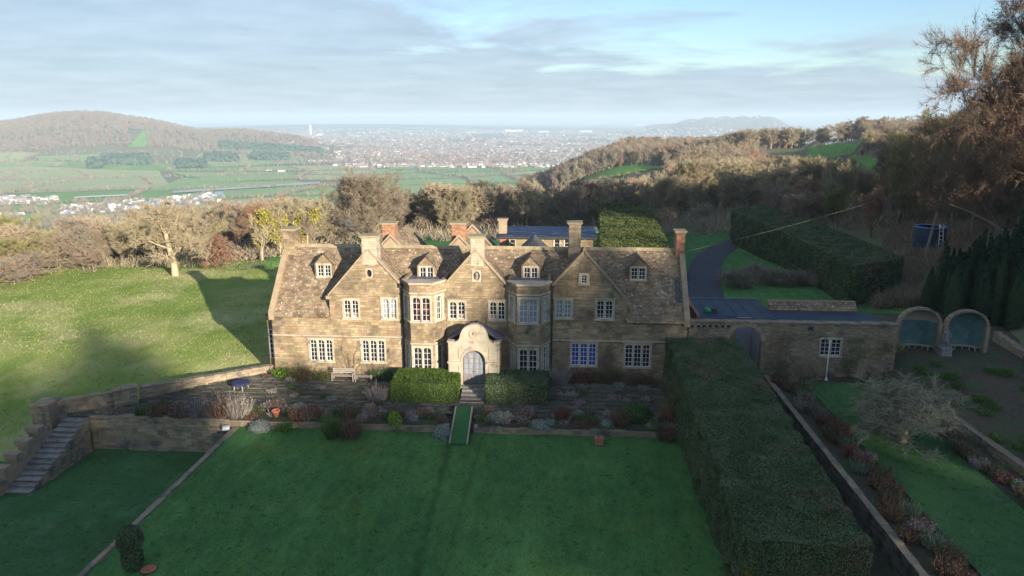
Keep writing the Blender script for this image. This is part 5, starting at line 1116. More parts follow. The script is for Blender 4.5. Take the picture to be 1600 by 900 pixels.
# ---------------------------------------------------------------- gate wall, outbuildings, garden buildings
def gate_wall():
    h = thing('gate_wall', 'high stone garden wall with round arched gateway, pigeon holes and white window', 'wall', (16, 0, 0))
    F = Wall((9.95, -.05, 0), (1, 0)); X = lambda x: x - 9.95; holes = []
    for px in (1081.5, 1091.5, 1099.5, 1109.5, 1119.5, 1129, 1138): x, z = ony(px, 509.5, 0); holes.append((X(x) - .09, X(x) + .09, z - .1, z + .08))
    ax, ar, az = 14.2, 1.25, 3.45
    a0, z1 = ony(1283, 530, 0); a1, z0 = ony(1312, 555.5, 0); win = window(F, X(a0), X(a1), z0, z1, 2, h, arched=False, rows=4, hood=False, sur=.1, glass='glass'); holes.append(win)
    K = 7      # the arch as a stack of shrinking openings
    holes.append((X(ax - ar), X(ax + ar), -1, az))
    for k in range(K):
        t0 = az + ar * k / K; t1 = az + ar * (k + 1) / K; w = math.sqrt(max(0, ar ** 2 - (t0 + .5 * ar / K - az) ** 2)); holes.append((X(ax - w), X(ax + w), t0 - .001, t1))
    wb = F.build(lambda z: (0, 15.4), -.5, 4.92, holes, h, m='wallstone', course=.2, wid=(.25, .55), rough=.035)
    for hx in holes[:7]: MB().quad(F.P(hx[0] - .02, hx[2] - .02, -.1), F.P(hx[1] + .02, hx[2] - .02, -.1), F.P(hx[1] + .02, hx[3] + .02, -.1), F.P(hx[0] - .02, hx[3] + .02, -.1)).build('pigeon_hole', M['iron'], h)
    N = 13
    for k in range(N):
        t0, t1 = math.pi * k / N, math.pi * (k + 1) / N - .02; f_ = lambda t, r, d: (ax - r * math.cos(t), -.05 + d, az + r * math.sin(t)); mb = MB()
        mb.add([f_(t0, ar - .04, -.06), f_(t1, ar - .04, -.06), f_(t1, ar + .28, -.06), f_(t0, ar + .28, -.06), f_(t0, ar - .04, .42), f_(t1, ar - .04, .42), f_(t1, ar + .28, .42), f_(t0, ar + .28, .42)], [(3, 2, 1, 0), (0, 1, 5, 4), (2, 3, 7, 6), (1, 2, 6, 5), (3, 0, 4, 7)]); mb.build('arch_stone', M['coping'], h)
    bk = MB(); bk.box(9.95, ax - ar, .05, .42, -.5, 4.9); bk.box(ax + ar, a0 - .05, .05, .42, -.5, 4.9); bk.box(a1 + .05, 25.35, .05, .42, -.5, 4.9); bk.box(a0 - .05, a1 + .05, .15, .42, z1 + .1, 4.9); bk.box(a0 - .05, a1 + .05, .15, .42, -.5, z0 - .1); bk.box(ax - ar - .1, ax + ar + .1, .05, .42, 4.74, 4.9); bk.build('wall_core', M['wallstone'], h, kind='stuff')
    x = 9.95
    while x < 25.3:
        w = min(random.uniform(.35, .6), 25.4 - x); mb = MB(); mb.box(x, x + w - .012, -.16, .56, 4.92, 5.0 + random.uniform(-.01, .04), j=.02); mb.build('coping_stone', M['wallstone'], h); x += w
    # grey gate leaf folded back inside the arch
    mb = MB(); mb.box(15.34, 15.42, .45, 2.3, .0, 4.2); g = mb.build('gate_leaf', M['lilac'], h)
    mb = MB(); mb.box(14.2, 15.3, 2.6, 2.7, .0, 4.6); mb.build('inner_door', M['lilac'], h); mb = MB(); mb.box(13.3, 14.1, 2.8, 2.9, .0, 4.6); mb.build('inner_panel', M['bluecloth'], h)
    mb = MB()
    pts = [(19.25, 4.45), (19.05, 4.6), (18.8, 4.45)]
    x, z = ony(1267, 513, -.1); mb.prism([(x - .22, -.12, z), (x - .1, -.12, z + .14), (x + .06, -.12, z + .08), (x + .24, -.12, z + .16), (x + .16, -.12, z - .04), (x + .2, -.12, z - .22), (x, -.12, z - .1), (x - .16, -.12, z - .22)], (0, .03, 0)); mb.build('blue_plaque', M['bluecloth'], h)
gate_wall()
mb = MB(); a = ony(1297, 531, -.9); mb.tube((20.15, -.9, 1.0), (20.15, -.9, a[1]), .04, n=8); mb.tube((20.15, -.9, .8), (20.15, -.9, 1.0), .12, .06, 10); mb.tube((20.0, -.9, a[1] - .1), (20.3, -.9, a[1] - .1), .03); tag(mb.build('white_post', M['white']), 'slim white post standing before the white window of the gate wall', 'post')
def outbuildings():
    g = thing('garage', 'flat roofed garage with blue grey membrane roof behind the gate wall', 'garage', (14, 5.5, 0))
    z = 4.55; mb = MB(); mb.box(11.3, 17.1, 2.7, 8.5, -.3, z - .1); mb.build('wall', M['render'], g)
    mb = MB(); mb.box(11.0, 17.3, 2.45, 8.75, z - .1, z); mb.build('roof', M['felt'], g); mb = MB(); mb.box(10.98, 17.32, 8.6, 8.8, z + .002, z + .09); mb.build('roof_edge', M['lead'], g)
    for k in range(5): x = 12.1 + k * 1.1; mb = MB(); mb.box(x, x + .05, 2.6, 8.55, z + .001, z + .03); mb.build('roof_seam', M['felt'], g)
    mb = MB(); mb.box(10.95, 11.25, 2.4, 8.8, z + .002, z + .28, j=.01); mb.build('parapet', M['brick'], g)
    o = thing('green_bag', 'green and black bundle lying on the blue garage roof', 'bundle', (12.2, 4.4, z + .01)); mb = MB(); mb.lathe((12.2, 4.4, z + .005), [(.3, 0), (.34, .15), (.22, .3), (.08, .36)], 9); mb.build('sack', M['green'], o, smooth=True); mb = MB(); mb.box(12.45, 12.95, 4.2, 4.6, z + .005, z + .3, j=.05); mb.build('crate', M['iron'], o)
    s = thing('store_building', 'long low store with flat roof and stone tiled back wall right of the garage', 'shed', (21, 5, 0))
    mb = MB(); mb.box(17.35, 24.9, .5, 5.0, -.3, 4.4); mb.build('wall', M['render'], s); mb = MB(); mb.box(17.33, 25.2, .45, 5.05, 4.4, 4.5); mb.build('roof', M['felt'], s)
    mb = MB(); mb.box(17.4, 24.3, 5.1, 6.3, -.3, 4.6); mb.build('back_wall', M['wallstone'], s)
    mb = MB(); mb.prism([(17.35, 5.0, 4.6), (17.35, 6.4, 4.6), (17.35, 5.75, 5.25)], (7.0, 0, 0)); r = mb.build('tiled_roof', M['tile'], s)
    tiles((17.35, 5.0, 4.6), (1, 0, 0), Vector((0, .75, .65)).normalized(), 7.0, .99, r, ex=.2)
    mb = MB(); mb.box(17.35, 24.35, 5.66, 5.84, 5.22, 5.3); mb.build('ridge', M['coping'], r)
    c = thing('parked_car', 'dark blue car parked on the drive behind the garage roof', 'car', (18.6, 11.6, 0)); mb = MB()
    prof = [(-2.1, .35), (-2.15, .75), (-1.4, .9), (-.7, 1.4), (.9, 1.42), (1.6, .98), (2.1, .9), (2.15, .4)]
    mb.prism([(18.6 + a, 10.75, b) for a, b in prof], (0, 1.7, 0)); mb.build('body', M['tank'], c); mb = MB(); mb.prism([(18.6 + a, 10.74, b) for a, b in [(-1.25, .93), (-.65, 1.33), (.85, 1.35), (1.4, .97)]], (0, 1.72, 0)); mb.build('window_glass', M['glass'], c)
    for a in (-1.35, 1.35):
        for yy in (10.72, 12.28): mb = MB(); mb.tube((18.6 + a, yy, .33), (18.6 + a, yy + .2, .33), .33, n=14); mb.build('wheel', M['iron'], c)
    # annex behind the house
    h = thing('rear_annex', 'flat roofed annex with light streaked blue roof and small chimney behind the house', 'building', (-1, 23, 0))
    x0, zt = ony(776, 368.5, 20); x1, _ = ony(932, 368, 20); W_ = Wall((x0 + .3, 20.2, 0), (1, 0)); L = x1 - x0 - .6
    hl = []; 
    for px in (800.5, 870, 886): xa, za = ony(px - 4, 374.5, 20.2); xb, zb_ = ony(px + 4, 386, 20.2); hl.append(window(W_, xa - x0 - .3, xb - x0 - .3, zb_, za, 1, h, arched=False, rows=2, cols=1, hood=False, sur=.1, name='window'))
    W_.build(lambda z: (0, L), -.3, zt - .25, hl, h, course=.25, wid=(.4, .8)); mb = MB(); mb.box(x0 + .3, x1 - .3, 20.35, 26.6, -.3, zt - .25); mb.build('rear_walls', M['render'], h)
    mb = MB(); mb.box(x0 - .1, x1 + .1, 19.8, 27.2, zt - .25, zt - .05); mb.build('fascia', M['iron'], h); mb = MB(); mb.box(x0 + .1, x1 - .1, 20.0, 27.0, zt - .05, zt); mb.build('roof', M['glintfelt'], h)
    mb = MB(); mb.box(x0 + .32, x0 + 1.0, 20.1, 20.2, 5.5, zt - .3); mb.build('brick_corner', M['brick'], h)
    xa, z1 = ony(779, 343, 21.5); xb, _ = ony(791.5, 343, 21.5); mb = MB(); mb.box(xa, xb, 21.5, 22.4, zt - .1, z1 - .1); ch = mb.build('chimney', M['coping'], h); mb = MB(); mb.box(xa - .12, xb + .12, 21.38, 22.52, z1 - .1, z1 + .05); mb.build('cap', M['coping'], ch)
    s = thing('green_shed', 'small green roofed shed squeezed between the annex and the broad hedge', 'shed', (5, 24, 0)); a, z = ony(912, 362, 24); b, _ = ony(934, 362, 24)
    mb = MB(); mb.box(a, b, 24, 27.5, 0, z - .1); mb.build('wall', M['conifer'], s); mb = MB(); mb.box(a - .1, b + .1, 23.9, 27.6, z - .1, z + .02); mb.build('roof', M['tealpaint'], s)
outbuildings()
def alcoves():
    y = 2.6
    for i, (l, c, r_, top, lab, mm) in enumerate([(1407, 1438, 1468, 483, 'round headed garden alcove with faded teal back, left of the statue', 'render'), (1481, 1510, 1543, 487, 'round headed teal garden alcove with curved bench, right of the statue', 'tealpaint')]):
        x0, _ = ony(l, 500, y); x1, _ = ony(r_, 500, y); _, zt = ony(c, top, y); cx = (x0 + x1) / 2; R_ = (x1 - x0) / 2; zb = 2.0; zs = zt - R_ * .78
        a = thing('garden_alcove', lab, 'alcove', (cx, y, zb))
        N = 12; mb = MB(); up_ = MB()
        for k in range(N):   # curved back: half cylinder below, half dome above
            t0, t1 = math.pi * k / N, math.pi * (k + 1) / N; p = lambda t, z: (cx - R_ * math.cos(t), y + R_ * .75 * math.sin(t), z)
            mb.quad(p(t0, zb - .3), p(t1, zb - .3), p(t1, zs), p(t0, zs))
            for j in range(5):
                e0, e1 = math.pi / 2 * j / 5, math.pi / 2 * (j + 1) / 5; q = lambda t, e: (cx - R_ * math.cos(t) * math.cos(e), y + R_ * .75 * math.sin(t) * math.cos(e), zs + R_ * .78 * math.sin(e)); up_.quad(q(t0, e0), q(t1, e0), q(t1, e1), q(t0, e1))
        mb.build('curved_back', M['tealpaint'], a, smooth=True); up_.build('half_dome', M['render' if i == 0 else 'tealpaint'], a, smooth=True)
        for k in range(11):
            t0, t1 = math.pi * k / 11, math.pi * (k + 1) / 11 - .03; q = lambda t, s, d: (cx - R_ * s * math.cos(t), y + d, zs + R_ * s * .78 * math.sin(t)); m_ = MB()
            m_.add([q(t0, .98, -.12), q(t1, .98, -.12), q(t1, 1.12, -.12), q(t0, 1.12, -.12), q(t0, .98, .3), q(t1, .98, .3), q(t1, 1.12, .3), q(t0, 1.12, .3)], [(3, 2, 1, 0), (0, 1, 5, 4), (2, 3, 7, 6), (1, 2, 6, 5), (3, 0, 4, 7)]); m_.build('arch_stone', M['wallstone'], a)
        for s_ in (-1, 1): m_ = MB(); m_.box(cx + s_ * R_ * 1.075 - R_ * .095, cx + s_ * R_ * 1.075 + R_ * .095, y - .12, y + .3, zb - .3, zs, j=.01); m_.build('jamb', M['wallstone'], a)
        N = 7
        s_m = MB(); lg = []
        for k in range(N):
            t0, t1 = math.pi * (.06 + .88 * k / N), math.pi * (.06 + .88 * (k + 1) / N); p = lambda t, s, z: (cx - R_ * s * math.cos(t), y + R_ * .75 * s * math.sin(t) - .05, z)
            s_m.add([p(t0, .66, zb + .45), p(t1, .66, zb + .45), p(t1, .95, zb + .45), p(t0, .95, zb + .45), p(t0, .66, zb + .38), p(t1, .66, zb + .38)], [(0, 1, 2, 3), (4, 5, 1, 0)])
        s_m.build('bench_seat', M['teak'], a)
        for k in range(6): t = math.pi * (.1 + .8 * k / 5); b = (cx - R_ * .7 * math.cos(t), y + R_ * .75 * .7 * math.sin(t) - .05); m_ = MB(); m_.tube((*b, zb - .1), (*b, zb + .4), .05, n=6); m_.build('bench_leg', M['teak'], a)
alcoves()
def statue():
    x, z = ony(1476.5, 546, 1.9); zb = 2.0; y = 1.9; root = thing('garden_statue', 'weathered stone figure statue on a moulded plinth between the two alcoves', 'statue', (x, y, zb))
    mb = MB(); mb.box(x - .42, x + .42, y - .42, y + .42, zb - .2, zb + .12); mb.box(x - .36, x + .36, y - .36, y + .36, zb + .12, zb + .62); mb.box(x - .43, x + .43, y - .43, y + .43, zb + .62, zb + .72); mb.box(x - .2, x + .2, y - .375, y - .36, zb + .25, zb + .5); mb.build('plinth', M['statue'], root)
    B = zb + .72; Hs = 1.65
    J = [(0, 0, .52, .13), (0, 0, .72, .12), (0, 0, .9, .15), (0, 0, 1.02, .13), (0, 0, 1.13, .05), (.01, -.02, 1.24, .085), (.01, -.02, 1.34, .06),
         (.2, 0, 1.0, .055), (.27, -.03, .82, .045), (.17, -.15, .7, .035), (.12, -.2, .68, .03), (-.2, 0, 1.0, .055), (-.28, .0, .8, .045), (-.26, -.08, .6, .035), (-.24, -.12, .55, .03),
         (.1, 0, .42, .1), (.11, -.04, .22, .07), (.12, -.01, .03, .05), (.12, -.12, .01, .04), (-.1, 0, .42, .1), (-.1, .0, .22, .07), (-.1, .02, .03, .05), (-.11, -.1, .01, .04), (-.05, .12, .3, .12), (0, .1, .05, .14)]
    Eg = [(0, 1), (1, 2), (2, 3), (3, 4), (4, 5), (5, 6), (3, 7), (7, 8), (8, 9), (9, 10), (3, 11), (11, 12), (12, 13), (13, 14), (0, 15), (15, 16), (16, 17), (17, 18), (0, 19), (19, 20), (20, 21), (21, 22), (0, 23), (23, 24)]
    me = bpy.data.meshes.new('figure'); k = Hs / 1.42; me.from_pydata([(a * k + x - root.location.x, b * k + y - root.location.y, c * k + B - root.location.z) for a, b, c, r in J], Eg, []); o = link(bpy.data.objects.new('figure', me)); o.parent = root
    sk = o.modifiers.new('skin', 'SKIN'); sv = me.skin_vertices[0].data
    for i, j in enumerate(J): sv[i].radius = (j[3] * k, j[3] * k * .85)
    sv[0].use_root = True; su = o.modifiers.new('sub', 'SUBSURF'); su.levels = 1; su.render_levels = 1; me.materials.append(M['statue'])
    c = MB(); c.prism([(x + .12, y + .1, B + 1.0), (x + .3, y + .12, B + .5), (x + .34, y + .14, B + .05), (x - .3, y + .16, B + .05), (x - .22, y + .12, B + .8)], (0, .1, 0)); c.build('drapery', M['statue'], root)
statue()
stone_wall('boundary_wall', 'rough rubble wall sloping down at the right edge of the kitchen garden', [((35.6, 5.6), (35.0, -3), 1.4, (3.0, 2.4), .5)], cope=None, wid=(.2, .45), course=.18)
stone_wall('bed_wall', 'crumbling low rubble wall along the far bed of the kitchen garden', [((25.0, -6.8), (25.4, -11.3), .6, (1.5, 1.3), .45), ((25.4, -11.3), (25.9, -22), .6, (1.3, 1.4), .45)], cope=None, wid=(.2, .45), course=.15)
stone_wall('path_wall', 'low retaining wall with blue grey slab coping beside the kitchen garden border', [((16.0, -46), (16.0, -.4), -.6, .86, .3)][::1], wid=(.3, .6), cope=(.34, .05, .9), m='darkwall')
# ---------------------------------------------------------------- garden furniture and pots
def bench(x, y, z, w, label, back=True):
    r = thing('garden_bench', label, 'bench', (x, y, z), None)
    for k in range(4): mb = MB(); mb.box(x - w / 2, x + w / 2, y - .25 + k * .12, y - .15 + k * .12, z + .43, z + .46); mb.build('seat_slat', M['teak'], r)
    for s_ in (-1, 1):
        for yy, hh in ((y - .22, .62), (y + .25, .95 if back else .45)): mb = MB(); mb.box(x + s_ * (w / 2 - .05) - .04, x + s_ * (w / 2 - .05) + .04, yy - .04, yy + .04, z, z + hh); mb.build('leg', M['teak'], r)
        if back: mb = MB(); mb.box(x + s_ * (w / 2 - .05) - .045, x + s_ * (w / 2 - .05) + .045, y - .27, y + .24, z + .62, z + .67); mb.build('armrest', M['teak'], r)
    if back:
        for zz in (.56, .7, .84): mb = MB(); mb.box(x - w / 2 + .1, x + w / 2 - .1, y + .23, y + .27, z + zz, z + zz + .1); mb.build('back_slat', M['teak'], r)
bench(-16.6, -1.15, -.03, 1.75, 'silvery teak bench with high back against the left part of the house front')
bench(-14.95, -1.2, -.03, 1.35, 'low backless teak bench right of the high backed one on the terrace', back=False)
r = thing('round_table', 'round garden table under a dark blue cover on the west terrace', 'table', (-23.9, -3.2, -.3)); mb = MB(); K = 22
mb.lathe((-23.9, -3.2, -.3), [(.66, .6), (.68, .72), (.64, .76), (.3, .79)], 22); mb.build('cover', M['bluecloth'], r, smooth=False)
for a in range(4): c, s_ = math.cos(a * 1.57 + .6), math.sin(a * 1.57 + .6); mb = MB(); mb.tube((-23.9 + c * .55, -3.2 + s_ * .55, -.33), (-23.9 + c * .45, -3.2 + s_ * .45, .42), .035); mb.build('leg', M['teak'], r)
def pot(x, y, z, s, label, name='terracotta_pot'):
    o = MB(); o.lathe((x, y, z), [(.14 * s, 0), (.22 * s, .32 * s), (.25 * s, .34 * s), (.25 * s, .42 * s), (.2 * s, .42 * s), (.17 * s, .3 * s)], 14); tag(o.build(name, M['terracotta'], smooth=True), label, 'pot')
pot(-19.55, -7.5, -.42, 1.2, 'terracotta pot standing in the bed beside the flat silver cushion plant')
o = MB(); o.lathe((-19.2, -24.5, -1.0), [(.1, 0), (.3, .06), (.36, .12), (.33, .12), (.1, .07)], 16); tag(o.build('terracotta_dish', M['terracotta']), 'shallow terracotta dish on the lawn beside the small topiary', 'dish')
def brazier():
    r = thing('brick_planter', 'squat reddish planter box standing on the lawn near the right end of the low wall', 'planter', (2.85, -9.1, -1)); x, y = 2.85, -9.1
    mb = MB(); mb.box(x - .26, x + .26, y - .25, y + .25, -1.02, -.62, j=.01); mb.build('box', M['terracotta'], r); mb = MB(); mb.box(x - .3, x + .3, y - .3, y + .3, -.62, -.56, j=.01); mb.build('rim', M['brick'], r)
    for k in range(5): mb = MB(); a = random.uniform(-.15, .15); mb.tube((x + a, y, -.58), (x + a * 1.6, y + random.uniform(-.1, .1), -.3), .012, n=4); mb.build('dead_stem', M['leafbrown'], r)
brazier()
# topiary, tank, pole, ladder
def topiary():
    x, y, z = -20.0, -24.4, -1.0; r = thing('topiary_yew', 'small dark rounded yew column standing on the lawn by the stone edging', 'topiary', (x, y, z))
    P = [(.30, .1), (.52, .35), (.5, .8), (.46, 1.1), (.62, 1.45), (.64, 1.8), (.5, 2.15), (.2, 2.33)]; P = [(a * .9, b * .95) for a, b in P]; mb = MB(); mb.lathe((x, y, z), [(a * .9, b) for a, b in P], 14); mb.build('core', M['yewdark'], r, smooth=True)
    n = 4200; t = RNG.random(n); zz = .1 + 2.1 * t; rr = np.interp(zz, [p[1] for p in P], [p[0] for p in P]); a = RNG.random(n) * 6.283; u = np.stack([np.cos(a), np.sin(a), np.where(zz > 1.9, .8, .15)], 1)
    p = np.stack([x + np.cos(a) * rr, y + np.sin(a) * rr, z + zz], 1) + RNG.normal(size=(n, 3)) * .025; v, f = leaf_quads(p, u, .07, tilt=.9, asp=.5); np_mesh('foliage', v, f, M['yew'], r, kind='stuff')
    mb = MB(); mb.tube((x, y, z - .1), (x, y, z + .4), .06); mb.build('trunk', M['bark'], r)
topiary()
def tank():
    d = 12.2; x0, y0, z0 = G(1450, 391); 
    gx, gy, gz = x0, y0, z0; rr = 34 / FPX * math.hypot(gx, gy + 54) * .56; h = 36 / FPX * math.hypot(gx, gy + 54)
    r = thing('water_tank', 'round dark blue water tank with pale lid rim on the scrubby hillside', 'tank', (gx, gy, gz)); mb = MB(); mb.lathe((gx, gy, gz - .3), [(rr, 0), (rr, h * .33), (rr * 1.02, h * .34), (rr * 1.02, h * .36), (rr, h * .37), (rr, h * .66), (rr * 1.02, h * .67), (rr * 1.02, h * .69), (rr, h * .7), (rr, h)], 30); mb.build('shell', M['tank'], r, smooth=False)
    mb = MB(); K = 30; mb.lathe((gx, gy, gz - .3 + h), [(rr * 1.05, -.08), (rr * 1.05, .06), (rr * .96, .07), (rr * .9, .0)], 30); mb.build('lid', M['tanktop'], r)
    # step ladder leaning on the tank
    lx, ly = gx + .35, gy - rr - .35; l = thing('step_ladder', 'white ladder leaning against the front of the blue tank', 'ladder', (lx, ly, gz))
    for s_ in (-1, 1): mb = MB(); mb.tube((lx + s_ * .3, ly - .35, gz - .2), (lx + s_ * .2, ly + .3, gz + h + .3), .05, n=5); mb.build('rail', M['alu'], l)
    for k in range(7): t = .1 + .8 * k / 6; mb = MB(); mb.tube((lx - .3 + .1 * t, ly - .35 + .65 * t, gz - .2 + (h + .5) * t), (lx + .3 - .1 * t, ly - .35 + .65 * t, gz - .2 + (h + .5) * t), .035, n=5); mb.build('rung', M['alu'], l)
    mb = MB(); mb.box(lx - .25, lx + .25, ly + .1, ly + .4, gz + h - .25, gz + h + .1, j=.04); mb.build('top_platform', M['alu'], l)
    px, py_, pz = G(1442, 410); D = math.hypot(px, py_ + 54); H = 122 / FPX * D; dx = 17 / FPX * D
    p = thing('utility_pole', 'leaning timber utility pole in front of the blue tank', 'pole', (px, py_, pz)); mb = MB(); mb.tube((px, py_, pz - .5), (px + dx, py_, pz + H), .17, .11, 8); mb.build('post', M['polewood'], p)
    mb = MB(); mb.tube((px + dx - .3, py_, pz + H + .05), (px + dx + .35, py_, pz + H - .1), .05, n=6); mb.build('crossarm', M['polewood'], p)
    for s_ in (-.22, .25): mb = MB(); mb.lathe((px + dx + s_, py_, pz + H + .05), [(.05, 0), (.07, .08), (.03, .16)], 6); mb.build('insulator', M['alu'], p)
    mb = MB(); mb.box(px + dx * .5 - .15, px + dx * .5 + .15, py_ - .25, py_ - .1, pz + H * .5 - .1, pz + H * .5 + .1); mb.build('junction_box', M['terracotta'], p)
    a = Vector((px + dx, py_, pz + H * .97)); b = Vector((9.9, 4.6, 9.4)); mb = MB(); K = 24; q = [a.lerp(b, k / K) - Vector((0, 0, 0.5 * 4 * (k / K) * (1 - k / K))) for k in range(K + 1)]
    for k in range(K): mb.tube(q[k], q[k + 1], .007, n=4)
    tag(mb.build('overhead_wire', M['polewood']), 'thin overhead wire sagging from the leaning pole to the right chimney', 'wire')
tank()
def fence():
    pts = [onz(*p, .3) for p in [(1040, 362), (1062, 357), (1090, 356), (1140, 352)]]; r = thing('paddock_fence', 'post and rail paddock fence beyond the drive and the broad hedge', 'fence', (*pts[0], 0)); P = smooth_pts(pts, 6)
    for i, (x, y) in enumerate(P):
        z = tz(x, y); mb = MB(); mb.box(x - .07, x + .07, y - .07, y + .07, z - .2, z + 1.25); mb.build('post', M['polewood'], r)
        if i < len(P) - 1:
            x2, y2 = P[i + 1]; z2 = tz(x2, y2)
            for hh in (.4, .75, 1.1): mb = MB(); mb.tube((x, y, z + hh), (x2, y2, z2 + hh), .05, n=4); mb.build('rail', M['polewood'], r)
fence()
# ---------------------------------------------------------------- border plants (each one its own)
def bz(x, y): return ground_z(x, y) + .03
def at(px, py, z=-.45):
    x, y = onz(px, py, z)
    if x < -22.4: y = max(y, -7.55)
    return x, y, bz(x, y)
for px, py, rx, rz, m, n, lf_, lab in [
 (408, 660, .85, .62, 'leafsilver', 1500, .06, 'flat silver cushion plant beside the terracotta pot on the low wall'),
 (618, 660, .55, .75, 'leaflime', 1300, .07, 'bright lime green ball shrub in the bed below the left box hedge'),
 (691, 670, .78, .8, 'leafsilver', 1800, .06, 'large round silver shrub on the wall edge left of the green ramp'),
 (776, 655, .95, .55, 'leafsilver', 1500, .07, 'pale grey leafy clump in the bed right of the green ramp'),
 (842, 664, .85, .45, 'leafsilver', 1300, .06, 'low silver mound by the wall below the right box hedge'),
 (996, 655, 1.25, 1.15, 'leafgreen', 2400, .08, 'rounded mid green shrub on the right of the terrace bed'),
 (1022, 668, .6, .5, 'yew', 900, .08, 'small dark green mound right of the round green shrub'),
 (668, 645, .5, .45, 'leafheath', 800, .06, 'dry pinkish grey shrub just left of the big silver ball'),
 (578, 642, .55, .6, 'leafheath', 800, .06, 'dry pale seed head clump behind the russet bush in the left bed'),
 (566, 655, .5, .5, 'leafheath', 800, .06, 'pale grey pink mound in front of the left box hedge'),
 (598, 650, .45, .55, 'leafheath', 700, .06, 'small faded heather mound left of the lime ball'),
 (648, 655, .4, .4, 'leafsilver', 500, .06, 'small silver tuft right of the lime ball'),
 (905, 650, .6, .4, 'leafsilver', 600, .07, 'low grey leafy patch in the middle of the right bed'),
 (948, 662, .5, .35, 'leafsilver', 600, .06, 'small grey green patch by the wall left of the green shrub'),
 (468, 640, .6, .5, 'leafsilver', 700, .07, 'grey green clump at the back of the left bed'),
 (745, 648, .35, .35, 'leafheath', 500, .06, 'little grey tuft against the right side of the ramp'),
]:
    x, y, z = at(px, py); blob('cushion_shrub' if rz < .6 else 'round_shrub', lab, x, y, z - .1, rx, rz, m, n, lf_)
for px, py, r_, h, m, hd, hn, lab in [
 (518, 672, .6, 1.5, 'leafgreen', 'leafgreen', 500, 'upright olive green shrub leaning over the low wall'),
 (549, 672, .75, 1.1, 'leafbrown', 'leafbrown', 500, 'dark brown twiggy bush hanging over the low wall beside the olive shrub'),
 (345, 648, .9, 1.3, 'leafbrown', 'leafheath', 160, 'tall pale dead stems below the round blue table'),
 (372, 650, .9, 1.4, 'leafheath', 'leafheath', 160, 'straw coloured stems at the left end of the low wall'),
 (280, 652, 1.0, .9, 'leafbrown', 'leafheath', 200, 'brown lavender clump along the top of the retaining wall'),
 (305, 648, 1.0, 1.0, 'leafheath', 'leafheath', 200, 'grey lavender clump along the retaining wall, nearer the table'),
 (248, 648, 1.0, .8, 'leafbrown', 'leafbrown', 200, 'low brown clump at the left of the retaining wall top'),
 (225, 646, .8, .6, 'leafgreen', 'leafgreen', 260, 'yellow green tuft near the head of the steps'),
 (470, 655, .9, .8, 'leafred', 'leafbrown', 300, 'reddish brown perennial clump in the left bed'),
 (490, 652, .8, .8, 'leafbrown', 'leafred', 250, 'russet perennial clump left of the olive shrub'),
 (878, 655, .6, 1.0, 'leafred', 'leafred', 260, 'red stemmed upright clump right of the right box hedge'),
 (968, 664, .6, .9, 'leafred', 'leafbrown', 260, 'rust coloured stems left of the rounded green shrub'),
 (1046, 660, .6, 1.4, 'leafrust', 'leafrust', 260, 'orange brown shrub against the foot of the long hedge'),
 (1040, 676, .7, .8, 'leafbrown', 'leafbrown', 260, 'dark drooping shrub at the right end of the low wall'),
 (430, 640, .8, .7, 'leafbrown', 'leafheath', 150, 'wispy dead stems behind the terracotta pot'),
 (446, 662, .5, .5, 'leafgreen', 'leafgreen', 200, 'small green tuft right of the terracotta pot'),
 (655, 650, .6, .5, 'leafrust', 'leafrust', 150, 'orange brown tuft between the lime ball and the silver ball'),
 (820, 652, .8, .6, 'leafbrown', 'leafheath', 200, 'straw stems below the right box hedge'),
 (590, 628, .9, .9, 'leafheath', 'leafheath', 120, 'wispy grey stems left of the left box hedge'),
 (925, 660, .7, .5, 'leafbrown', 'leafgreen', 260, 'low brown and green ground plant near the middle of the right bed')]:
    x, y, z = at(px, py); stems('upright_shrub' if h > 1 else 'perennial_clump', lab, x, y, z, r_, h, m, n=230, head=hd, hn=int(hn * 1.6), w=.014)
for px, py, r_, h, m, hd, lab in [(470, 588, 1.2, .9, 'leafbrown', 'leafgreen', 'mixed border shrubs under the leftmost ground floor window'), (440, 585, .9, .7, 'leafgreen', 'leaflime', 'yellow green shrub by the left corner of the house'),
 (505, 590, .8, .7, 'leafgreen', 'leafrust', 'green and rust shrub left of the high backed bench'), (602, 590, 1.2, .9, 'yew', 'leafgreen', 'dark border shrub right of the backless bench'), (905, 592, 1.5, 1.1, 'leafred', 'leafred', 'dark red shrubs under the blue curtained window'),
 (950, 590, 1.3, 1.2, 'leafbrown', 'leafgreen', 'green and brown shrub between the two right ground floor windows'), (1000, 598, 1.4, .9, 'leafbrown', 'leafbrown', 'brown shrubs under the rightmost ground floor window'), (875, 596, .7, 1.2, 'leafheath', 'leafheath', 'bare pale stems by the right bay window')]:
    x, y = onz(px, py + 4, 0); stems('border_shrub', lab, x, min(y, -.45), -.05, r_, h, m, n=420, head=hd, hn=900, ry=.45, w=.012)
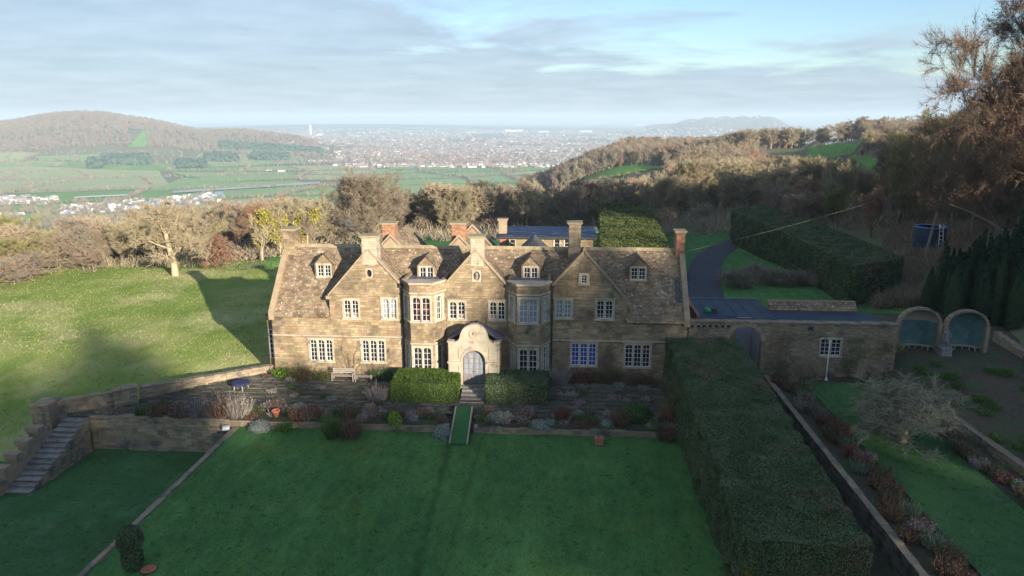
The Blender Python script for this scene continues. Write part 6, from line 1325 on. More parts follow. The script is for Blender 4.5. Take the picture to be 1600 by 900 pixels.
def climber(name, label, x0, y, z, h, w, m='bark', leaf=None, n=9, seed=1):
    rnd = random.Random(seed); r = thing(name, label, 'climber', (x0, y, z)); mb = MB()
    for k in range(n):
        p = Vector((x0, y, z)); d = Vector((rnd.uniform(-1, 1) * w, 0, rnd.uniform(.5, 1) * h)) / 7
        for j in range(7):
            q = p + d + Vector((rnd.uniform(-.1, .1), rnd.uniform(-.03, .02), rnd.uniform(-.05, .08))); q.y = min(max(q.y, y - .06), y + .03); mb.tube(p, q, .022 * (1 - j / 9), n=4); p = q
            if rnd.random() < .8: e = p + Vector((rnd.uniform(-.35, .35), -.02, rnd.uniform(-.05, .3))); mb.tube(p, e, .009, n=3)
    mb.build('branches', M[m], r, kind='stuff')
    if leaf: k = 260; pts = np.stack([x0 + RNG.normal(0, w * .45, k), np.full(k, y - .05), z + RNG.uniform(.15, 1, k) * h], 1); v, f = leaf_quads(pts, np.tile([0, -1., .2], (k, 1)), .09, .8); np_mesh('leaves', v, f, M[leaf], r, kind='stuff')
climber('wall_climber', 'bare rose trained on the wall between the two left ground floor windows', -16.3, -.08, -.1, 2.6, .9, seed=2)
climber('wall_climber', 'bare climber under the second ground floor window from the left', -14.0, -.08, -.1, 1.6, 1.2, seed=3)
climber('wall_climber', 'yellow leaved climber right of the blue curtained window', 3.9, -.08, -.1, 3.0, .35, leaf='leafrust', seed=4)
climber('wall_climber', 'thorny rose spreading on the wall right of the arched gateway', 16.9, -.2, .7, 3.7, 1.6, leaf='leafrust', n=16, seed=5)
climber('wall_climber', 'green leaved climber beside the white window of the gate wall', 22.2, -.2, .7, 3.2, 1.0, leaf='leafgreen', n=14, seed=6)
climber('wall_climber', 'bare vine low on the gate wall left of its white window', 18.6, -.2, .7, 2.4, 1.0, n=14, seed=7)
# tangle of smaller plants filling the long bed under the terrace
fill = [('leafbrown', 'leafheath', 'dead brown stems'), ('leafheath', 'leafheath', 'pale seed heads'), ('leafsilver', 'leafsilver', 'silvery tuft'), ('leafgreen', 'leafbrown', 'dull green tuft'), ('leafred', 'leafbrown', 'reddish dead stems'), ('yew', 'leafgreen', 'dark green mat')]
for k in range(64):
    a, b, t = fill[(k * 5 + k // 7) % 6]; x = -22.6 + 30.6 * (k + random.random() * .8) / 64; y = -7.75 + random.random() * 1.7
    if -7.6 < x < -5.4: continue
    stems('bed_plant', t + ' among the tangled plants of the long bed below the terrace', x, y, bz(x, y) - .03, random.uniform(.35, .6), random.uniform(.2, .6), a, n=110, head=b, hn=240, w=.013, group='small plants of the long bed: ' + t)
for k in range(84):
    a, b, t = fill[(k * 7) % 6]; x = random.uniform(-33, 8); y = random.uniform(-6.2, -.9) if x > -23 else random.uniform(-7.6, -5.2)
    if -12.6 < x < -.3 or x < -30: continue
    stems('paving_plant', t + ' growing in the joints of the terrace paving', x, y, terr_z(x, y), random.uniform(.3, .6), random.uniform(.12, .3), a, n=90, head=b, hn=180, w=.013, group='plants in the terrace paving: ' + t)
for k in range(12):
    x = -32.3 + k * .75; stems('lavender', 'grey brown lavender bush in the row above the tall retaining wall', x, -7.2 + random.uniform(-.2, .2), terr_z(x, -7.2), .55, random.uniform(.3, .5), 'leafheath', n=170, head='leafbrown', hn=150, w=.014, group='lavender row above the retaining wall')
# kitchen garden border and beds
bl = ['rust brown seed heads', 'dark red dead stems', 'brown faded perennials', 'grey green leafy clump', 'straw stems', 'low dark clump']
bm = [('leafrust', 'leafrust'), ('leafred', 'leafbrown'), ('leafbrown', 'leafbrown'), ('leafsilver', 'leafgreen'), ('leafheath', 'leafheath'), ('yew', 'leafbrown')]
k = 0
for y in np.arange(-25.5, -1.2, .62):
    i = [1, 2, 2, 5, 3, 2, 4, 1, 0, 3, 2, 5][k % 12]; a, b = bm[i]
    stems('border_plant', bl[i] + ' in the border beside the path wall, ' + ('nearest the camera' if y < -21 else 'well below the apple tree' if y < -16 else 'left of the apple tree' if y < -10 else 'between apple tree and gateway' if y < -5 else 'at the gateway end'), 17.1 + random.uniform(-.75, .75), y, .8, .65, random.uniform(.35, .75), a, n=200, head=b, hn=400, w=.014, group='plants of the border: ' + bl[i]); k += 1
for k in range(26):
    x = random.uniform(23.7, 24.7); y = -24 + k * .85; i = [5, 2, 3, 1, 5, 4][k % 6]; a, b = bm[i]
    stems('bed_plant', bl[i] + ' under the rubble wall, ' + ('nearest the camera' if y < -19 else 'in the middle of the bed' if y < -12 else 'right of the apple tree' if y < -6 else 'towards the alcoves'), x, y, .8, .6, random.uniform(.3, .65), a, n=240, head=b, hn=400, w=.014, group='plants of the far bed: ' + bl[i])
for k in range(44):
    x = random.uniform(26, 35); y = random.uniform(-18, 0); stems('vegetable_patch_plant', 'low dark green plant scattered over the bare vegetable plot', x, y, kg(x, y), .7, .35, 'leafgreen', n=120, head='leafgreen', hn=260, group='low plants of the vegetable plot')
# apple tree, conifers, tall hedge scrub
ap = make_proto(11, 5.6, TW['lichen'], name='apple_tree', bark='palebark', spread=.95, kids=(8, 7, 5, 3), tr=.2, up=.09, wob=.36, first=.32, tw=.012, tl=.5, ratio=(.95, .62, .5, .42), droop=0, minr=.016, fine=2)
plant(ap, *onz(1410, 690, .85), .85, 4.7, 'spreading bare apple tree on the kitchen garden lawn', rz=1.0, wide=1.9)
plant(PS[0], 24.6, 1.0, 1.6, 3.2, 'pale twiggy shrub in front of the left garden alcove', 'shrub', twm=TW['olive'], wide=1.2)
for x, y, t in ((17.6, -2.0, 'bare brown shrub under the gateway climber'), (19.0, -1.5, 'bare shrub left of the slim white post'), (22.6, -2.2, 'grey shrub behind the apple tree by the gate wall'), (23.4, -8.5, 'dark twiggy shrub right of the apple tree')): plant(PS[1], x, y, .8, 2.0, t, 'shrub', twm=TW['brown'])
def conifer(x, y, z, h, r_, label, n=32000, m='conifer', name='conifer_tree', group=None):
    root = thing(name, label, 'tree', (x, y, z), group); mb = MB(); mb.tube((x, y, z - .5), (x, y, z + h * .9), .25, .05, 8); mb.build('trunk', M['bark'], root)
    K = 54; pl = [(random.gauss(0, r_ * .62), random.gauss(0, r_ * .55), random.uniform(.72, 1)) for _ in range(K)]; P = []; N = []
    for cx, cy, hh in pl:
        H = h * hh * (1 - .35 * min(1, math.hypot(cx, cy) / r_)); m_ = n // K; t = RNG.random(m_); a = RNG.random(m_) * 6.283; rr = r_ * .30 * (1 - t ** 1.6) ** .8 * (.4 + .6 * RNG.random(m_)); P.append(np.stack([x + cx + np.cos(a) * rr, y + cy + np.sin(a) * rr, z + t * H], 1)); N.append(np.stack([np.cos(a), np.sin(a), np.full(m_, .5)], 1))
    v, f = leaf_quads(np.concatenate(P), np.concatenate(N), .2, .7, .4); np_mesh('crown', v, f, M[m], root)
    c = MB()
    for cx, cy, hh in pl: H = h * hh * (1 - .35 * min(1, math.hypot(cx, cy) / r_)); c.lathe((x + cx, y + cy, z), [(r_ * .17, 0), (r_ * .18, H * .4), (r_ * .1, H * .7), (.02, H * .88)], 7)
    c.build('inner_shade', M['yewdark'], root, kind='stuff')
for px, r_, ty, w_, lab in ((1510, 82, 408, 1.5, 'lowest dark conifer at the left foot of the clump behind the alcoves'), (1530, 80, 375, 1.7, 'dark upright conifer at the left end of the clump behind the alcoves'), (1562, 79, 342, 2.9, 'tall dark conifer in the middle of the clump above the right alcove'), (1596, 78, 320, 3.4, 'tallest dark conifer at the right edge of the photo'), (1630, 80, 315, 3.0, 'dark conifer just beyond the right edge clump'), (1552, 86, 352, 2.0, 'dark conifer at the back of the clump')):
    x, y = _at(px, r_); z = max(1.0, tz(x, y)); d = ray(px, ty); zt = _c[2] + d[2] * r_ / math.hypot(d[0], d[1]); conifer(x, y, z, zt - z, w_, lab)

# ---------------------------------------------------------------- trees
def base_at(px, r):
    x, y = _at(px, r); return x, y, tz(x, y)
def top_h(px, py, r, z):
    d = ray(px, py); return _c[2] + d[2] * r / math.hypot(d[0], d[1]) - z
def tree_px(P_, px, r, top, label, twm, group=None, wide=1.0, cat='tree', name='bare_tree', bark=None, rz=None):
    x, y, z = base_at(px, r)
    if x < -22 and y < 47: z = lf(x, y)
    h = max(2.5, top_h(px, top, r, z)); return plant(P_, x, y, z, h, label, cat, group, twm=twm, wide=wide, name=name, bark=bark, rz=rz)
# landmarks
oak = make_proto(31, 10, TW['straw'], name='old_oak', bark='palebark', spread=.85, kids=(7, 6, 6, 4), tr=.5, up=.03, wob=.42, first=.3, tw=.016, tl=.6, ratio=(.8, .6, .5, .45), minr=.02)
x, y, z = -57.5, 48.5, 0; plant(oak, *_at(262, 103), -.7, top_h(262, 312, 103, -.7), 'gnarled pale old oak with thick trunk at the edge of the pasture', name='old_oak', rz=2.0)
beech = make_proto(32, 13, TW['brown'], name='beech_tree', spread=.62, kids=(14, 8, 6, 5), tr=.4, up=.1, wob=.2, first=.04, tw=.014, tl=.8, ratio=(.95, .55, .5, .45), fine=2)
tree_px(beech, 572, 128, 252, 'large dense reddish brown beech behind the left rear chimneys', TW['brown'], wide=1.15, name='beech_tree')
mist = make_proto(33, 8, TW['olive'], name='mistletoe_tree', bark='palebark', spread=.5, kids=(10, 7, 5), tr=.18, up=.2, wob=.2, first=.2, leaves=1500, leafm=M['mistle'], leafsize=.24, leafsel=.35, ratio=(.55, .5, .5))
tree_px(mist, 403, 110, 322, 'slender tree hung with golden mistletoe, left of the house', TW['straw'], name='mistletoe_tree'); tree_px(mist, 432, 112, 334, 'second golden mistletoe tree just behind the first one', TW['straw'], name='mistletoe_tree', wide=.9); tree_px(mist, 474, 113, 322, 'golden mistletoe tree above the left end chimney', TW['brown'], name='mistletoe_tree')
red = make_proto(34, 6, TW['russet'], name='red_shrub', spread=.8, kids=(10, 7, 5), tr=.1, up=.06, wob=.3, first=.05, leaves=2200, leafm=M['leafred'], leafsize=.16)
tree_px(red, 338, 106, 362, 'dark red berried bush right of the pale old oak', TW['russet'], name='red_shrub', cat='shrub')
fan = make_proto(35, 12, TW['straw'], name='fan_tree', bark='palebark', spread=.55, kids=(12, 8, 6, 4), tr=.3, up=.14, wob=.22, first=.05, tw=.018, tl=.8, ratio=(.95, .6, .5, .4))
for px, r_, tp, t in ((1062, 175, 243, 'big golden fan shaped tree right behind the broad hedge'), (1030, 160, 272, 'golden bushy tree at the left of the big fan shaped one'), (1090, 215, 246, 'straw coloured tree above the fence right of the big fan tree'), (1320, 150, 248, 'pale white limbed tree in front of the upper green field'), (1352, 155, 262, 'golden fan tree right of the white limbed tree'), (1240, 190, 243, 'rounded pale tree below the upper green field'), (1272, 175, 242, 'golden tree left of the white limbed tree'), (672, 150, 285, 'slender pale tree right of the big beech'), (705, 142, 290, 'pale upright tree with several stems right of the beech')): tree_px(fan, px, r_, tp, t, TW['straw'], name='fan_tree', wide=1.05)
big = make_proto(41, 26, TW['brown'], name='beech_tree', spread=.72, kids=(15, 9, 7, 5), tr=.6, up=.06, wob=.22, first=.12, tw=.011, tl=1.2, fine=7, leaves=16000, leafm=M['leafrust'], leafsize=.13, leafsel=.6, minr=.011, ratio=(.8, .55, .5, .45))
for px, r_, tp, t, mm, wd in ((1618, 92, -75, 'huge bare beech with rust coloured leaves filling the upper right corner', 'redbrown', .7), (1596, 118, 50, 'bare beech left of the huge one on the skyline', 'brown', .75), (1478, 135, 168, 'lower spreading tree at the left foot of the skyline trees', 'olive', 1.1), (1530, 128, 185, 'spreading olive tinted tree before the skyline beeches', 'olive', 1.2), (1720, 105, -60, 'bare beech beyond the right edge leaning into the corner', 'dark', 1.0)): tree_px(big, px, r_, tp, t, TW[mm], name='beech_tree', wide=wd)
# belts: (px0, px1, r0, r1, top py from..to at r0, count, materials, group label, protos)
CN = {'straw': 'pale straw', 'brown': 'grey brown', 'russet': 'russet', 'grey': 'silver grey', 'olive': 'olive tinted', 'dark': 'dark brown'}
CLEAR = [[(815, 291), (960, 278), (1035, 264), (1010, 252), (900, 270)], [(1190, 243), (1330, 243), (1345, 222), (1205, 230)], [(1330, 275), (1390, 278), (1385, 246), (1330, 244)]]
def hmax(px, r, z):
    """tallest tree that keeps the view over the clearings"""
    if r < 118 or px < 800 or r > 655: return 99
    py = 450 + FPX * math.tan(math.atan2(CAM[2] - z, r) - PIT); m = 99
    for P in CLEAR:
        if min(p[0] for p in P) - 4 < px < max(p[0] for p in P) + 4:
            lo = [y0 + (y1 - y0) * (px - x0) / (x1 - x0) for (x0, y0), (x1, y1) in zip(P, P[1:] + P[:1]) if x0 != x1 and (x0 - px) * (x1 - px) <= 0]
            if lo and py > min(lo) - 2: m = min(m, (py - max(lo) + 3) / FPX * r)
    return m
EDGE = [(-60, 462), (0, 452), (100, 437), (200, 421), (260, 410), (340, 403), (430, 395), (520, 390)]
def r_edge(px):
    for (a, b), (c, d) in zip(EDGE[:-1], EDGE[1:]):
        if px <= c: b = b + (d - b) * (px - a) / (c - a); break
    x, y = onz(px, b, -.6); return math.hypot(x, y + 54)
ZS = {1: 'at the pasture edge', 2: 'beyond the pasture', 3: 'in the beech belt', 4: 'behind the rear lawn', 5: 'beyond the paddock fence', 6: 'on the near slope', 7: 'on the far slope', 8: 'on the shaded hillside', 9: 'on the skyline', 10: 'in the pasture hedgerow', 11: 'at the belt foot', 12: 'in the skyline hedgerow'}
MARKS = [(60, 'at the left edge'), (130, 'near the left edge'), (205, 'left of the old oak'), (300, 'around the old oak'), (380, 'by the red berried bush'), (450, 'by the mistletoe trees'), (510, 'above the left end chimney'), (640, 'by the reddish beech'), (740, 'above the second brick chimney'), (830, 'above the middle gable'), (930, 'above the rear annex'), (1050, 'above the broad hedge'), (1140, 'above the paddock fence'), (1190, 'above the tall hedge, far end'), (1260, 'above the tall hedge, middle'), (1330, 'above the tall hedge, near half'), (1400, 'below the skyline trees'), (1480, 'near the utility pole'), (9999, 'under the skyline beeches')]
def belt(px0, px1, r0, r1, h0, h1, n, mats, where, cat='tree', protos=None, name='bare_tree', wide=1.0, seed=1):
    rnd = random.Random(seed); ms = [m for m, w in mats for _ in range(w)]
    for k in range(n):
        px = px0 + (px1 - px0) * ((k * .618034 + rnd.random() * .15) % 1); r = r0 + (r1 - r0) * rnd.random() ** .9 + (r_edge(px) - 105 if px < 520 and r0 < 170 else 0); x, y, z = base_at(px, r)
        if x < -22 and y < 47: z = lf(x, y)
        if -6 < x - 26 < 9 and y < 70 or (6 < x < 17 and y < 78): continue
        m = rnd.choice(ms); h = rnd.uniform(h0, h1)
        h = min(h, hmax(px, r, z))
        if h < 3.2: continue
        f_ = (h - h0) / max(.1, h1 - h0); plant(rnd.choice(protos or PR), x, y, z, h, '%s%s bare %s %s' % ('low ' if f_ < .33 else ('tall ' if f_ > .72 else ''), CN[m], cat, ZS[seed] + ', ' + [t for b, t in MARKS if px < b][0]), cat, '%s %ss %s' % (CN[m], cat, where), twm=TW[m], name=name, wide=wide * rnd.uniform(.85, 1.15), rz=rnd.random() * 6.28)
belt(-220, 330, 107, 121, 5.0, 7.5, 46, [('straw', 4), ('grey', 2), ('brown', 2), ('olive', 1)], 'in the belt along the far edge of the pasture', seed=1, wide=1.25)
belt(-180, 480, 121, 165, 7, 9.5, 48, [('straw', 4), ('grey', 2), ('olive', 2), ('brown', 1)], 'on the falling ground beyond the pasture', seed=2, wide=1.2)
belt(330, 520, 113, 140, 6, 8.5, 16, [('straw', 3), ('brown', 3), ('russet', 1)], 'between the mistletoe trees and the beech', seed=3, wide=1.2)
belt(600, 960, 141, 178, 8, 11, 34, [('straw', 4), ('brown', 3), ('grey', 2), ('russet', 1), ('dark', 2)], 'in the belt behind the rear lawn', seed=4, wide=1.2)
belt(930, 1170, 150, 230, 8, 12, 26, [('straw', 5), ('brown', 2), ('olive', 2), ('russet', 2)], 'beyond the paddock fence', seed=5, wide=1.2)
belt(1130, 1400, 120, 200, 6, 10, 34, [('brown', 2), ('grey', 2), ('straw', 4), ('russet', 2), ('olive', 2)], 'on the slope behind the tall dark hedge', seed=6, wide=1.3)
belt(1040, 1390, 210, 440, 9, 13, 52, [('straw', 4), ('russet', 2), ('brown', 3), ('olive', 1)], 'on the wooded slope below the upper green field', seed=7, wide=1.3)
belt(1385, 1640, 112, 190, 8, 13, 30, [('brown', 3), ('olive', 2), ('dark', 2)], 'on the shaded hillside at the right', seed=8, wide=1.2)
belt(1130, 1410, 655, 700, 13, 19, 44, [('straw', 4), ('brown', 2)], 'along the top of the upper green field', seed=9, wide=1.3)
belt(-40, 470, 95, 108, 1.6, 3.2, 0, [('brown', 1)], 'x')
belt(-200, 440, 105, 109, 2.0, 3.6, 58, [('brown', 3), ('grey', 3), ('straw', 2)], 'in the hedgerow at the foot of the pasture belt', cat='shrub', protos=PS, name='bare_shrub', seed=10, wide=1.6)
belt(560, 1130, 141, 156, 2.5, 4.0, 40, [('brown', 3), ('dark', 3)], 'at the foot of the belt behind the rear lawn', cat='shrub', protos=PS, name='bare_shrub', seed=11, wide=1.6)
belt(1190, 1420, 657, 690, 3.5, 5.5, 26, [('brown', 2), ('grey', 2)], 'x', cat='shrub', protos=PS, name='bare_shrub', seed=12, wide=2.2)
for k in range(22):
    px = 1135 + k * 9; x, y = onz(px, 430 + random.uniform(0, 26), .3); plant(PS[k % 3], x, y, .1, random.uniform(1.6, 2.6), 'bare grey brown scrub bush growing between the garage roof and the tall hedge', 'shrub', 'scrub bushes before the tall hedge', name='bare_shrub', twm=TW['grey'], wide=1.4)
# scrub that reads as one mass
def scrub(name, label, region, n, h, m_list, cl=16):
    P = []
    for _ in range(n): px, r = region(); x, y, z = base_at(px, r); P.append((x, y, z))
    P = np.array(P); k = len(P); c = np.repeat(P, cl, 0); q = rand_unit(k * cl); q[:, 2] = np.abs(q[:, 2]) + .35; q /= np.linalg.norm(q, axis=1, keepdims=True); L = h * RNG.uniform(.4, 1.1, (k * cl, 1)); s = np.cross(q, rand_unit(k * cl)); s /= np.linalg.norm(s, axis=1, keepdims=True); s *= .035 * h ** .5
    c = c + RNG.normal(size=c.shape) * np.array([.5, .5, 0]) * h * .4; t = c + q * L; v = np.stack([c - s, c + s, t + s * .4, t - s * .4], 1).reshape(-1, 3); mi = np.repeat(RNG.integers(0, len(m_list), k), cl)
    tag(np_mesh(name, v, np.arange(4 * k * cl).reshape(-1, 4), m_list, midx=mi, kind='stuff'), label, 'scrub')
scrub('hillside_scrub', 'tangled brown bramble scrub covering the shaded hillside at the right', lambda: (random.uniform(1390, 1700), 82 * (2.4 ** (random.random() ** 1.3))), 5200, 1.5, [TW['brown'], TW['dark'], TW['grey'], TW['russet']], 18)
scrub('slope_undergrowth', 'brown undergrowth filling the wooded slopes behind the house', lambda: (random.uniform(350, 1400), 128 * (4.2 ** random.random())), 6500, 2.6, [TW['brown'], TW['grey'], TW['straw'], TW['grey']], 14)
scrub('belt_undergrowth', 'pale brushwood under the trees beyond the pasture', lambda: (random.uniform(-60, 480), 112 * (2.2 ** random.random())), 3600, 2.4, [TW['straw'], TW['grey'], TW['brown']], 14)
T_ = {k: mat('far ' + k, [c], 1, rough=1, island=0.10, spec=0.0) for k, c in (('straw', (0.30, 0.24, 0.15)), ('brown', (0.17, 0.125, 0.085)), ('grey', (0.19, 0.16, 0.125)), ('dark', (0.10, 0.08, 0.06)))}
FC = mat('far conifer', [(0.06, 0.10, 0.055)], 1, rough=1, spec=0)
# far woods: real bare-tree shapes scattered over the slopes by geometry nodes
def merged_proto(seed, H, m, name, kids=(9, 6, 4), fine=3, **k):
    segs, tips = tree_segments(seed, H, kids=kids, **k); rs = np.random.default_rng(seed); v, f, tp = twig_mesh(segs, tips, fine, .035, 1.1, rs)
    o1 = seg_mesh(name, [q for q in segs if q[4] >= 0], m, None, 3, .03); n1 = len(o1.data.vertices); b = np.empty(n1 * 3, dtype=np.float32); o1.data.vertices.foreach_get('co', b); fb = np.empty(len(o1.data.loops), dtype=np.int32); o1.data.loops.foreach_get('vertex_index', fb); me = o1.data; bpy.data.objects.remove(o1); bpy.data.meshes.remove(me)
    o = np_mesh(name, np.concatenate([b.reshape(-1, 3), v]), np.concatenate([fb.reshape(-1, 4), f + n1]), m, shift=False); COL.objects.unlink(o); return o
FARP = {}
for i, c in enumerate(('straw', 'brown', 'grey', 'russet')): FARP[c] = [merged_proto(300 + i * 2 + j, 12, TW[c], 'far_tree_' + c, spread=(.75, .6)[j], tr=.25, up=.12, wob=.28, first=.15) for j in (0, 1)]
def gn_scatter(o, sources, smin, smax, seed):
    g = bpy.data.node_groups.new('scatter_trees', 'GeometryNodeTree'); g.interface.new_socket('Geometry', in_out='INPUT', socket_type='NodeSocketGeometry'); g.interface.new_socket('Geometry', in_out='OUTPUT', socket_type='NodeSocketGeometry')
    L = g.links.new; gi = g.nodes.new('NodeGroupInput'); go = g.nodes.new('NodeGroupOutput'); ip = g.nodes.new('GeometryNodeInstanceOnPoints'); gj = g.nodes.new('GeometryNodeGeometryToInstance'); mp = g.nodes.new('GeometryNodeMeshToPoints'); L(gi.outputs[0], mp.inputs['Mesh'])
    for s_ in reversed(sources):
        oi = g.nodes.new('GeometryNodeObjectInfo'); oi.inputs['Object'].default_value = s_; oi.inputs['As Instance'].default_value = True; L(oi.outputs['Geometry'], gj.inputs[0])
    L(mp.outputs[0], ip.inputs['Points']); L(gj.outputs[0], ip.inputs['Instance']); ip.inputs['Pick Instance'].default_value = True
    ri = g.nodes.new('FunctionNodeRandomValue'); ri.data_type = 'INT'; ri.inputs[4].default_value = 0; ri.inputs[5].default_value = len(sources) - 1; ri.inputs['Seed'].default_value = seed; L(ri.outputs[2], ip.inputs['Instance Index'])
    rr = g.nodes.new('FunctionNodeRandomValue'); rr.data_type = 'FLOAT_VECTOR'; rr.inputs[0].default_value = (0, 0, 0); rr.inputs[1].default_value = (.1, .1, 6.28); rr.inputs['Seed'].default_value = seed + 1; L(rr.outputs[0], ip.inputs['Rotation'])
    rs_ = g.nodes.new('FunctionNodeRandomValue'); rs_.data_type = 'FLOAT'; rs_.inputs[2].default_value = smin; rs_.inputs[3].default_value = smax; rs_.inputs['Seed'].default_value = seed + 2; L(rs_.outputs[1], ip.inputs['Scale'])
    L(ip.outputs[0], go.inputs[0]); md = o.modifiers.new('scatter', 'NODES'); md.node_group = g
def wood(name, label, region, count, h, ms, near=False, **k):
    P = []
    while len(P) < count:
        q = region()
        if q is None: continue
        g_ = base_at(*q)
        if near and hmax(q[0], q[1], g_[2]) < h[1]: count -= 1; continue
        P.append(g_)
    if not near: return far_wood(name, P, h, ms, label=label, cat='woodland', **k)
    me = bpy.data.meshes.new(name); me.from_pydata([(x, y, z - .3) for x, y, z in P], [], []); o = link(bpy.data.objects.new(name, me)); tag(o, label, 'woodland', None, 'stuff')
    src = [p for c in ms for p in FARP[c]]; gn_scatter(o, src, h[0] / 12, h[1] / 12, count)
    return o
wood('ridge_wood', 'bare woodland covering the ridge that falls towards the town', lambda: (lambda a, r: (a, r) if r > 640 else None)(random.uniform(815, 1240), random.uniform(640, 1150)), 2600, (11, 18), ['brown', 'grey', 'straw', 'brown', 'russet'], near=True)
wood('ridge_pines', 'dark pines standing out on the crest of the ridge wood', lambda: (random.uniform(975, 1075), random.uniform(930, 1050)), 130, (18, 25), [FC], n=60, sz=.6)
wood('valley_wood', 'mixed bare trees on the mid distance slopes behind the belts', lambda: (lambda a: (a, random.uniform(300, 640)) if not (800 < a < 1050) else (a, random.uniform(300, 480)))(random.uniform(480, 1180)), 1500, (8, 13), ['straw', 'brown', 'straw', 'russet', 'grey'], near=True)
wood('hanger_wood', 'dark woodland on the skyline slope at the upper right', lambda: (lambda a, r: (a, r) if a > 1450 or r > 430 else None)(random.uniform(1375, 1720), random.uniform(200, 900)), 900, (9, 15), ['brown', 'brown', 'grey'], near=True)
wood('upper_copse', 'russet copse between the two upper green fields', lambda: (random.uniform(1290, 1370), random.uniform(440, 520)), 80, (8, 12), ['russet', 'brown'], near=True)
wood('lower_belt', 'pale woods on the hillside dropping away at the left', lambda: (random.uniform(-80, 520), random.uniform(170, 1000)), 1500, (8, 13), ['straw', 'grey', 'straw', 'brown'], near=True)
g_ = G(233, 206, r0=2500); RG = math.hypot(g_[0], g_[1] + 54)
def on_hill():
    px = random.uniform(-140, 500); r = random.uniform(3550, 4900); x, y = _at(px, r)
    if tz(x, y) < -168 + 18 * noise.noise((px / 30, 0, 0)): return None
    if abs(px - 228) < 12 and r < RG: return None
    return px, r
wood('hill_wood', 'brown winter woodland covering the long hill across the valley', on_hill, 9000, (15, 24), ['brown', 'russet', 'brown', 'grey'], near=True)
wood('far_hill_wood', 'dark woodland on the isolated far hill at the right of the town', lambda: (lambda q: q if tz(*_at(*q)) > -120 else None)((random.uniform(1000, 1260), random.uniform(8800, 10600))), 3500, (16, 26), ['brown', 'grey'], near=True)
for px0, px1, py, lab in ((148, 166, 262, 'small dark conifer block at the left foot of the long hill'), (170, 240, 256, 'larger dark conifer plantation below the green hill slope'), (285, 325, 262, 'dark conifer strip in the middle of the valley fields'), (330, 375, 252, 'conifer block right of the middle strip'), (352, 508, 238, 'long dark conifer plantation at the right foot of the long hill'), (400, 455, 250, 'conifer block below the long plantation')):
    w_ = wood('conifer_plantation', lab, lambda: (lambda g: (random.uniform(px0, px1), math.hypot(g[0], g[1] + 54) * random.uniform(.985, 1.03)))(G((px0 + px1) / 2, py, r0=1500)), int((px1 - px0) * 5), (22, 30), [FC], n=9, sz=1.6)
# hedgerows and valley trees
def rows():
    P = []
    P += HEDGE_PTS
    for _ in range(700):
        px = random.uniform(-60, 620); py = 238 + 24 * random.random(); P.append(G(px, py, r0=1200))
    for _ in range(1100):
        px = random.uniform(-60, 520); py = 318 + 40 * random.random(); P.append(G(px, py, r0=1000))
    return P
def scatter_list(name, P, h, ms, label, cat):
    me = bpy.data.meshes.new(name); me.from_pydata([(x, y, z - .3) for x, y, z in P], [], []); o = link(bpy.data.objects.new(name, me)); tag(o, label, cat, None, 'stuff'); gn_scatter(o, [p for c in ms for p in FARP[c]], h[0] / 12, h[1] / 12, len(P))
scatter_list('valley_hedgerows', rows(), (8, 15), ['brown', 'grey', 'straw', 'brown'], 'hedgerows and scattered trees of the valley floor', 'hedgerows')
# ---------------------------------------------------------------- town on the plain
def houses(name, label, region, n, size, mats_w, seed=3, mask=0):
    rg = np.random.default_rng(seed); V = []; Fq = []; MI = []; b = 0; rn = random.Random(seed)
    for _ in range(n):
        px, py, r = region(rn)
        if r is None: x, y, z = G(px, py, r0=900)
        else: x, y = _at(px, r); z = tz(x, y)
        if mask and noise.noise((x / mask, y / mask, 2)) + .5 * noise.noise((x / mask * 3, y / mask * 3, 8)) < rn.uniform(-.25, .12): continue
        w, d, h = size(rn, math.hypot(x, y)); a = rn.uniform(-.5, .5); c, s = math.cos(a), math.sin(a); wm, rm = rn.choices(mats_w[0], mats_w[1])[0]
        f = lambda u, v, zz: (x + u * c - v * s, y + u * s + v * c, z + zz)
        V += [f(-w, -d, -2), f(w, -d, -2), f(w, d, -2), f(-w, d, -2), f(-w, -d, h), f(w, -d, h), f(w, d, h), f(-w, d, h), f(-w * .98, 0, h + d * .7), f(w * .98, 0, h + d * .7)]
        Fq += [(b, b + 1, b + 5, b + 4), (b + 1, b + 2, b + 6, b + 5), (b + 3, b, b + 4, b + 7), (b + 4, b + 5, b + 9, b + 8), (b + 6, b + 7, b + 8, b + 9)]; MI += [wm, wm, wm, rm, rm]; b += 10
    tag(np_mesh(name, np.array(V), np.array(Fq), TOWN, midx=np.array(MI), kind='stuff'), label, 'town')
sz = lambda rn, r: (rn.uniform(5, 9), rn.uniform(4, 6), rn.uniform(4.5, 7))
houses('suburb', 'white and red roofed housing estates at the near edge of the town', lambda rn: (rn.triangular(500, 1010, 640), 262 - 30 * rn.random() ** 1.1, None), 1900, sz, ([(0, 2), (0, 1), (3, 1), (0, 0), (3, 2)], [3, 3, 6, 1, 4]), 4)
houses('red_estate', 'cluster of red roofed houses in the near suburb', lambda rn: (rn.uniform(635, 740), rn.uniform(243, 256), None), 420, sz, ([(3, 1), (1, 1)], [2, 1]), 9)
houses('town', 'hazy spread of the far town across the plain', lambda rn: (rn.uniform(440, 1420), 0, 3900 + 7000 * rn.random() ** 1.5), 13000, lambda rn, r: (rn.uniform(7, 16), rn.uniform(5, 9), rn.uniform(5, 9)), ([(0, 2), (3, 1), (0, 0), (3, 2), (2, 2)], [1.5, 6, .25, 4, 3]), 5, 500)
houses('caravan_site', 'sheds, caravans and coloured boats parked beside the motorway in the valley', lambda rn: (lambda p: (p, 331 - (p - 100) * .085 + rn.uniform(-8, 7), None))(rn.uniform(100, 345)), 330, lambda rn, r: (rn.uniform(3, 8), rn.uniform(2, 4), rn.uniform(2.5, 5)), ([(0, 0), (4, 4), (3, 1), (0, 2), (2, 2)], [6, 2, 1, 2, 1]), 6)
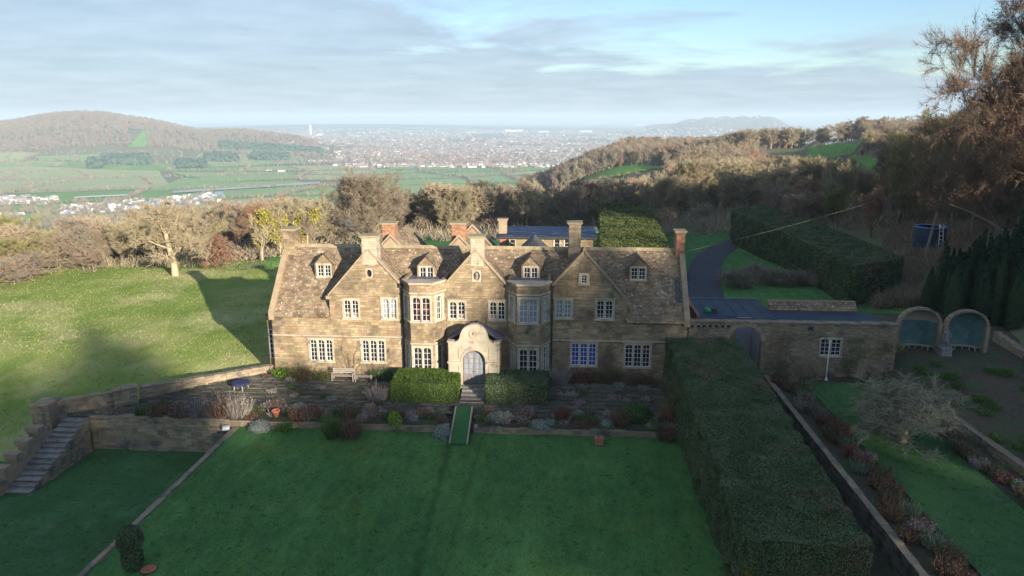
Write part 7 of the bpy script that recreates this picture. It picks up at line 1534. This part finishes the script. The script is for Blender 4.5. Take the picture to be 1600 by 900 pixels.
houses('business_park', 'pale sheds at the far left of the valley floor', lambda rn: (rn.uniform(-20, 90), rn.uniform(308, 320), None), 110, lambda rn, r: (rn.uniform(4, 9), rn.uniform(3, 5), rn.uniform(3, 5)), ([(0, 0), (0, 2), (3, 2)], [3, 2, 1]), 7)
tp = []
for _ in range(12000): px = random.uniform(440, 1430); r = 3200 + 8500 * random.random() ** 1.3; x, y = _at(px, r); tp.append((x, y, tz(x, y)))
scatter_list('town_trees', tp, (12, 20), ['brown', 'grey'], 'bare trees between the houses of the town', 'trees')
def shed(px, py, w, d, h, label, m=0, name='warehouse', r=None):
    if r is None: x, y, z = G(px, py, r0=900)
    else: x, y = _at(px, r); z = tz(x, y)
    t = thing(name, label, 'building', (x, y, z)); mb = MB(); mb.box(x - w, x + w, y - d, y + d, z - 3, z + h); mb.build('wall', TOWN[m], t); mb = MB(); mb.prism([(x - w * 1.01, y - d * 1.02, z + h + .1), (x - w * 1.01, y + d * 1.02, z + h + .1), (x - w * 1.01, y, z + h + d * .25)], (w * 2.02, 0, 0)); mb.build('roof', TOWN[0 if m == 0 else 2], t)
for px, py, w, d, h, lab in ((803, 206, 120, 40, 22, 'long white factory in the middle of the far town'), (850, 207, 70, 30, 14, 'white shed right of the long white factory'), (915, 207, 80, 35, 20, 'broad white warehouse left of the ridge pines'), (735, 208, 60, 30, 12, 'low white building left of the long white factory'), (1000, 196, 150, 40, 20, 'pale far warehouse beyond the ridge wood'), (1350, 189, 160, 50, 20, 'pale warehouse on the horizon at the right'), (1318, 191, 110, 40, 16, 'left one of the two pale horizon warehouses'), (555, 214, 60, 25, 10, 'low pale building right of the tower'), (500, 213, 30, 22, 22, 'pale block below the slender tower'), (497, 253, 38, 18, 5, 'white roofed barn by the right foot of the long hill'), (420, 267, 10, 7, 5, 'white farmhouse beside the valley fields'), (440, 268, 12, 7, 4, 'pale farm shed right of the white farmhouse')): shed(px, py, w, d, h, lab)
shed(193, 337, 21, 6, 4, 'long dark barn with pale posts on the valley floor', 2, 'barn'); shed(18, 336, 26, 5, 5, 'long white open fronted shed at the far left edge', 0, 'open_shed')
x, y, z = G(486, 212, r0=2500); t = thing('tower_block', 'slender white tower rising from the far town left of centre', 'tower', (x, y, z)); rr = math.hypot(x, y + 54); mb = MB(); mb.box(x - rr * .0011, x + rr * .0011, y - 8, y + 8, z, z + rr * .0135); mb.build('shaft', TOWN[0], t); mb = MB(); mb.box(x - rr * .0015, x + rr * .0015, y - 9, y + 9, z + rr * .0135, z + rr * .0145); mb.build('cap', TOWN[2], t)
# ---------------------------------------------------------------- hillside trees that shade the garden
hp = make_proto(51, 20, TW['brown'], name='hillside_tree', spread=.7, kids=(11, 8, 6), tr=.5, up=.1, wob=.25, first=.1, tw=.05, tl=1.3, fine=3, leaves=5200, leafm=M['leafrust'], leafsize=.55, ratio=(.75, .55, .5))
SA, CA = math.sin(SUN_A), math.cos(SUN_A)
def need(u):
    K = [(-70, 67), (-46, 67), (-42, 68), (-38, 70), (-34, 71), (-30, 73.5), (-26.5, 72.5), (-23.5, 69), (-21, 68), (-17, 67.5), (-12, 66), (-8, 65), (-5.5, 65.5), (-3, 72), (-1, 77), (6, 78), (9, 74.5), (13, 75), (17, 78), (30, 76), (60, 78), (72, 75), (90, 68), (115, 62)]
    for (a, b), (c, d) in zip(K[:-1], K[1:]):
        if a <= u <= c: return b + (d - b) * (u - a) / (c - a)
    return 70
random.seed(21); u = -68
while u < 114:
    s_ = 250 + random.uniform(-10, 10); x = u * CA + s_ * SA; y = u * SA - s_ * CA; z = tz(x, y); H = need(u) - z
    plant(hp, x, y, z, max(6, H), 'tall brown tree on the hilltop south east of the garden, outside the frame', group='hilltop trees that shade the garden', name='hillside_tree', wide=min(.9, 8 / max(6, H))); u += random.uniform(2.4, 3.8)
# rough grass tufts on the pasture
def tufts():
    n = 110000; x = -22.8 - 140 * RNG.random(n) ** 1.5; y = RNG.uniform(-12, 47, n); ok = x < np.where(y < 1.2, -22.8 - (1.2 - y) * 1.5, -22.9); x = x[ok]; y = y[ok]
    z = np.array([lf(a, b) for a, b in zip(x, y)]); n = len(x); p = np.stack([x, y, z], 1); q = RNG.normal(size=(n, 3)) * np.array([.45, .45, .1]) + np.array([0, 0, .8]); L = RNG.uniform(.04, .14, (n, 1)); s = np.cross(q, rand_unit(n)); s /= np.linalg.norm(s, axis=1, keepdims=True); s *= .03
    v = np.stack([p - s, p + s, p + q * L + s * .3, p + q * L - s * .3], 1).reshape(-1, 3); tag(np_mesh('pasture_grass', v, np.arange(4 * n).reshape(-1, 4), [M['field'], M['leafgrass']], midx=(RNG.random(n) < .28).astype(int), kind='stuff'), 'long tussocky grass of the pasture left of the house', 'grass')
M['leafgrass'] = mat('straw grass blade', [(0.17, 0.20, 0.06), (0.23, 0.24, 0.085)], 2, rough=1, island=0.3)
tufts()

def lawn_grass():
    def patch(name, label, x0, x1, y0, y1, z, n, m, keep=None):
        x = RNG.uniform(x0, x1, n); y = y0 + (y1 - y0) * RNG.random(n)
        ok = (np.abs(x - (-6.95 - (y + 10) * .03)) > .32) & (np.abs(x - (-5.0 + (y + 10) * .012)) > .2) | (RNG.random(n) < .25); x = x[ok]; y = y[ok]; n = len(x); p = np.stack([x, y, np.full(n, z)], 1)
        q = RNG.normal(size=(n, 3)) * np.array([.5, .5, .05]) + np.array([0, 0, .8]); L = RNG.uniform(.02, .06, (n, 1)); s = np.cross(q, rand_unit(n)); s /= np.linalg.norm(s, axis=1, keepdims=True); s *= RNG.uniform(.006, .018, (n, 1))
        v = np.stack([p - s, p + s, p + q * L + s * .3, p + q * L - s * .3], 1).reshape(-1, 3); tag(np_mesh(name, v, np.arange(4 * n).reshape(-1, 4), m, midx=RNG.choice(len(m), n, p=[.55, .25, .17, .03]), kind='stuff'), label, 'grass')
    G4 = [mat('green blade', [(0.062, 0.15, 0.05), (0.10, 0.20, 0.065)], 1, rough=1, island=.35, spec=.05), mat('yellow green blade', [(0.10, 0.18, 0.05), (0.13, 0.20, 0.06)], 1, rough=1, island=.3, spec=.05), mat('dark blade', [(0.035, 0.085, 0.03), (0.045, 0.10, 0.035)], 1, rough=1, island=.3, spec=.05), M['leafbrown']]
    patch('lawn_grass', 'short grass blades of the main lawn', -22.1, 8.0, -27, -8.1, -1.0, 150000, G4)
    patch('lower_lawn_grass', 'short damp grass of the lower lawn by the steps', -33, -22.7, -26, -8.3, -3.0, 50000, G4)
    patch('kitchen_lawn_grass', 'short grass of the kitchen garden lawn under the apple tree', 18.4, 23.3, -27, -1.8, .88, 36000, G4)
lawn_grass()
# ---------------------------------------------------------------- air
def haze():
    mb = MB(); mb.box(-46000, 46000, -12000, 46000, -195, 102)
    m = bpy.data.materials.new('valley haze'); m.use_nodes = True; t = m.node_tree; t.nodes.clear()
    o = nn(t, 'ShaderNodeOutputMaterial'); v = nn(t, 'ShaderNodeVolumePrincipled'); v.inputs['Color'].default_value = (0.62, 0.77, 0.95, 1); v.inputs['Density'].default_value = 1.2e-4; v.inputs['Anisotropy'].default_value = 0.0
    t.links.new(v.outputs[0], o.inputs['Volume']); mb.build('haze', m, kind='stuff')
haze()
